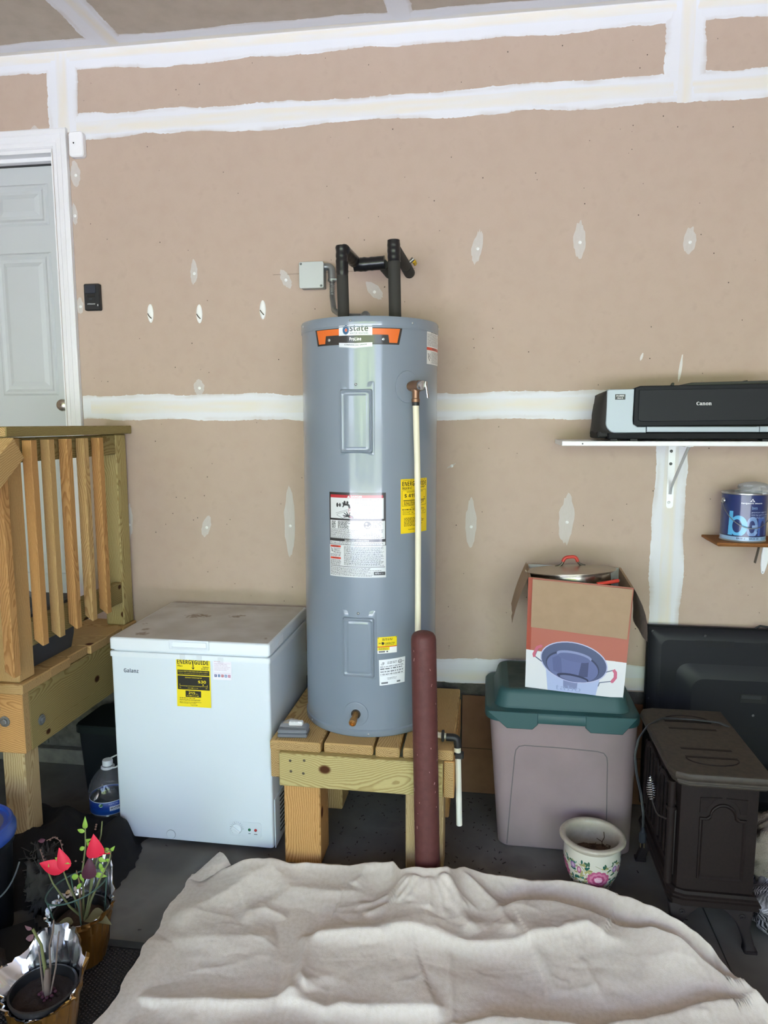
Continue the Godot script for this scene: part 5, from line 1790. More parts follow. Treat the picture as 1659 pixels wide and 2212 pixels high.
# ---------------------------------------------------------------- white shelf and the wide printer
func shelf_and_printer():
	var white := M("e9e9ea", 0.45)
	var t := thing("wall_shelf", "white wall shelf on a metal bracket under the printer", "shelf", Vector3(1.2, 1.584, 0.15))
	var b := B.new()
	rbox(b, 0.734, 2.0, 1.579, 1.5965, 0.001, 0.302, 0.0015)
	obj("shelf_board", b, white, t)
	b = B.new()
	b.lathe([Vector2(0.003, 0), Vector2(0.0005, 0.0004)], Vector3(0.810, 1.587, 0.3022), 10, Basis(Vector3.RIGHT, PI / 2), 80)
	obj("nail_hole", b, M("55565a", 0.8), t)
	var br := Node3D.new()
	br.name = "bracket"
	t.add_child(br, true)
	b = B.new()
	var pl := PackedVector2Array([Vector2(1.192, 1.578), Vector2(1.192, 1.322), Vector2(1.198, 1.313), Vector2(1.214, 1.313), Vector2(1.220, 1.322), Vector2(1.220, 1.578)])
	b.extrude(pl, Vector3(0, 0, 0.003), 0.003)
	rbox(b, 1.192, 1.220, 1.575, 1.579, 0.003, 0.26, 0.0005)
	obj("bracket_arms", b, M("dfe1e2", 0.4, 0.2), br)
	b = B.new()
	b.tube([Vector3(1.206, 1.372, 0.006), Vector3(1.206, 1.40, 0.016), Vector3(1.208, 1.565, 0.228), Vector3(1.208, 1.576, 0.25)], 0.006, 8)
	obj("brace", b, M("d4d7d9", 0.35, 0.4), br)
	for y in [1.549, 1.497, 1.337]:
		b = B.new()
		b.lathe([Vector2(0.0062, 0), Vector2(0.005, 0.003), Vector2(0.001, 0.0036)], Vector3(1.203, y, 0.006), 14, Basis(Vector3.RIGHT, PI / 2), 80)
		obj("screw", b, M("5c605c", 0.4, 0.7) if y > 1.4 else M("e4e6e6", 0.4), br)
	# printer
	t = thing("photo_printer", "wide black and silver photo printer on the white shelf", "printer", Vector3(1.2, 1.598, 0.15))
	var blk := M("2b2d30", 0.48)
	var dark := M("1c1e22", 0.55, 0.0, 0.3)
	var silver := M("a3adb6", 0.45, 0.2)
	b = B.new()
	# body seen from the front, front corners drawn back a little towards the left side
	var prof := PackedVector2Array([Vector2(0.846, 1.622), Vector2(0.850, 1.612), Vector2(0.905, 1.612), Vector2(1.522, 1.612), Vector2(1.522, 1.790), Vector2(1.00, 1.797), Vector2(0.965, 1.789), Vector2(0.905, 1.788), Vector2(0.880, 1.785), Vector2(0.862, 1.776)])
	b.extrude(prof, Vector3(0.025, 0, 0.03), 0.235, Basis.IDENTITY, 25.0, 0.004)
	obj("body", b, M("302f2e", 0.6, 0.0, 0.3), t)
	# silver cheek with its big rounded lower corner
	b = B.new()
	pl = PackedVector2Array([Vector2(0.8925, 1.785), Vector2(0.8915, 1.668)])
	for k in 9:
		var a := PI + PI / 2 * k / 8.0
		pl.append(Vector2(0.9285 + cos(a) * 0.037, 1.667 + sin(a) * 0.0395))
	pl.append_array(PackedVector2Array([Vector2(1.0385, 1.6285), Vector2(1.0385, 1.651), Vector2(1.006, 1.651), Vector2(0.992, 1.660), Vector2(0.9895, 1.672), Vector2(0.9905, 1.7905), Vector2(0.896, 1.789)]))
	b.extrude(pl, Vector3(0, 0, 0.262), 0.040, Basis.IDENTITY, 40.0, 0.003)
	obj("silver_cheek", b, silver, t)
	# side cheek swept from the silver edge back to the flank
	b = B.new()
	var rows := []
	for q in [[1.628, 0.930, 0.862], [1.640, 0.904, 0.852], [1.668, 0.8935, 0.8475], [1.70, 0.893, 0.8475], [1.74, 0.893, 0.853], [1.766, 0.894, 0.862], [1.780, 0.895, 0.872], [1.786, 0.897, 0.884]]:
		var row := PackedVector3Array()
		for k in 6:
			var e := k / 5.0
			row.append(Vector3(lerpf(q[2] + 0.006, q[1], pow(e, 1.6)), q[0] - 0.004 * (1 - e), lerpf(0.200, 0.300, sin(e * PI / 2))))
		rows.append(row)
	b.grid(rows, false, 40.0)
	obj("side_cheek", b, M("383634", 0.6, 0.0, 0.3), t)
	b = B.new()
	pl = PackedVector2Array([Vector2(0.992, 1.652), Vector2(1.546, 1.658), Vector2(1.546, 1.806), Vector2(1.012, 1.801), Vector2(0.9925, 1.793)])
	b.extrude(pl, Vector3(0, 0, 0.255), 0.042, Basis.IDENTITY, 30.0, 0.003)
	obj("front_frame", b, dark, t)
	b = B.new()
	pl = PackedVector2Array()
	for p in [[1.008, 1.786, 0], [1.0075, 1.684, 0], [1.0085, 1.676, 0], [1.014, 1.671, 0], [1.022, 1.669, 0], [1.448, 1.673, 0], [1.457, 1.676, 0], [1.462, 1.684, 0], [1.462, 1.790, 0]]: pl.append(Vector2(p[0], p[1]))
	b.extrude(pl, Vector3(0, 0, 0.292), 0.0085, Basis.IDENTITY, 40.0, 0.002)
	obj("paper_door", b, M("232529", 0.5, 0.0, 0.3), t)
	b = B.new()
	flat_text(b, "Canon", Vector3(1.2385, 1.7352, 0.3009), 0.053, 0.0125, true, true)
	obj("lettering", b, M("e8e8e8", 0.4), t)
	b = B.new()
	rbox(b, 1.040, 1.434, 1.631, 1.651, 0.262, 0.302, 0.002)
	rbox(b, 1.4355, 1.546, 1.631, 1.652, 0.262, 0.302, 0.002)
	obj("silver_strip", b, silver, t)
	var cv := Cv.new(160, 88, Color("2a2c2e"))
	cv.text("Pro9000", 80, 14, 24, Color("e8e8e8"), 0.5, 118); cv.text("Mark II", 80, 52, 20, Color("e8e8e8"), 0.5, 84)
	b = B.new()
	sheet(b, Vector3(0.9405, 1.761, 0.3024), 0.037, 0.020, 0.0)
	obj("model_plate", b, printed(cv, 0.4), t)
	b = B.new()
	rbox(b, 0.905, 1.53, 1.604, 1.630, 0.04, 0.286, 0.004)
	rbox(b, 0.868, 0.905, 1.606, 1.632, 0.06, 0.25, 0.004)
	obj("tray", b, M("151618", 0.6, 0.0, 0.3), t)
	for x in [0.912, 0.985, 1.45]:
		b = B.new()
		rbox(b, x, x + 0.026, 1.5966, 1.606, 0.25, 0.292, 0.001)
		obj("foot", b, M("141516", 0.7), t)
	b = B.new()
	# folded paper feed on top
	b.extrude(PackedVector2Array([Vector2(1.14, 1.800), Vector2(1.155, 1.803), Vector2(1.205, 1.814), Vector2(1.52, 1.820), Vector2(1.52, 1.804)]), Vector3(0, 0, 0.10), 0.15, Basis.IDENTITY, 30.0, 0.002)
	obj("paper_feed", b, M("1c1d1f", 0.4), t)
	b = B.new()
	b.extrude(PackedVector2Array([Vector2(1.135, 1.800), Vector2(1.150, 1.8005), Vector2(1.150, 1.815), Vector2(1.146, 1.8165)]), Vector3(0, 0, 0.20), 0.02)
	b.extrude(PackedVector2Array([Vector2(1.385, 1.816), Vector2(1.412, 1.816), Vector2(1.410, 1.8225), Vector2(1.398, 1.8205)]), Vector3(0, 0, 0.20), 0.02)
	obj("catch", b, M("1c1d1f", 0.4), t)

# ---------------------------------------------------------------- brown shelf with the paint can
func paint_shelf():
	var t := thing("small_shelf", "small brown wooden shelf with moulded edge under the paint can", "shelf", Vector3(1.5, 1.18, 0.1))
	var b := B.new()
	var e := B.new()
	b.box(Vector3(1.70, 1.1985, 0.100), Vector3(0.72, 0.010, 0.206), 0.002, Basis.IDENTITY, 0, Vector2(0.1, 0.1), e)
	b.box(Vector3(1.70, 1.1900, 0.094), Vector3(0.70, 0.008, 0.186), 0.003, Basis.IDENTITY, 0, Vector2(0.3, 0.0), e)
	obj("board", b, W["brown1"], t, e, W["brown1"])
	# gallon can
	var c := Vector3(1.462, 1.2036, 0.112)
	t = thing("paint_can", "dark blue gallon paint can with light blue letters on the brown shelf", "paint can", c)
	b = B.new()
	b.lathe([Vector2(0.080, 0.0), Vector2(0.0835, 0.0), Vector2(0.0845, 0.003), Vector2(0.083, 0.006), Vector2(0.0825, 0.007)], c, 48)
	b.lathe([Vector2(0.0825, 0.184), Vector2(0.0845, 0.186), Vector2(0.0845, 0.190), Vector2(0.083, 0.192), Vector2(0.081, 0.190), Vector2(0.079, 0.184), Vector2(0.072, 0.184), Vector2(0.070, 0.187), Vector2(0.064, 0.187), Vector2(0.062, 0.183), Vector2(0.001, 0.183)], c, 48)
	obj("rims_and_lid", b, M("b4b6b8", 0.28, 0.9), t)
	var cv := Cv.new(1024, 380, Color("1d2f66"))
	cv.rect(0, 346, 1024, 34, Color("8fb2d4")); cv.rect(0, 338, 1024, 8, Color("16264f"))
	# the face of the label turned towards the camera is centred at u = 0.5
	var ox := 512.0
	cv.poly(PackedVector2Array([Vector2(ox - 118, 136), Vector2(ox - 88, 136), Vector2(ox - 88, 346), Vector2(ox - 124, 346)]), Color("5fb4e4"))
	cv.oval(ox + 52, 262, 44, 86, Color("6f8fc0")); cv.oval(ox + 50, 262, 24, 52, Color("1d2f66"))
	cv.rect(ox + 50, 248, 46, 28, Color("8aa6d0")); cv.poly(PackedVector2Array([Vector2(ox + 72, 290), Vector2(ox + 96, 310), Vector2(ox + 78, 336), Vector2(ox + 70, 330)]), Color("8aa6d0"))
	cv.oval(ox - 46, 258, 64, 88, Color("5fb4e4")); cv.oval(ox - 56, 258, 34, 56, Color("1d2f66"))
	cv.oval(ox + 142, 262, 42, 82, Color("3f5fa8")); cv.oval(ox + 140, 270, 21, 58, Color("1d2f66")); cv.rect(ox + 116, 280, 46, 60, Color("1d2f66")); cv.rect(ox + 98, 186, 20, 152, Color("3f5fa8")); cv.rect(ox + 162, 262, 22, 76, Color("3f5fa8"))
	cv.rect(0, 338, 1024, 10, Color("16264f"))
	cv.poly(PackedVector2Array([Vector2(ox + 44, 26), Vector2(ox + 62, 54), Vector2(ox + 26, 54)]), Color("eef1f6")); cv.poly(PackedVector2Array([Vector2(ox + 44, 36), Vector2(ox + 54, 51), Vector2(ox + 34, 51)]), Color("1d2f66"))
	cv.text("Benjamin Moore", ox + 44, 60, 15, Color("eef1f6"), 0.5, 158)
	cv.text("ben", ox + 42, 92, 24, Color("9cc4e8"), 0.0, 42, false, true)
	cv.text("premium eggshell", ox + 42, 134, 15, Color("c7d4ea"), 0.0, 140, false); cv.text("interior paint & primer", ox + 42, 156, 15, Color("c7d4ea"), 0.0, 168, false)
	cv.lines(ox + 42, 178, 150, 2, 10, 4, Color("9fb0d2"), 0.1)
	cv.text("BASE 2", ox - 54, 354, 14, Color("22304f"), 0.0, 60); cv.text("W626 2X", ox + 32, 354, 14, Color("22304f"), 0.0, 76); cv.lines(ox + 130, 356, 90, 2, 8, 5, Color("5f789c"), 0.2)
	b = B.new()
	b.lathe([Vector2(0.0825, 0.007), Vector2(0.0825, 0.184)], c, 64, Basis(Vector3.UP, PI - 0.24), 80, true)
	obj("label_wrap", b, printed(cv, 0.3, 0.3), t)
	b = B.new()
	var lug := c + Vector3(-0.0815, 0.158, 0.018)
	b.lathe([Vector2(0.012, 0), Vector2(0.011, 0.005), Vector2(0.006, 0.009), Vector2(0.001, 0.010)], lug, 16, Basis(Vector3.BACK, PI / 2), 70)
	obj("ear", b, M("b4b6b8", 0.25, 0.9), t)
	b = B.new()
	var pts := []
	for k in 25:
		var a := PI * k / 24.0
		var q := Vector3(-cos(a) * 0.089, 0.156 - sin(a) * 0.098, 0.018 + sin(a) * 0.082)
		pts.append(c + q)
	b.tube(pts, 0.0017, 8)
	obj("bail", b, M("8e9294", 0.35, 0.9), t)
	# plastic bag on the lid
	b = B.new()
	var rows := []
	for i in 13:
		var row := PackedVector3Array()
		for s in 40:
			var a := TAU * s / 40
			var v := i / 12.0
			var r := 0.062 * (1.0 - 0.25 * v) * sqrt(maxf(0.0, 1.0 - pow(maxf(v - 0.55, 0) / 0.45, 2.0))) + 0.001
			r *= 1.0 + 0.30 * nz.get_noise_3d(cos(a) * 1.6, sin(a) * 1.6, v * 2.5) + 0.12 * absf(nz.get_noise_3d(cos(a) * 5, sin(a) * 5, v * 6))
			row.append(c + Vector3(0.030 + sin(a) * r, 0.188 + v * 0.045, 0.012 + cos(a) * r))
		rows.append(row)
	b.grid(rows, true, 40.0)
	var bag := StandardMaterial3D.new()
	bag.albedo_color = Color(0.74, 0.75, 0.77, 0.55)
	bag.transparency = BaseMaterial3D.TRANSPARENCY_ALPHA
	bag.roughness = 0.3
	bag.metallic_specular = 0.8
	tag(obj("plastic_bag", b, bag), "crumpled clear plastic bag on the paint can's lid", "bag")
	# hanging tool
	t = thing("hanging_scraper", "white plastic handled tool hanging under the brown shelf", "tool", Vector3(1.525, 1.07, 0.15))
	b = B.new()
	pl_tool(b)
	obj("handle", b, M("e4e6ea", 0.35), t)
	b = B.new()
	b.box(Vector3(1.516, 1.150, 0.128), Vector3(0.003, 0.075, 0.020), 0.001, Basis(Vector3.BACK, -0.18))
	obj("blade", b, M("6a655e", 0.4, 0.6), t)
	b = B.new()
	b.lathe([Vector2(0.0022, 0), Vector2(0.0005, 0.0006)], Vector3(1.531, 1.083, 0.1562), 10, Basis(Vector3.RIGHT, PI / 2), 80)
	obj("hang_hole", b, M("5a5c60", 0.7), t)

func pl_tool(b: B):
	var pl := PackedVector2Array([Vector2(1.527, 1.186), Vector2(1.5225, 1.15), Vector2(1.5225, 1.11), Vector2(1.526, 1.082), Vector2(1.528, 1.076), Vector2(1.532, 1.074), Vector2(1.536, 1.077), Vector2(1.541, 1.09), Vector2(1.548, 1.12), Vector2(1.552, 1.15), Vector2(1.555, 1.186)])
	b.extrude(pl, Vector3(0, 0, 0.148), 0.008, Basis.IDENTITY, 40.0, 0.002)

# ---------------------------------------------------------------- storage bin, box and pot
func bin_and_box():
	var t := thing("storage_bin", "large grey plastic storage bin with a dark green lid", "storage bin", Vector3(0.77, 0, 0.25))
	var grey := mottled(["897a7a", "917f80", "978586"], [0.0, 0.5, 1.0], 0.01, 0.8, 0.62, 0.02, 8.0, 51)
	var b := B.new()
	var rings := []
	for q in [[0.0, 0.246, 0.184, 0.040], [0.006, 0.254, 0.190, 0.045], [0.30, 0.268, 0.204, 0.05], [0.56, 0.280, 0.214, 0.055]]: rings.append(rr_ring(Vector3(0.775 - q[0] * 0.03, q[0], 0.218), q[1], q[2], q[3], 8))
	b.loft(rings)
	obj("tub", b, grey, t)
	# raised panel outline on the front
	b = B.new()
	var pts := []
	for q in [[0.556, 0.012], [0.566, 0.20], [0.578, 0.385], [0.582, 0.412], [0.594, 0.428], [0.615, 0.433], [0.75, 0.432], [0.885, 0.427], [0.910, 0.421], [0.922, 0.405], [0.925, 0.38], [0.930, 0.20], [0.934, 0.012]]:
		pts.append(Vector3(q[0], q[1], 0.218 + lerpf(0.1895, 0.2140, q[1] / 0.56) + 0.0002))
	b.tube(pts, 0.0022, 6)
	obj("panel_rib", b, M("6c6566", 0.7), t)
	var lid := Node3D.new()
	lid.name = "lid"
	t.add_child(lid, true)
	var green := StandardMaterial3D.new()
	green.albedo_color = Color("2c5152")
	green.roughness = 0.5
	b = B.new()
	rings = []
	for q in [[0.538, 0.282, 0.222, 0.06], [0.536, 0.288, 0.228, 0.065], [0.545, 0.291, 0.231, 0.068], [0.566, 0.290, 0.230, 0.068], [0.574, 0.284, 0.224, 0.066], [0.577, 0.272, 0.212, 0.06], [0.579, 0.256, 0.196, 0.055], [0.588, 0.251, 0.191, 0.052], [0.630, 0.240, 0.180, 0.048], [0.641, 0.234, 0.174, 0.046], [0.645, 0.226, 0.166, 0.044]]: rings.append(rr_ring(Vector3(0.752, q[0], 0.228), q[1], q[2], q[3], 8))
	b.loft(rings)
	obj("lid_shell", b, green, lid)
	b = B.new()
	b.extrude(PackedVector2Array([Vector2(0.640, 0.512), Vector2(0.660, 0.532), Vector2(0.660, 0.578), Vector2(0.470, 0.578), Vector2(0.545, 0.512)]), Vector3(0, 0, 0.448), 0.013, Basis.IDENTITY, 30.0, 0.003)
	obj("lid_flange", b, green, lid)
	b = B.new()
	b.extrude(PackedVector2Array([Vector2(0.835, 0.530), Vector2(0.855, 0.512), Vector2(0.970, 0.512), Vector2(1.02, 0.578), Vector2(0.835, 0.578)]), Vector3(0, 0, 0.448), 0.013, Basis.IDENTITY, 30.0, 0.003)
	obj("lid_flange", b, green, lid)
	b = B.new()
	b.box(Vector3(0.752, 0.6452, 0.228), Vector3(0.40, 0.0012, 0.30), 0.0005)
	obj("dusty_top", b, mottled(["3a4541", "46504a", "515850"], [0.0, 0.5, 1.0], 0.015, 1.5, 0.9, 0.0, 1.0, 55), lid)
	# cardboard box, its four upright corners
	var y0 := 0.6465
	var y1 := 1.083
	var c := [Vector3(0.614, 0, 0.372), Vector3(0.968, 0, 0.447), Vector3(1.020, 0, 0.085), Vector3(0.655, 0, 0.045)]
	var d := [Vector3(0.616, 0, 0.388), Vector3(0.988, 0, 0.456), Vector3(1.008, 0, 0.080), Vector3(0.624, 0, 0.050)]
	t = thing("cardboard_box", "open white and orange cardboard box printed with a pot, on the green lid", "box", Vector3(0.8, y0, 0.28))
	var kraft := mottled(["a0876c", "a58b70", "a98f74"], [0.0, 0.5, 1.0], 0.02, 1.6, 0.9, 0.02, 6.0, 61)
	var tops := [y1 + 0.002, y1 - 0.012, 1.071, 1.071]
	# print of the front panel
	var cv := Cv.new(740, 860, Color("d8d8d8"))
	cv.rect(0, 0, 740, 640, Color("a0462f")); cv.rect(34, 0, 706, 640, Color("ae6452"))
	cv.poly(PackedVector2Array([Vector2(0, 560), Vector2(740, 574), Vector2(740, 860), Vector2(0, 860)]), Color("d9dadc"))
	cv.poly(PackedVector2Array([Vector2(150, 650), Vector2(570, 650), Vector2(540, 860), Vector2(176, 860)]), Color("a9b6d8"))
	cv.poly(PackedVector2Array([Vector2(290, 760), Vector2(400, 760), Vector2(396, 830), Vector2(294, 830)]), Color("7c86ac"))
	cv.oval(360, 618, 252, 158, Color("b7bad8"), 0.12); cv.oval(360, 618, 243, 150, Color("4e5878"), 0.12)
	cv.oval(352, 650, 200, 118, Color("353c58"), 0.12); cv.oval(352, 658, 192, 112, Color("636c98"), 0.12)
	cv.poly(PackedVector2Array([Vector2(200, 600), Vector2(262, 560), Vector2(280, 720), Vector2(212, 700)]), Color("56608a"))
	cv.poly(PackedVector2Array([Vector2(420, 590), Vector2(470, 600), Vector2(470, 720), Vector2(400, 730)]), Color("444c70"))
	cv.oval(360, 566, 130, 36, Color("8891b8"), 0.1); cv.oval(360, 580, 120, 32, Color("5d6690"), 0.1)
	cv.oval(360, 738, 120, 28, Color("2d3350"), 0.1); cv.oval(366, 746, 104, 20, Color("6a7298"), 0.1)
	cv.path([Vector2(122, 640), Vector2(66, 604), Vector2(92, 536), Vector2(122, 524)], 8, Color("4e5a74")); cv.path([Vector2(66, 612), Vector2(60, 590), Vector2(84, 534), Vector2(112, 520)], 22, Color("c26478"))
	cv.path([Vector2(600, 664), Vector2(660, 640), Vector2(676, 700), Vector2(650, 730), Vector2(560, 752), Vector2(552, 782)], 7, Color("5a657e")); cv.path([Vector2(652, 640), Vector2(668, 660), Vector2(670, 700), Vector2(650, 732)], 24, Color("c46680"))
	cv.text("tabo", 330, 806, 42, Color("8f9cc4"), 0.5, 190, false, true)
	var front := B.new()
	var rows := []
	var uvs := []
	for r in 12:
		var v := r / 11.0
		var row := PackedVector3Array()
		var ur := PackedVector2Array()
		for s in 9:
			var u := s / 8.0
			var p0: Vector3 = c[0].lerp(c[1], u); p0.y = y0
			var p1: Vector3 = d[0].lerp(d[1], u); p1.y = lerpf(tops[0], tops[1], u)
			var p := p0.lerp(p1, v)
			var crush := 0.004 * nz.get_noise_2d(u * 3, v * 3 + 5) + (0.004 * maxf(0.0, 1.0 - v * 8.0) * (u - 0.2))
			row.append(p + Vector3(0, 0.006 * maxf(0, 1 - v * 8) * maxf(0, u - 0.85) * 6, 0.006 * sin(u * PI) * sin(v * PI) - crush))
			ur.append(Vector2(u, 1.0 - v))
		rows.append(row); uvs.append(ur)
	front.grid(rows, false, 180.0, uvs)
	obj("front_panel", front, printed(cv, 0.55), t)
	var whitec := mottled(["c9c9c8", "d6d6d5", "dededd"], [0.0, 0.5, 1.0], 0.02, 2.0, 0.6, 0.02, 4.0, 63)
	var sides := B.new()
	for k in [1, 2, 3]:
		var a: Vector3 = c[k]; a.y = y0
		var e: Vector3 = c[(k + 1) % 4]; e.y = y0
		var a1: Vector3 = d[k]; a1.y = tops[k]
		var e1: Vector3 = d[(k + 1) % 4]; e1.y = tops[(k + 1) % 4]
		sides.quad(a, e, e1, a1)
	obj("side_panel", sides, whitec, t)
	var inn := B.new()
	var mid := Vector3(0.809, 0, 0.245)
	var ci := []
	for k in 4:
		var q: Vector3 = d[k] + (mid - d[k]).normalized() * 0.012
		ci.append(q)
	for k in 4:
		var a: Vector3 = c[k] + (mid - c[k]).normalized() * 0.022; a.y = y0 + 0.004
		var e: Vector3 = c[(k + 1) % 4] + (mid - c[(k + 1) % 4]).normalized() * 0.022; e.y = y0 + 0.004
		var a1: Vector3 = ci[k]; a1.y = tops[k]
		var e1: Vector3 = ci[(k + 1) % 4]; e1.y = tops[(k + 1) % 4]
		if k == 2:
			var wb := B.new()
			wb.quad(e, a, a1, e1)
			obj("white_lining", wb, whitec, t)
		else: inn.quad(e, a, a1, e1)
		var o0: Vector3 = d[k]; o0.y = tops[k]
		var o1: Vector3 = d[(k + 1) % 4]; o1.y = tops[(k + 1) % 4]
		inn.quad(o0, o1, e1, a1)
	var fl := []
	for k in 4: fl.append(c[k] + (mid - c[k]).normalized() * 0.022 + Vector3(0, y0 + 0.004, 0))
	inn.quad(fl[0], fl[1], fl[2], fl[3])
	obj("inside", inn, kraft, t)
	# flaps: front folded down, left hanging out, right hanging out, back standing up
	rows = []
	for r in 9:
		var v := r / 8.0
		var row := PackedVector3Array()
		for s in 9:
			var u := s / 8.0
			var top: Vector3 = d[0].lerp(d[1], 0.045 + u * 0.945)
			top.y = lerpf(tops[0], tops[1], 0.045 + u * 0.945) - 0.004
			var nrm := Vector3(-0.18, 0, 0.98)
			var bot: Vector3 = c[0].lerp(c[1], 0.045 + u * 0.93)
			bot = bot.lerp(top, 0.55)
			bot.y = lerpf(0.893, 0.880, u)
			row.append(bot.lerp(top, v) + nrm * (0.006 + 0.010 * (1 - v) * (0.5 + 0.5 * nz.get_noise_2d(u * 2.5, 8)) + 0.005 * sin(v * PI) + nz.get_noise_2d(u * 6, v * 6) * 0.004))
		rows.append(row)
	b = B.new()
	b.grid(rows)
	obj("front_flap", b, kraft, t)
	b = B.new()
	var lf := []
	for r in 7:
		var v := r / 6.0
		var row := PackedVector3Array()
		for s in 7:
			var u := s / 6.0
			var top: Vector3 = d[3].lerp(d[0], 0.05 + 0.9 * u); top.y = y1
			var out := Vector3(-0.058 - 0.008 * nz.get_noise_2d(u * 3, 2), -0.185, 0.0)
			row.append(top + out * (1 - v) + Vector3(-0.006 * sin(v * PI), 0, 0))
		lf.append(row)
	b.grid(lf)
	obj("side_flap", b, kraft, t)
	b = B.new()
	lf = []
	for r in 7:
		var v := r / 6.0
		var row := PackedVector3Array()
		for s in 7:
			var u := s / 6.0
			var top: Vector3 = d[1].lerp(d[2], 0.03 + 0.9 * u); top.y = lerpf(tops[1], tops[2], u)
			var out := Vector3(0.052 + 0.012 * nz.get_noise_2d(u * 3, 12), -0.205, -0.01)
			row.append(top + out * (1 - v) + Vector3(0.018 * sin(v * PI), 0, 0))
		lf.append(row)
	b.grid(lf)
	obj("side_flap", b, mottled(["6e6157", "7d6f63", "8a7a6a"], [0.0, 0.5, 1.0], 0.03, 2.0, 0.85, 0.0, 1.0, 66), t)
	# stock pot inside, its lid tilted
	t = thing("stock_pot", "large steel stock pot with red handles inside the open box", "pot", Vector3(0.80, y0, 0.28))
	var steel := M("b7b3aa", 0.22, 1.0)
	b = B.new()
	var pc := Vector3(0.797, 0.914, 0.240)
	var tl := Basis(Vector3.BACK, 0.06) * Basis(Vector3.RIGHT, -0.09)
	b.lathe([Vector2(0.001, -0.16), Vector2(0.148, -0.16), Vector2(0.154, -0.15), Vector2(0.154, 0.160), Vector2(0.158, 0.163), Vector2(0.158, 0.167)], pc, 56, tl)
	obj("pot_body", b, steel, t)
	b = B.new()
	var lc := tl * Vector3(0.0, 0.170, 0) + pc
	b.lathe([Vector2(0.172, -0.003), Vector2(0.176, 0.0), Vector2(0.176, 0.003), Vector2(0.170, 0.004), Vector2(0.12, 0.010), Vector2(0.06, 0.018), Vector2(0.001, 0.020)], lc, 56, tl)
	var pl := obj("pot_lid", b, M("a39a8c", 0.32, 1.0), t)
	b = B.new()
	b.tube(arc_pts([lc + Vector3(-0.058, 0.012, 0.0), lc + Vector3(-0.032, 0.020, 0), lc + Vector3(-0.022, 0.052, 0), lc + Vector3(0.022, 0.056, 0), lc + Vector3(0.034, 0.026, 0), lc + Vector3(0.058, 0.020, 0)], 0.012), 0.0050, 10)
	obj("lid_handle", b, M("6b6258", 0.35, 0.8), pl)
	b = B.new()
	b.tube(arc_pts([lc + Vector3(-0.0285, 0.034, 0), lc + Vector3(-0.021, 0.052, 0), lc + Vector3(0.021, 0.056, 0), lc + Vector3(0.0290, 0.036, 0)], 0.013), 0.0068, 10)
	obj("red_grip", b, M("c23a2c", 0.45), pl)
	b = B.new()
	b.tube(arc_pts([pc + Vector3(0.050, 0.150, 0.145), pc + Vector3(0.058, 0.158, 0.188), pc + Vector3(0.155, 0.170, 0.150), pc + Vector3(0.138, 0.160, 0.10)], 0.02), 0.0048, 10)
	obj("side_handle", b, M("6b6258", 0.35, 0.8), t)
	b = B.new()
	b.tube(arc_pts([pc + Vector3(0.066, 0.160, 0.184), pc + Vector3(0.100, 0.164, 0.174), pc + Vector3(0.146, 0.169, 0.154)], 0.02), 0.0072, 10)
	obj("red_grip", b, M("c23a2c", 0.45), t)
	# sheet of cardboard leaning on the foundation
	b = B.new()
	b.box(Vector3(0.76, 0.232, 0.016), Vector3(0.80, 0.455, 0.005), 0.001, Basis(Vector3.RIGHT, -0.012))
	t = thing("cardboard_sheet", "flat brown cardboard sheet leaning on the foundation behind the bin", "cardboard", Vector3(0.76, 0, 0.016))
	obj("sheet", b, mottled(["6a4a36", "76543e", "7f5d45"], [0.0, 0.5, 1.0], 0.012, 0.9, 0.9, 0.02, 6.0, 71), t)
	b = B.new()
	rbox(b, 0.362, 1.16, 0.214, 0.2165, 0.018, 0.0225)
	obj("crease", b, M("54402f", 0.9), t)

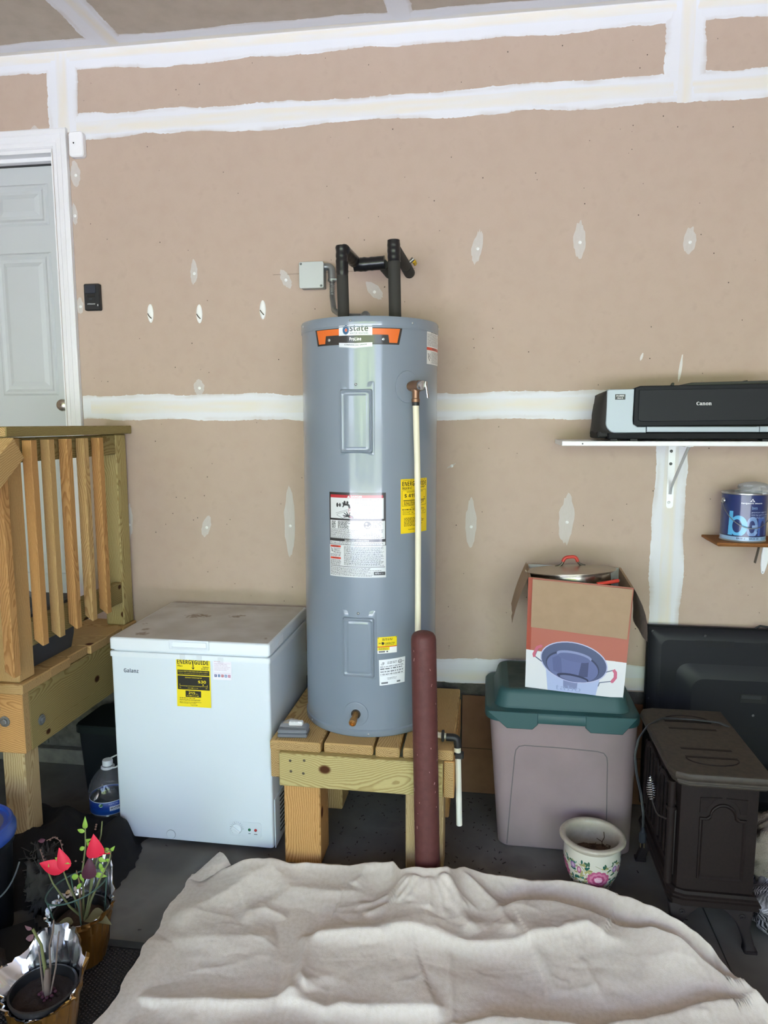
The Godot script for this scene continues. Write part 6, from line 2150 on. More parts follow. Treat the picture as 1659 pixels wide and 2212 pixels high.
# ---------------------------------------------------------------- television seen from behind
func tv():
	var t := thing("television", "large black flat television, its back outward, leaning on the wall", "television", Vector3(1.7, 0, 0.07))
	var m := M("1b1c21", 0.45, 0.0, 0.36)
	var b := B.new()
	var bk := Basis.IDENTITY
	rbox(b, 1.132, 2.25, 0.03, 0.822, 0.028, 0.052, 0.003)
	obj("bezel", b, M("121316", 0.5, 0.0, 0.25), t)
	b = B.new()
	var rings := []
	var base := Vector3(1.691, 0, 0)
	for q in [[0.553, 0.386, 0.052, 0.012], [0.545, 0.378, 0.060, 0.016], [0.515, 0.350, 0.072, 0.03], [0.505, 0.342, 0.074, 0.03]]:
		var ring := PackedVector3Array()
		for p in rr_ring(Vector3.ZERO, q[0], q[1], q[3], 6): ring.append(Vector3(1.691 + p.x, 0.428 - p.z, q[2]))
		rings.append(ring)
	b.loft(rings, false, true, 50.0)
	obj("back_shell", b, m, t)
	b = B.new()
	rings = []
	for q in [[0.445, 0.235, 0.073, 0.05], [0.425, 0.215, 0.082, 0.05], [0.395, 0.185, 0.094, 0.05], [0.385, 0.175, 0.096, 0.05]]:
		var ring := PackedVector3Array()
		for p in rr_ring(Vector3.ZERO, q[0], q[1], q[3], 6): ring.append(Vector3(1.691 + p.x, 0.440 - p.z, q[2]))
		rings.append(ring)
	b.loft(rings, false, true, 50.0)
	obj("rear_bulge", b, m, t)
	var slot := M("08080a", 0.7)
	for gset in [[1.320, 1.469, 0.746, 0.774, 26, 0.0742], [1.575, 1.70, 0.746, 0.774, 22, 0.0742], [1.485, 1.70, 0.385, 0.425, 30, 0.0962]]:
		for r in 2:
			var q := B.new()
			var yy: float = lerpf(gset[2], gset[3], r * 0.54)
			for i in gset[4]:
				var x: float = lerpf(gset[0], gset[1], i / float(gset[4] - 1))
				q.box(Vector3(x, yy + 0.006, gset[5]), Vector3(0.0026, 0.0125, 0.0012), 0)
			tag(obj("vent_slots", q, slot, t), "", "", "", "stuff")
	var vq := B.new()
	for i in 14: vq.box(Vector3(1.187, 0.518 + i * 0.0048, 0.0742), Vector3(0.030, 0.0016, 0.0012), 0)
	tag(obj("vent_slots", vq, slot, t), "", "", "", "stuff")
	b = B.new()
	rbox(b, 1.497, 1.60, 0.522, 0.560, 0.090, 0.0968, 0.001)
	obj("socket_recess", b, M("0e0f11", 0.5), t)
	b = B.new()
	b.box(Vector3(1.54, 0.548, 0.0966), Vector3(0.078, 0.016, 0.003), 0.001)
	obj("socket_plate", b, M("25272b", 0.45), t)
	for p in [Vector3(1.552, 0.470, 0.0962), Vector3(1.150, 0.80, 0.060), Vector3(1.148, 0.508, 0.060), Vector3(1.355, 0.792, 0.073)]:
		b = B.new()
		b.lathe([Vector2(0.0055, 0), Vector2(0.005, 0.0012), Vector2(0.003, 0.0014), Vector2(0.0026, 0.0004), Vector2(0.0005, 0.0004)], p, 14, Basis(Vector3.RIGHT, PI / 2), 40)
		obj("screw", b, M("8d8f92", 0.3, 0.9) if p.x > 1.5 else M("2c2d30", 0.4), t)
	b = B.new()
	b.tube([Vector3(1.556, 0.826, 0.05), Vector3(1.572, 0.838, 0.055), Vector3(1.60, 0.835, 0.06), Vector3(1.64, 0.81, 0.07)], 0.0045, 8)
	obj("hanging_cable", b, M("121214", 0.5), t)

# ---------------------------------------------------------------- stove
func stove():
	var t := thing("electric_stove", "dark brown cast electric stove with doors facing left on curved legs", "stove", Vector3(1.17, 0, 0.63))
	var m := mottled(["1b1412", "1f1715", "231a18"], [0.0, 0.5, 1.0], 0.05, 3.0, 0.55, 0.02, 4.0, 81)
	m.metallic_specular = 0.3
	var x0 := 1.068
	var x1 := 1.303
	var z0 := 0.41
	var z1 := 0.868
	var b := B.new()
	var cx := (x0 + x1) / 2
	var cz := (z0 + z1) / 2
	# body: front corners on the left are chamfered
	var foot := func(gx: float, ch: float, y: float) -> PackedVector3Array:
		return PackedVector3Array([Vector3(x1 + gx, y, z1 + gx), Vector3(x1 + gx, y, z0 - gx), Vector3(x0 - gx + ch, y, z0 - gx), Vector3(x0 - gx + ch * 0.3, y, z0 - gx + ch * 0.3), Vector3(x0 - gx, y, z0 - gx + ch), Vector3(x0 - gx, y, z1 + gx - ch), Vector3(x0 - gx + ch * 0.3, y, z1 + gx - ch * 0.3), Vector3(x0 - gx + ch, y, z1 + gx)])
	b.loft([foot.call(0.0, 0.03, 0.19), foot.call(0.0, 0.03, 0.555)], true, true, 40.0)
	obj("body", b, m, t)
	b = B.new()
	b.loft([foot.call(0.014, 0.04, 0.545), foot.call(0.018, 0.042, 0.551), foot.call(0.018, 0.042, 0.556), foot.call(0.024, 0.045, 0.560), foot.call(0.024, 0.045, 0.566), foot.call(0.030, 0.048, 0.571), foot.call(0.033, 0.05, 0.578), foot.call(0.033, 0.05, 0.586), foot.call(0.030, 0.05, 0.592), foot.call(0.024, 0.048, 0.594)], true, true, 30.0)
	obj("top_slab", b, mottled(["2c2620", "383027", "40382e"], [0.0, 0.5, 1.0], 0.03, 2.5, 0.6, 0.0, 1.0, 83), t)
	b = B.new()
	# low raised pattern on the top
	for z in [0.50, 0.56, 0.72, 0.78]:
		b = B.new()
		b.box(Vector3(cx, 0.5945, z), Vector3(0.16, 0.0015, 0.012), 0.0005)
		obj("top_rib", b, m, t)
	for s in [-1.0, 1.0]:
		b = B.new()
		var pts := []
		for k in 11:
			var a := PI * k / 10.0 - PI / 2
			pts.append(Vector3(cx + sin(a) * 0.080, 0.5942, cz + s * (0.150 + cos(a) * 0.045)))
		b.tube(pts, 0.0022, 6)
		obj("top_scroll", b, m, t)
	b = B.new()
	b.loft([foot.call(0.012, 0.04, 0.142), foot.call(0.016, 0.04, 0.145), foot.call(0.016, 0.04, 0.158), foot.call(0.021, 0.042, 0.161), foot.call(0.021, 0.042, 0.167), foot.call(0.016, 0.042, 0.170), foot.call(0.016, 0.042, 0.176), foot.call(0.010, 0.04, 0.180), foot.call(0.008, 0.04, 0.190), foot.call(0.0, 0.03, 0.192)], true, true, 30.0)
	obj("base_moulding", b, m, t)
	# side panel facing the room: arched raised border
	b = B.new()
	var arch := func(i: float) -> PackedVector2Array:
		var p := PackedVector2Array([Vector2(1.132 + i, 0.232 + i), Vector2(1.272 - i, 0.232 + i), Vector2(1.272 - i, 0.440 - i), Vector2(1.252 - i * 0.6, 0.440 - i)])
		for k in 13:
			var a := PI * k / 12.0
			var w: float = 0.040 - i * 0.5
			p.append(Vector2(1.202 + cos(a) * w, 0.448 - i + sin(a) * (0.040 - i * 0.1)))
		p.append(Vector2(1.152 + i * 0.6, 0.440 - i)); p.append(Vector2(1.132 + i, 0.440 - i))
		return p
	var rows := []
	for q in [[0.0, 0.0], [0.001, 0.005], [0.005, 0.006], [0.009, 0.003], [0.011, 0.0005]]:
		var row := PackedVector3Array()
		for p in arch.call(q[0]): row.append(Vector3(p.x, p.y, z1 + q[1]))
		rows.append(row)
	b.grid(rows, true, 35.0)
	obj("side_border", b, m, t)
	b = B.new()
	for s in [-1.0, 1.0]:
		var pl := PackedVector2Array([Vector2(1.202 + s * 0.070, 0.455), Vector2(1.202 + s * 0.070, 0.505), Vector2(1.202 + s * 0.006, 0.507), Vector2(1.202 + s * 0.030, 0.494), Vector2(1.202 + s * 0.044, 0.478), Vector2(1.202 + s * 0.050, 0.458)])
		b.extrude(pl, Vector3(0, 0, z1 - 0.001), 0.0035, Basis.IDENTITY, 20.0, 0.001)
	obj("spandrel", b, m, t)
	# the doors on the left face: two arched leaves with bars
	var dark := M("0e0c0b", 0.5, 0.0, 0.3)
	for k in 2:
		var zc := lerpf(z0, z1, 0.27 + 0.46 * k)
		var dr := Node3D.new()
		dr.name = "door"
		t.add_child(dr, true)
		if dr.name != "door": dr.name = "door_%03d" % k
		b = B.new()
		var bs := Basis(Vector3(0, 0, 1), Vector3.UP, Vector3(-1, 0, 0))
		var shape := func(i: float) -> PackedVector2Array:
			var p := PackedVector2Array([Vector2(zc - 0.105 + i, 0.225 + i), Vector2(zc + 0.105 - i, 0.225 + i), Vector2(zc + 0.105 - i, 0.445)])
			for n in 11:
				var a := PI * n / 10.0
				p.append(Vector2(zc + cos(a) * (0.098 - i), 0.455 + sin(a) * (0.062 - i)))
			p.append(Vector2(zc - 0.105 + i, 0.445))
			return p
		rows = []
		for q in [[0.0, 0.0], [0.002, 0.009], [0.008, 0.012], [0.016, 0.010], [0.020, 0.003]]:
			var row := PackedVector3Array()
			for p in shape.call(q[0]): row.append(Vector3(x0 - q[1], p.y, p.x))
			rows.append(row)
		b.grid(rows, true, 35.0)
		obj("door_frame", b, m, dr)
		b = B.new()
		b.extrude(shape.call(0.019), Vector3(x0 - 0.001, 0, 0), 0.003, bs)
		obj("dark_pane", b, dark, dr)
		b = B.new()
		for dz in [-0.05, 0.0, 0.05]:
			b.box(Vector3(x0 - 0.006, 0.36, zc + dz), Vector3(0.008, 0.25, 0.010), 0.003)
		obj("upright_bars", b, m, dr)
		b = B.new()
		for dz in [-0.075, -0.025, 0.025, 0.075]:
			var pts := []
			for n in 9: pts.append(Vector3(x0 - 0.006, 0.47 + sin(PI * n / 8.0) * 0.03, zc + dz + cos(PI * n / 8.0) * 0.022))
			b.tube(pts, 0.0045, 6)
		obj("arched_bars", b, m, dr)
	b = B.new()
	b.tube([Vector3(x0 - 0.016, 0.20, z1 - 0.020), Vector3(x0 - 0.016, 0.545, z1 - 0.020)], 0.012, 12)
	b.lathe([Vector2(0.0155, -0.006), Vector2(0.0155, 0.006)], Vector3(x0 - 0.016, 0.455, z1 - 0.020), 14)
	obj("corner_column", b, m, t)
	# handle with its coiled spring grip
	b = B.new()
	b.tube(arc_pts([Vector3(x0 - 0.012, 0.385, 0.80), Vector3(x0 - 0.040, 0.385, 0.775), Vector3(x0 - 0.050, 0.415, 0.745), Vector3(x0 - 0.052, 0.465, 0.722)], 0.015), 0.0040, 8)
	obj("handle_rod", b, M("26201f", 0.4), t)
	b = B.new()
	var coil := []
	var ha := Vector3(x0 - 0.050, 0.418, 0.743)
	var hb := Vector3(x0 - 0.053, 0.485, 0.714)
	var dirv := (hb - ha).normalized()
	var n1 := dirv.cross(Vector3.RIGHT).normalized()
	var n2 := dirv.cross(n1)
	for k in 161:
		var u := k / 160.0
		var r := lerpf(0.0065, 0.0040, u) + 0.0085 * pow(sin(PI * pow(u, 0.85)), 1.2)
		var a := TAU * 10.0 * u
		coil.append(ha.lerp(hb, u) + (n1 * cos(a) + n2 * sin(a)) * r)
	b.tube(coil, 0.0016, 6)
	obj("spring_grip", b, M("d8dadc", 0.2, 1.0), t)
	# cabriole legs
	for q in [[x0 + 0.012, z1 - 0.010, -1.0, 1.0], [x1 - 0.018, z1 - 0.010, 1.0, 1.0], [x0 + 0.012, z0 + 0.02, -1.0, -1.0], [x1 - 0.018, z0 + 0.02, 1.0, -1.0]]:
		b = B.new()
		var sx: float = q[2]
		var sz: float = q[3]
		var rings := []
		for pr in [[0.0, 0.022, 0.010, 0.020], [0.008, 0.022, 0.010, 0.020], [0.010, 0.020, 0.007, 0.017], [0.022, 0.019, 0.005, 0.015], [0.045, 0.012, 0.002, 0.015], [0.070, 0.002, 0.0, 0.017], [0.092, -0.004, 0.0, 0.022], [0.112, -0.010, 0.0, 0.030], [0.130, -0.020, -0.002, 0.042], [0.143, -0.026, -0.004, 0.050]]:
			rings.append(rr_ring(Vector3(q[0] + sx * pr[1] * 0.9, pr[0], q[1] + sz * pr[2]), pr[3], minf(pr[3], 0.018), 0.006, 3))
		b.loft(rings, true, true, 40.0)
		for k in 1:
			var sp := []
			for n in 14:
				var a := n * 0.5
				sp.append(Vector3(q[0] - sx * 0.012 + cos(a) * (0.010 - n * 0.0006), 0.118 + sin(a) * (0.010 - n * 0.0006), q[1] + sz * 0.019))
			b.tube(sp, 0.0022, 6)
		obj("leg", b, M("2a2424", 0.55, 0.0, 0.3), t)
	# flex over the top, its plug hanging in front
	t = thing("power_cord", "black power cord looping over the stove top with its plug hanging", "cord", Vector3(1.05, 0.3, 0.55))
	b = B.new()
	var cp := [Vector3(1.335, 0.50, 0.53), Vector3(1.328, 0.59, 0.525), Vector3(1.290, 0.6015, 0.505), Vector3(1.219, 0.600, 0.489), Vector3(1.148, 0.600, 0.487), Vector3(1.095, 0.604, 0.500), Vector3(1.040, 0.592, 0.540), Vector3(1.005, 0.548, 0.560), Vector3(0.992, 0.490, 0.575), Vector3(0.995, 0.435, 0.60), Vector3(1.006, 0.375, 0.635), Vector3(1.012, 0.315, 0.655), Vector3(1.012, 0.270, 0.660)]
	for side in 2:
		var cur := Curve3D.new()
		for i in cp.size():
			var tan: Vector3 = (cp[mini(i + 1, cp.size() - 1)] - cp[maxi(i - 1, 0)]) * 0.17
			cur.add_point(cp[i] + Vector3(0.0023, 0.0, -0.0023) * (1.0 if side == 0 else -1.0), -tan, tan)
		var path := []
		for i in 81: path.append(cur.sample_baked(cur.get_baked_length() * i / 80.0))
		b.tube(path, 0.0027, 8)
	obj("flex", b, M("2a2c2e", 0.4), t)
	b = B.new()
	b.lathe([Vector2(0.0075, -0.020), Vector2(0.0075, -0.015), Vector2(0.0062, -0.013), Vector2(0.0062, -0.008), Vector2(0.005, -0.006), Vector2(0.005, -0.002), Vector2(0.0035, 0.0)], Vector3(1.012, 0.272, 0.660), 12)
	b.box(Vector3(1.012, 0.232, 0.660), Vector3(0.024, 0.044, 0.016), 0.006)
	obj("plug", b, M("2a2d32", 0.55, 0.0, 0.3), t)
	b = B.new()
	for s in [-1.0, 1.0]: b.box(Vector3(1.012 + s * 0.006, 0.203, 0.660), Vector3(0.0015, 0.016, 0.006), 0)
	obj("plug_blade", b, M("b9a77a", 0.3, 0.9), t)

# ---------------------------------------------------------------- flowered flowerpot
func china_pot():
	var c := Vector3(0.852, 0, 0.604)
	var t := thing("flowered_pot", "white glazed planter painted with a pink peony, before the bin", "planter", c)
	var cv := Cv.new(1400, 420, Color("c9c5b6"))
	var r := RandomNumberGenerator.new()
	r.seed = 3
	var leafc := [Color("24584e"), Color("2f6a5c"), Color("8d8a58"), Color("a09a68"), Color("3d5f4a")]
	for set_k in 4:
		var ox := set_k * 350.0
		cv.path([Vector2(ox + 20, 90), Vector2(ox + 60, 130), Vector2(ox + 90, 210), Vector2(ox + 150, 270)], 3, Color("6a6a3c"))
		cv.path([Vector2(ox + 150, 80), Vector2(ox + 210, 110), Vector2(ox + 290, 90), Vector2(ox + 330, 150)], 3, Color("6a6a3c"))
		for i in 64:
			var p := Vector2(ox + r.randf_range(0, 350), r.randf_range(60, 340))
			if p.distance_to(Vector2(ox + 175, 215)) < 86: continue
			var k: Color = leafc[r.randi() % 5]
			var rot := r.randf() * TAU
			var l := r.randf_range(11, 26)
			cv.oval(p.x, p.y, l, l * 0.42, k, rot)
			if r.randf() < 0.35: cv.oval(p.x + 14, p.y - 8, l * 0.7, l * 0.34, k, rot + 1.0)
			if r.randf() < 0.25: cv.oval(p.x - 10, p.y + 10, 7, 7, Color("b7a968"))
		# peony
		var pc := Vector2(ox + 178, 218)
		for ring in 4:
			var n := 12 - ring * 2
			for i in n:
				var a := TAU * i / n + ring * 0.4
				var q := pc + Vector2(cos(a), sin(a) * 0.9) * (62 - ring * 17)
				cv.oval(q.x, q.y, 33 - ring * 3, 26 - ring * 2, [Color("b0577a"), Color("c47694"), Color("a84a72"), Color("d49ab0")][ring], a)
		for i in 7: cv.path([pc + Vector2(-30 + i * 9, -20 + i * 3), pc + Vector2(-24 + i * 9, 8 + i * 2), pc + Vector2(-12 + i * 7, 24)], 4, Color("ead0d8"))
		cv.oval(ox + 318, 130, 26, 30, Color("8d6a94")); cv.oval(ox + 318, 128, 14, 18, Color("b79ab8"))
		cv.oval(ox + 24, 150, 18, 34, Color("a0607c")); cv.oval(ox + 24, 148, 9, 20, Color("d4a4b4"))
	cv.lines(0, 372, 1400, 2, 14, 6, Color("5f6a50"), 0.0)
	var b := B.new()
	b.lathe([Vector2(0.060, 0.0), Vector2(0.068, 0.002), Vector2(0.070, 0.012), Vector2(0.078, 0.035), Vector2(0.090, 0.065), Vector2(0.098, 0.095), Vector2(0.1005, 0.125), Vector2(0.099, 0.150), Vector2(0.096, 0.168)], c, 64, Basis(Vector3.UP, 0.88), 80, true)
	var m := printed(cv, 0.22)
	m.texture_repeat = true
	obj("body", b, m, t)
	b = B.new()
	b.lathe([Vector2(0.096, 0.168), Vector2(0.100, 0.176), Vector2(0.110, 0.182), Vector2(0.1155, 0.188), Vector2(0.116, 0.193), Vector2(0.113, 0.197), Vector2(0.104, 0.198), Vector2(0.096, 0.196), Vector2(0.0925, 0.190), Vector2(0.0915, 0.17), Vector2(0.092, 0.14), Vector2(0.090, 0.10), Vector2(0.084, 0.085), Vector2(0.001, 0.080)], c, 64, Basis.IDENTITY, 50)
	obj("rim", b, mottled(["a89e8a", "b4ab99", "c0b8a8"], [0.0, 0.4, 1.0], 0.03, 2.5, 0.3, 0.0, 1.0, 91), t)
	b = B.new()
	var rows := []
	for i in 9:
		var row := PackedVector3Array()
		for s in 30:
			var a := TAU * s / 30
			var rr := lerpf(0.086, 0.002, i / 8.0)
			var p := Vector3(sin(a) * rr, 0, cos(a) * rr)
			row.append(c + p + Vector3(0, 0.106 + 0.034 * exp(-pow((p.x - 0.03) / 0.04, 2.0) - pow((p.z + 0.015) / 0.05, 2.0)) + nz.get_noise_2d(p.x * 60, p.z * 60) * 0.010, 0))
		rows.append(row)
	b.grid(rows, true)
	obj("soil", b, mottled(["4a3626", "5d4634", "6f5a46"], [0.0, 0.5, 1.0], 0.12, 4.0, 0.95, 0.2, 3.0, 93), t)
	b = B.new()
	for i in 60:
		var a := rng.randf() * TAU
		var rr := rng.randf_range(0.0, 0.045)
		var p := c + Vector3(0.028 + sin(a) * rr, 0.124, -0.012 + cos(a) * rr)
		b.tube([p, p + Vector3(rng.randf_range(-0.014, 0.014), rng.randf_range(0.002, 0.018), rng.randf_range(-0.014, 0.014)), p + Vector3(rng.randf_range(-0.02, 0.02), rng.randf_range(0.0, 0.016), rng.randf_range(-0.02, 0.02))], 0.0011, 5)
	b.tube([c + Vector3(0.040, 0.13, -0.02), c + Vector3(0.038, 0.155, -0.025), c + Vector3(0.046, 0.17, -0.028), c + Vector3(0.044, 0.190, -0.03)], 0.0016, 5)
	b.tube([c + Vector3(0.038, 0.155, -0.025), c + Vector3(0.024, 0.166, -0.02), c + Vector3(0.018, 0.172, -0.016)], 0.0014, 5)
	tag(obj("dry_stalks", b, M("4f3a26", 0.9), t), "", "", "", "stuff")

# ---------------------------------------------------------------- dark corner under the landing
func lump(at: Vector3, r: Vector3, amp: float, sd: float, freq := 2.0, seg := 40, ringn := 22) -> B:
	var b := B.new()
	var rows := []
	for i in ringn + 1:
		var v := -PI / 2 + PI * i / ringn
		var row := PackedVector3Array()
		for s in seg:
			var a := TAU * s / seg
			var d := Vector3(sin(a) * maxf(cos(v), 0.002), sin(v), cos(a) * maxf(cos(v), 0.002))
			var k := 1.0 + amp * nz.get_noise_3d(d.x * freq + sd, d.y * freq, d.z * freq) - amp * 0.5 * absf(nz.get_noise_3d(d.x * freq * 2.5, d.y * freq * 2.5 + sd, d.z * freq * 2.5))
			var p := at + d * r * k
			p.y = maxf(p.y, 0.002)
			row.append(p)
		rows.append(row)
	b.grid(rows, true)
	return b

func under_deck():
	# water bottle
	var c := Vector3(-1.075, 0, 0.50)
	var t := thing("water_bottle", "gallon clear plastic water bottle with white cap behind the freezer's left edge", "bottle", c)
	var b := B.new()
	var rows := []
	for q in [[0.0, 0.050, 0.0], [0.002, 0.064, 0.0], [0.008, 0.073, 0.0], [0.012, 0.076, 0.0], [0.032, 0.078, 0.0], [0.038, 0.075, 0.0], [0.044, 0.078, 0.0], [0.058, 0.078, 0.0], [0.064, 0.075, 0.0], [0.070, 0.078, 0.0], [0.078, 0.0785, 0.0], [0.086, 0.0785, 0.0], [0.088, 0.0765, 0.0], [0.145, 0.0765, 0.0], [0.150, 0.0785, 0.0], [0.160, 0.079, 0.4], [0.175, 0.0775, 1.0], [0.195, 0.072, 1.0], [0.215, 0.062, 1.0], [0.235, 0.048, 1.0], [0.250, 0.035, 0.6], [0.258, 0.026, 0.0], [0.262, 0.021, 0.0], [0.272, 0.0195, 0.0]]:
		var row := PackedVector3Array()
		for s in 72:
			var a := TAU * s / 72
			var r: float = q[1] * (1.0 + 0.045 * q[2] * sin(a * 12.0 + q[0] * 70.0))
			row.append(c + Vector3(sin(a) * r, q[0], cos(a) * r))
		rows.append(row)
	b.grid(rows, true, 60.0)
	var pet := StandardMaterial3D.new()
	pet.transparency = BaseMaterial3D.TRANSPARENCY_ALPHA
	pet.albedo_color = Color(0.9, 0.93, 0.95, 0.05)
	pet.roughness = 0.05
	obj("bottle_shell", b, pet, t)
	b = B.new()
	b.lathe([Vector2(0.001, 0.003), Vector2(0.070, 0.004), Vector2(0.0735, 0.012), Vector2(0.0735, 0.138), Vector2(0.001, 0.1385)], c, 48)
	var wm := StandardMaterial3D.new()
	wm.refraction_enabled = true
	wm.refraction_scale = 0.033
	wm.albedo_color = Color(0.92, 0.96, 0.98, 0.0)
	wm.roughness = 0.02
	obj("water", b, wm, t)
	b = B.new()
	b.lathe([Vector2(0.0765, 0.0885), Vector2(0.0772, 0.089), Vector2(0.0772, 0.1445), Vector2(0.0765, 0.145)], c, 64, Basis(Vector3.UP, PI + 0.35), 80, true)
	var cv := Cv.new(900, 110, Color("1d3f94"))
	cv.rect(0, 0, 900, 5, Color("c9d4e6")); cv.rect(0, 104, 900, 6, Color("c9d4e6")); cv.rect(0, 62, 900, 42, Color("1f52a8"))
	for k in 3:
		var ox := 110.0 + k * 300
		cv.text("CRYSTAL", ox + 60, 14, 11, Color("a9bbe0"), 0.0, 70); cv.lines(ox + 70, 30, 50, 1, 8, 4, Color("8fa4d0"), 0.1)
		cv.oval(ox, 26, 15, 15, Color("bfe0c4")); cv.oval(ox + 8, 22, 8, 12, Color("2d6a3c"), 0.5); cv.oval(ox - 4, 28, 6, 6, Color("2d6a3c"))
		cv.rect(ox + 64, 40, 84, 36, Color("dfe5ee")); cv.text("WATER", ox + 70, 46, 16, Color("141c38"), 0.0, 70); cv.lines(ox + 70, 68, 60, 1, 8, 4, Color("6a7896"), 0.1)
	obj("label_band", b, printed(cv, 0.35), t)
	b = B.new()
	b.lathe([Vector2(0.0205, 0.270), Vector2(0.0205, 0.288), Vector2(0.0190, 0.292), Vector2(0.001, 0.293)], c, 30)
	obj("cap", b, M("d4d6d8", 0.4), t)
	b = B.new()
	b.lathe([Vector2(0.024, 0.256), Vector2(0.027, 0.258), Vector2(0.027, 0.264), Vector2(0.022, 0.267)], c, 30)
	b.tube(arc_pts([c + Vector3(0.022, 0.262, 0.01), c + Vector3(0.045, 0.268, 0.016), c + Vector3(0.080, 0.300, 0.012), c + Vector3(0.090, 0.318, 0.0)], 0.012), 0.0035, 8)
	b.tube([c + Vector3(0.004, 0.290, -0.02), c + Vector3(0.05, 0.315, -0.015), c + Vector3(0.085, 0.335, -0.01)], 0.003, 8)
	obj("carry_handle", b, M("c9cbcd", 0.45), t)
	# dark tote behind
	t = thing("dark_tote", "dark grey plastic tote under the landing beside the freezer", "storage bin", Vector3(-1.19, 0, 0.16))
	b = B.new()
	var rings := []
	for q in [[0.0, 0.135, 0.105], [0.30, 0.150, 0.120]]: rings.append(rr_ring(Vector3(-1.195, q[0], 0.165), q[1], q[2], 0.03))
	b.loft(rings)
	obj("tub", b, M("1a1e20", 0.6, 0.0, 0.3), t)
	b = B.new()
	rings = []
	for q in [[0.295, 0.155], [0.297, 0.160], [0.325, 0.160], [0.332, 0.155]]: rings.append(rr_ring(Vector3(-1.195, q[0], 0.165), q[1], q[1] - 0.03, 0.035))
	b.loft(rings)
	obj("lid", b, M("1a2120", 0.6, 0.0, 0.3), t)
	# heap of black cloth
	var sn: FastNoiseLite = nz.duplicate()
	sn.fractal_octaves = 1
	b = B.new()
	var rows2 := []
	for i in 61:
		var row := PackedVector3Array()
		for j in 46:
			var x := lerpf(-1.52, -0.86, i / 60.0)
			var z := lerpf(0.46, 1.05, j / 45.0)
			var ed := minf(minf(i, 60 - i) / 60.0, minf(j, 45 - j) / 45.0)
			var out := smoothstep(0.0, 0.16, ed)
			var hh := 0.12 * exp(-pow((x + 1.20) / 0.24, 2.0) - pow((z - 0.70) / 0.20, 2.0)) + 0.055 * exp(-pow((x + 0.95) / 0.10, 2.0) - pow((z - 0.66) / 0.07, 2.0)) + 0.10 * exp(-pow((x + 1.42) / 0.12, 2.0) - pow((z - 0.80) / 0.2, 2.0))
			hh *= 1.0 + 0.5 * sn.get_noise_2d(x * 5.0, z * 5.0)
			hh += 0.020 * (1.0 - absf(sn.get_noise_2d(x * 6.0 + 30, z * 5.0))) + 0.010 * (1.0 - absf(sn.get_noise_2d(x * 13.0, z * 9.0 + 7)))
			var wob := Vector2(nz.get_noise_2d(z * 5.0, 91), nz.get_noise_2d(x * 5.0, 95)) * 0.05
			row.append(Vector3(x + wob.x * (1 - out), 0.003 + hh * out, z + wob.y * (1 - out)))
		rows2.append(row)
	b.grid(rows2)
	tag(obj("black_cloth", b, mottled(["0c0b0a", "100e0d", "141110"], [0.0, 0.5, 1.0], 0.03, 2.0, 0.95, 0.05, 5.0, 97)), "rumpled black cloth heaped on the floor under the landing", "cloth")
	# bucket with a blue lid
	c = Vector3(-1.205, 0, 1.150)
	t = thing("lidded_bucket", "black bucket with a bright blue lid at the left edge", "bucket", c)
	b = B.new()
	b.lathe([Vector2(0.120, 0.0), Vector2(0.126, 0.004), Vector2(0.140, 0.30), Vector2(0.146, 0.302), Vector2(0.146, 0.318), Vector2(0.142, 0.335)], c, 48)
	obj("bucket_body", b, M("15161a", 0.5, 0.0, 0.3), t)
	b = B.new()
	b.lathe([Vector2(0.145, 0.326), Vector2(0.152, 0.326), Vector2(0.154, 0.330), Vector2(0.154, 0.350), Vector2(0.150, 0.356), Vector2(0.146, 0.372), Vector2(0.141, 0.376), Vector2(0.134, 0.374), Vector2(0.131, 0.364), Vector2(0.127, 0.362), Vector2(0.118, 0.363), Vector2(0.080, 0.363), Vector2(0.078, 0.366), Vector2(0.074, 0.366), Vector2(0.072, 0.363), Vector2(0.001, 0.363)], c, 56)
	obj("blue_lid", b, M("24479c", 0.42), t)
	b = B.new()
	b.lathe([Vector2(0.117, 0.3634), Vector2(0.001, 0.3640)], c, 40)
	obj("dusty_top", b, M("5a5c74", 0.8), t)
	b = B.new()
	var wp := []
	for k in 17:
		var a := 0.35 + 1.5 * k / 16.0
		wp.append(c + Vector3(sin(a) * 0.165, 0.235 - 0.06 * sin(PI * k / 16.0), cos(a) * 0.165))
	b.tube(wp, 0.0028, 6)
	obj("wire_handle", b, M("6f777a", 0.4, 0.6), t)
	# dry plant stuff beside the bucket
	b = lump(Vector3(-1.02, 0.11, 1.02), Vector3(0.055, 0.11, 0.06), 0.9, 4.0, 3.0)
	for i in 160:
		var a := rng.randf() * TAU
		var p := Vector3(-1.02 + sin(a) * rng.randf_range(0.02, 0.06), rng.randf_range(0.06, 0.24), 1.02 + cos(a) * rng.randf_range(0.02, 0.06))
		b.tube([p, p + Vector3(rng.randf_range(-0.03, 0.03), rng.randf_range(-0.01, 0.03), rng.randf_range(-0.03, 0.03))], 0.0015, 4)
	tag(obj("dried_bundle", b, M("2f2a26", 0.95)), "bundle of dried grey brown plant stalks beside the blue lidded bucket", "dried plant")
	# stack of dark boards
	for k in 4:
		b = B.new()
		b.box(Vector3(-0.99, 0.012 + k * 0.013, 1.27), Vector3(0.20 - k * 0.006, 0.011, 0.22), 0.002, Basis(Vector3.UP, 0.5 + 0.06 * k))
		var where: String = ["lowest", "second lowest", "second highest", "topmost"][k]
		tag(obj("dark_board", b, M("0f0e0d", 0.6)), "%s of the four thin dark boards stacked under the bucket's side" % where, "board", "thin dark boards stacked by the bucket")
	# dark knitted cap on a black jar
	c = Vector3(-0.905, 0, 1.09)
	t = thing("black_jar", "small black jar with a pale foot behind the poinsettia", "jar", c)
	b = B.new()
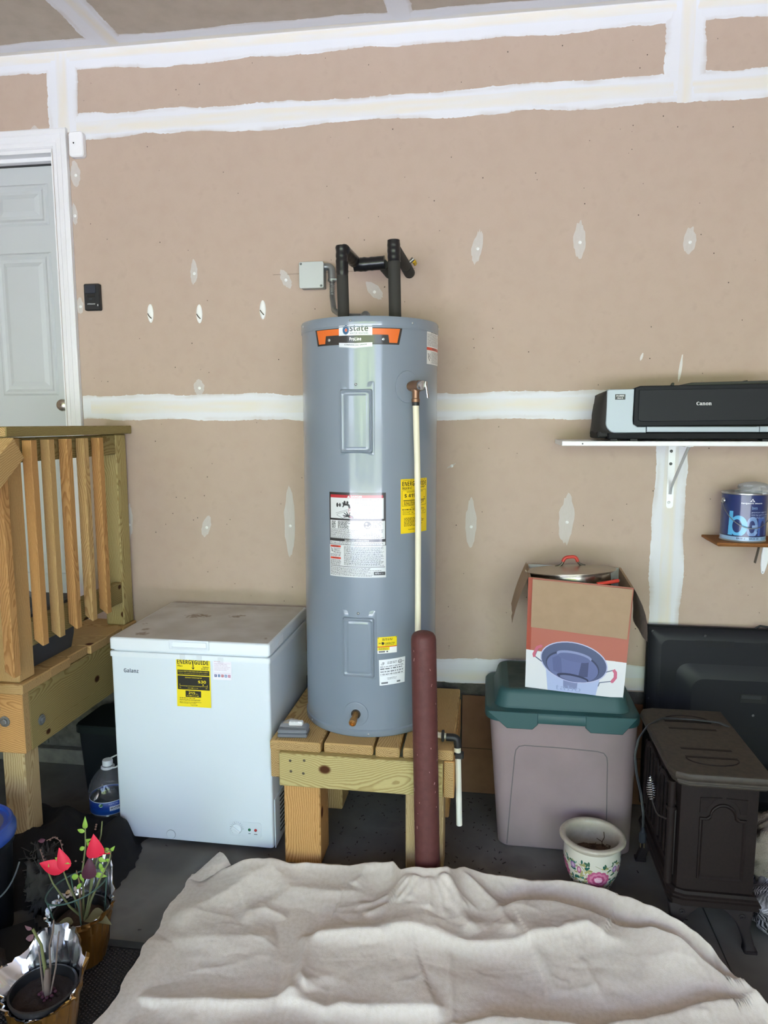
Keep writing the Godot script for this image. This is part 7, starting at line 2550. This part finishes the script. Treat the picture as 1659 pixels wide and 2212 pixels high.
	b.lathe([Vector2(0.036, 0.006), Vector2(0.040, 0.010), Vector2(0.040, 0.080), Vector2(0.034, 0.088), Vector2(0.030, 0.090), Vector2(0.001, 0.090)], c, 30)
	obj("jar_body", b, M("17191c", 0.25), t)
	b = B.new()
	b.lathe([Vector2(0.042, 0.0), Vector2(0.043, 0.004), Vector2(0.038, 0.007)], c, 30)
	obj("jar_foot", b, M("8a8274", 0.6), t)
	tag(obj("knitted_cap", lump(c + Vector3(0.0, 0.128, -0.01), Vector3(0.058, 0.050, 0.058), 0.15, 8.0), mottled(["1c1c1e", "26262a", "303034"], [0.0, 0.5, 1.0], 0.12, 6.0, 0.95, 0.2, 2.0, 99)), "dark grey knitted cap resting on the small black jar", "cap")
	b = lump(Vector3(-0.98, 0.07, 1.42), Vector3(0.11, 0.08, 0.11), 0.25, 13.0)
	tag(obj("brown_rag", b, mottled(["241c18", "2c231e", "352b25"], [0.0, 0.5, 1.0], 0.06, 4.0, 0.95, 0.1, 3.0, 101)), "dark brown fuzzy rag in the lower left corner", "rag")
	c = Vector3(-0.905, 0, 1.29)
	t = thing("brown_cup", "small dark brown cup lying between the two foil pots", "cup", c)
	b = B.new()
	b.lathe([Vector2(0.001, 0.0), Vector2(0.030, 0.0), Vector2(0.034, 0.05), Vector2(0.038, 0.055), Vector2(0.038, 0.060), Vector2(0.034, 0.060), Vector2(0.031, 0.050), Vector2(0.027, 0.008), Vector2(0.001, 0.008)], c + Vector3(0, 0.034, 0), 30, Basis(Vector3.RIGHT, 1.1) * Basis(Vector3.BACK, -0.5))
	obj("cup_body", b, M("2e231c", 0.5), t)
	# rubber door mat
	t = thing("floor_mat", "dark brown studded rubber mat with a smooth border beneath the pots", "mat", Vector3(-0.9, 0, 1.6))
	b = B.new()
	rbox(b, -1.24, -0.562, 0.0, 0.006, 1.122, 2.0, 0.002)
	obj("base", b, M("191614", 0.75), t)
	b = B.new()
	rbox(b, -1.24, -0.562, 0.006, 0.010, 1.122, 1.150, 0.0015)
	rbox(b, -0.590, -0.562, 0.006, 0.010, 1.150, 2.0, 0.0015)
	obj("border", b, M("151312", 0.6), t)
	b = B.new()
	var n := 0
	for i in 60:
		for j in 60:
			var x := -0.597 - i * 0.0105
			var z := 1.158 + j * 0.0105 + (0.005 if i % 2 else 0.0)
			if x < -0.98 or z > 1.62: continue
			b.box(Vector3(x, 0.0075, z), Vector3(0.0062, 0.004, 0.0062), 0.0012)
	tag(obj("studs", b, mottled(["241d1a", "2d2420", "352b26"], [0.0, 0.5, 1.0], 0.03, 2.0, 0.85, 0.0, 1.0, 103), t), "", "", "", "stuff")

# ---------------------------------------------------------------- two poinsettias in foil-wrapped pots
func foil_wrap(c: Vector3, t: Node3D, prof: Array, flare: Callable, sd: float):
	# inner silver skin and outer gold skin, crumpled alike
	for skin in 2:
		var b := B.new()
		var rows := []
		var n := 90
		for i in prof.size():
			var row := PackedVector3Array()
			for s in n:
				var a := TAU * s / n
				var q: Vector2 = prof[i]
				var k := float(i) / (prof.size() - 1)
				var fl: Vector2 = flare.call(a) * smoothstep(0.45, 1.0, k)
				var cr := nz.get_noise_3d(cos(a) * 5.0 + sd, k * 4.0, sin(a) * 5.0) * 0.014 + nz.get_noise_3d(cos(a) * 17.0, k * 9.0 + sd, sin(a) * 17.0) * 0.010 + nz.get_noise_3d(cos(a) * 33.0, k * 2.0 + sd, sin(a) * 33.0) * 0.004
				cr *= lerpf(0.3, 1.0, k)
				var r := q.x + fl.x + cr - (0.0012 if skin == 0 else 0.0)
				row.append(c + Vector3(sin(a) * r, maxf(0.012, q.y + fl.y + cr * 0.5 * k), cos(a) * r))
			rows.append(row)
		b.grid(rows, true, 28.0, null, null, skin == 0)
		obj("foil_lining" if skin == 0 else "foil_wrap", b, M("e4e4e8", 0.22, 1.0) if skin == 0 else M("6f4d1e", 0.32, 0.7), t)

func leaf(b: B, at: Vector3, dir: Vector3, up: Vector3, l: float, w: float, curl := 0.15):
	dir = dir.normalized()
	var sd := dir.cross(up).normalized()
	var nn := sd.cross(dir).normalized()
	var rows := []
	for i in 9:
		var u := i / 8.0
		var hw := w * 0.5 * pow(sin(PI * pow(u, 0.72)), 0.9) * (1.0 - 0.25 * u) + 0.0002
		var mid := at + dir * l * u + nn * (sin(u * PI) * l * curl * 0.6 - u * u * l * curl)
		rows.append(PackedVector3Array([mid - sd * hw + nn * hw * 0.35, mid - sd * hw * 0.5 + nn * hw * 0.08, mid, mid + sd * hw * 0.5 + nn * hw * 0.08, mid + sd * hw + nn * hw * 0.35]))
	b.grid(rows, false, 180.0, null, null, false)

func leaf_mat(hex: String, back: String) -> StandardMaterial3D:
	var key := "leaf " + hex
	if mat_cache.has(key): return mat_cache[key]
	var m := StandardMaterial3D.new()
	m.albedo_color = Color(hex)
	m.roughness = 0.6
	m.backlight_enabled = true
	m.backlight = Color(back)
	mat_cache[key] = m
	return m

func plants():
	var red := leaf_mat("d81f3e", "5a1018")
	var wine := leaf_mat("4a1c2e", "180810")
	var green := leaf_mat("86a83c", "3a4a18")
	var stem_m := M("6d7248", 0.8)
	var old := M("6e5a42", 0.9)
	# far pot
	var c := Vector3(-0.765, 0.008, 1.215)
	var t := thing("potted_poinsettia", "poinsettia with a few red leaves in the farther gold foil pot", "potted plant", c)
	var b := B.new()
	b.lathe([Vector2(0.001, 0.004), Vector2(0.062, 0.004), Vector2(0.080, 0.150), Vector2(0.084, 0.152), Vector2(0.084, 0.162), Vector2(0.078, 0.162), Vector2(0.076, 0.14)], c, 40)
	obj("pot", b, M("1c1a19", 0.5), t)
	foil_wrap(c, t, [Vector2(0.058, 0.004), Vector2(0.068, 0.010), Vector2(0.074, 0.05), Vector2(0.080, 0.09), Vector2(0.086, 0.13), Vector2(0.090, 0.155), Vector2(0.091, 0.162), Vector2(0.092, 0.167), Vector2(0.093, 0.172), Vector2(0.095, 0.177), Vector2(0.096, 0.180)], func(a: float) -> Vector2:
		# tall behind, one spike to the right
		var back := exp(-pow(angle_difference(a, PI * 0.93) / 0.50, 4.0))
		var right := exp(-pow(angle_difference(a, PI * 0.47) / 0.20, 2.0))
		var front := exp(-pow(angle_difference(a, -0.5) / 0.5, 2.0))
		return Vector2(0.014 * back + 0.022 * right - 0.004 * front, 0.125 * back + 0.035 * right - 0.020 * front), 2.0)
	soil_disc(c + Vector3(0, 0.130, 0), 0.076, t, "4a3a2c", 5.0)
	var base := c + Vector3(0.005, 0.135, -0.005)
	var stems := [
		[[0.0, 0, 0], [-0.03, 0.05, 0.02], [-0.075, 0.13, 0.03], [-0.105, 0.185, 0.02]],
		[[0.0, 0, 0], [-0.012, 0.06, 0.01], [-0.032, 0.13, 0.02], [-0.050, 0.185, 0.02]],
		[[0.0, 0, 0], [0.004, 0.08, 0.0], [0.006, 0.16, 0.0], [0.018, 0.24, -0.005], [0.020, 0.30, -0.005]],
		[[0.008, 0, 0], [0.022, 0.07, 0.0], [0.044, 0.15, 0.0], [0.062, 0.215, 0.0]],
		[[0.01, 0, 0], [0.035, 0.07, 0.012], [0.072, 0.15, 0.012], [0.100, 0.205, 0.005], [0.104, 0.235, 0.0]],
		[[0.0, 0, 0.01], [0.0, 0.07, 0.012], [0.0, 0.13, 0.01], [-0.008, 0.165, 0.01]],
		[[0.01, 0, 0.01], [0.012, 0.06, -0.02], [0.03, 0.17, -0.02], [0.062, 0.27, -0.02], [0.068, 0.315, -0.02]],
	]
	for k in stems.size():
		b = B.new()
		var pts := []
		for p in stems[k]: pts.append(base + Vector3(p[0], p[1], p[2]))
		var rr := []
		for i in pts.size(): rr.append(lerpf(0.0042, 0.0018, float(i) / (pts.size() - 1)))
		b.tube(pts, rr, 8)
		obj("stem", b, stem_m if k != 5 else old, t)
	# red bracts facing the room
	var toward := Vector3(0.45, 0.25, 0.85)
	for q in [[base + Vector3(0.060, 0.212, 0.008), Vector3(-0.02, 1.0, 0.1), toward, 0.078, 0.056, "r"], [base + Vector3(-0.035, 0.172, 0.025), Vector3(-0.95, 0.28, 0.1), Vector3(0.3, 0.7, 0.8), 0.085, 0.046, "r"], [base + Vector3(-0.028, 0.175, 0.025), Vector3(-0.35, 1.0, 0.0), toward, 0.072, 0.042, "r"], [base + Vector3(0.060, 0.225, -0.004), Vector3(0.9, 0.1, 0.2), Vector3(0, 0.8, 0.6), 0.045, 0.020, "r"], [base + Vector3(0.035, 0.142, 0.012), Vector3(0.05, 1.0, 0.0), toward, 0.072, 0.046, "w"], [base + Vector3(-0.098, 0.265, 0.02), Vector3(-0.9, -0.3, 0.1), toward, 0.026, 0.014, "w"]]:
		b = B.new()
		leaf(b, q[0], q[1], q[2], q[3], q[4], 0.10)
		obj("bract", b, red if q[5] == "r" else wine, t)
	# small green leaves
	for q in [[0.020, 0.295, -0.005, 0.05, 1.0, 0.038, 0.016], [0.018, 0.285, -0.005, -1.0, 0.25, 0.026, 0.013], [0.02, 0.255, -0.005, 0.8, 0.5, 0.024, 0.012], [0.015, 0.235, -0.005, -0.9, -0.5, 0.022, 0.014], [0.026, 0.245, 0, 0.9, 0.6, 0.030, 0.014], [0.034, 0.235, 0, 0.5, -0.9, 0.026, 0.012], [0.10, 0.23, 0, -0.9, 0.3, 0.026, 0.016], [0.104, 0.235, 0, 0.6, 0.7, 0.018, 0.012], [0.10, 0.21, 0.004, -0.6, -0.5, 0.022, 0.012], [0.088, 0.18, 0.008, -0.8, -0.5, 0.024, 0.014], [0.064, 0.19, 0, 0.3, -0.9, 0.028, 0.012], [0.062, 0.205, 0, 0.8, -0.3, 0.024, 0.014], [-0.05, 0.20, 0.02, -1.0, 0.3, 0.024, 0.012], [-0.048, 0.205, 0.02, 0.2, 0.9, 0.018, 0.016], [-0.04, 0.20, 0.02, 0.9, -0.1, 0.026, 0.012], [-0.085, 0.16, 0.03, 0.1, 1.0, 0.034, 0.007], [0.0, 0.15, 0.012, -0.9, -0.3, 0.030, 0.018], [0.004, 0.155, 0.01, 0.5, -0.8, 0.028, 0.012], [0.012, 0.17, 0.0, 0.9, 0.3, 0.022, 0.012], [0.045, 0.15, 0.004, -0.7, 0.3, 0.034, 0.020], [0.05, 0.155, 0.004, 0.9, -0.2, 0.036, 0.016], [0.006, 0.125, 0.01, -0.6, -0.8, 0.026, 0.012]]:
		b = B.new()
		leaf(b, base + Vector3(q[0], q[1], q[2]), Vector3(q[3], q[4], rng.randf_range(-0.2, 0.3)), toward + Vector3(0, 0.2, 0), q[5], q[6], 0.18)
		obj("leaf", b, green, t)
	b = B.new()
	for q in [[-0.062, 0.27], [-0.068, 0.272], [-0.076, 0.270], [-0.052, 0.262], [-0.046, 0.250], [-0.085, 0.262], [-0.108, 0.195], [-0.112, 0.205], [-0.116, 0.215], [-0.120, 0.225], [0.068, 0.318], [0.070, 0.325], [0.066, 0.31], [0.098, 0.24], [0.106, 0.245], [0.018, 0.20], [-0.005, 0.20]]:
		b.sphere(base + Vector3(q[0], q[1], 0.015), Vector3(0.0032, 0.0028, 0.003), 7, 5)
	b.tube([base + Vector3(-0.040, 0.225, 0.02), base + Vector3(-0.052, 0.262, 0.015), base + Vector3(-0.072, 0.272, 0.015), base + Vector3(-0.094, 0.262, 0.02)], 0.0012, 5)
	b.tube([base + Vector3(-0.105, 0.185, 0.02), base + Vector3(-0.122, 0.228, 0.015)], 0.0014, 5)
	tag(obj("dry_buds", b, M("6b5148", 0.9), t), "", "", "", "stuff")
	b = B.new()
	for q in [[0.055, 0.145, 0.035, 0.8, 0.25, 0.10, 0.055], [0.02, 0.142, 0.055, -0.4, 0.1, 0.05, 0.03]]:
		leaf(b, c + Vector3(q[0] - 0.03, q[1], q[2] - 0.03), Vector3(q[3], q[4], 0.3), Vector3(0.2, 1, 0.4), q[5], q[6], 0.2)
	obj("fallen_leaf", b, M("77724f", 0.8), t)
	# green wire plant support round it
	t = thing("plant_support", "green wire ring support standing around the poinsettia stems", "plant support", c + Vector3(0, 0.13, 0))
	for q in [[0.148, 0.083, 0.0], [0.245, 0.088, 0.10]]:
		b = B.new()
		var ring := []
		for k in 48:
			var a := TAU * k / 48
			ring.append(c + Vector3(-0.008 + sin(a) * q[1], q[0] + sin(a) * 0.02 * (1.0 if q[2] > 0 else 0.3), cos(a) * q[1]))
		b.tube(ring, 0.0024, 8, false, true)
		obj("ring", b, M("3f5a50", 0.5), t)
	for a in [0.6, 2.2, 3.9, 5.3]:
		b = B.new()
		var top := Vector3(-0.008 + sin(a) * 0.088, 0.245 + sin(a) * 0.02, cos(a) * 0.088)
		b.tube([c + Vector3(sin(a) * 0.066, 0.115, cos(a) * 0.066), c + top], 0.0022, 8)
		obj("prong", b, M("3f5a50", 0.5), t)
	# near pot
	c = Vector3(-0.690, 0.008, 1.515)
	t = thing("potted_plant", "bare cut back stems in the nearer gold foil pot at the bottom left", "potted plant", c)
	b = B.new()
	b.lathe([Vector2(0.001, 0.004), Vector2(0.062, 0.004), Vector2(0.078, 0.150), Vector2(0.085, 0.152), Vector2(0.086, 0.168), Vector2(0.080, 0.169), Vector2(0.077, 0.15), Vector2(0.076, 0.13)], c, 44)
	obj("pot", b, M("201f20", 0.4), t)
	foil_wrap(c, t, [Vector2(0.060, 0.004), Vector2(0.070, 0.010), Vector2(0.076, 0.05), Vector2(0.082, 0.09), Vector2(0.088, 0.13), Vector2(0.091, 0.152), Vector2(0.092, 0.158), Vector2(0.093, 0.163), Vector2(0.095, 0.168), Vector2(0.097, 0.173), Vector2(0.098, 0.176)], func(a: float) -> Vector2:
		var back := exp(-pow(angle_difference(a, PI * 1.02) / 0.85, 4.0))
		var right := exp(-pow(angle_difference(a, PI * 0.60) / 0.22, 2.0))
		var left := exp(-pow(angle_difference(a, -PI * 0.55) / 0.42, 2.0))
		var front := exp(-pow(angle_difference(a, 0.25) / 0.7, 2.0))
		return Vector2(0.010 * back + 0.022 * right + 0.055 * left - 0.002 * front, 0.100 * back + 0.085 * right + 0.010 * left - 0.022 * front), 9.0)
	soil_disc(c + Vector3(0, 0.142, 0), 0.076, t, "2c2019", 15.0)
	base = c + Vector3(0.008, 0.142, -0.005)
	for q in [[[[0, 0, 0], [-0.008, 0.06, -0.01], [-0.03, 0.12, -0.03], [-0.052, 0.165, -0.03]], 0.0046, "g"], [[[0.004, 0, 0], [0.0, 0.07, -0.02], [-0.006, 0.12, -0.03], [0.004, 0.16, -0.035], [0.008, 0.195, -0.035]], 0.0030, "o"], [[[0.008, 0, 0], [0.016, 0.07, -0.02], [0.024, 0.13, -0.02], [0.032, 0.175, -0.02]], 0.0024, "o"], [[[-0.01, 0, 0], [-0.028, 0.05, -0.02], [-0.038, 0.10, -0.03]], 0.0024, "o"], [[[0, -0.01, 0], [0, 0.04, 0.0], [-0.002, 0.07, -0.01]], 0.0085, "o"]]:
		b = B.new()
		var pts := []
		for p in q[0]: pts.append(base + Vector3(p[0], p[1], p[2]))
		var rr := []
		for i in pts.size(): rr.append(q[1] * lerpf(1.0, 0.7, float(i) / (pts.size() - 1)) * (1.0 + 0.15 * (i % 2)))
		b.tube(pts, rr, 9)
		obj("stem", b, M("66683c", 0.85) if q[2] == "g" else M("6a5a50", 0.9), t)
	b = B.new()
	for i in 26:
		var a := rng.randf() * TAU
		var r := rng.randf_range(0.004, 0.022)
		b.sphere(base + Vector3(sin(a) * r, rng.randf_range(-0.004, 0.008), cos(a) * r), Vector3(0.005, 0.004, 0.005), 7, 5)
	tag(obj("wine_shoots", b, M("4a1f2e", 0.8), t), "", "", "", "stuff")
	b = B.new()
	leaf(b, base + Vector3(-0.05, 0.150, -0.03), Vector3(-0.6, -0.5, 0.2), toward, 0.030, 0.018, 0.3)
	leaf(b, base + Vector3(-0.054, 0.165, -0.03), Vector3(-0.9, 0.4, 0.2), toward, 0.022, 0.010, 0.3)
	obj("dry_leaf", b, M("6b4a4e", 0.85), t)

func soil_disc(at: Vector3, r: float, t: Node3D, hex: String, sd: float):
	var b := B.new()
	var rows := []
	for i in 12:
		var row := PackedVector3Array()
		for s in 36:
			var a := TAU * s / 36
			var q := lerpf(r, 0.001, i / 11.0)
			var p := Vector3(sin(a) * q, 0, cos(a) * q)
			row.append(at + p + Vector3(0, nz.get_noise_2d(p.x * 70 + sd, p.z * 70) * 0.008, 0))
		rows.append(row)
	b.grid(rows, true)
	var m := mottled([Color(hex).darkened(0.35).to_html(false), hex, Color(hex).lightened(0.12).to_html(false)], [0.0, 0.5, 1.0], 0.12, 6.0, 0.95, 0.2, 2.0, int(sd))
	obj("soil", b, m, t)

# ---------------------------------------------------------------- blankets at the right edge
func right_corner():
	var b := lump(Vector3(1.52, 0.20, 0.62), Vector3(0.17, 0.125, 0.16), 0.25, 21.0, 1.6, 60, 30)
	var m := mottled(["8a7d70", "9a8d80", "a89b8e"], [0.0, 0.5, 1.0], 0.10, 4.0, 1.0, 0.4, 2.0, 111)
	tag(obj("fleece_blanket", b, m), "bundled beige fleece blanket at the right edge behind the stove", "blanket")
	# plaid throw in black and white
	b = lump(Vector3(1.53, 0.075, 0.74), Vector3(0.20, 0.105, 0.15), 0.22, 33.0, 1.6, 72, 30)
	var w := 256
	var d := PackedByteArray()
	d.resize(w * w * 3)
	for y in w:
		for x in w:
			var px := (x / 32) % 4 < 2
			var py := (y / 32) % 4 < 2
			var v := 0.0
			if px and py: v = 0.78
			elif px != py: v = 0.78 if (x + y) % 12 < 6 else 0.03
			else: v = 0.02
			var o := (y * w + x) * 3
			var k := int(255 * v)
			d[o] = k; d[o + 1] = int(k * 0.97); d[o + 2] = k
	var pm := StandardMaterial3D.new()
	pm.albedo_texture = ImageTexture.create_from_image(Image.create_from_data(w, w, false, Image.FORMAT_RGB8, d))
	pm.uv1_triplanar = true
	pm.uv1_world_triplanar = true
	pm.uv1_scale = Vector3.ONE * 4.6
	pm.uv1_offset = Vector3(0.55, 0.30, 0.2)
	pm.roughness = 0.95
	tag(obj("plaid_blanket", b, pm), "black and white plaid blanket bundled on the floor under the beige fleece", "blanket")
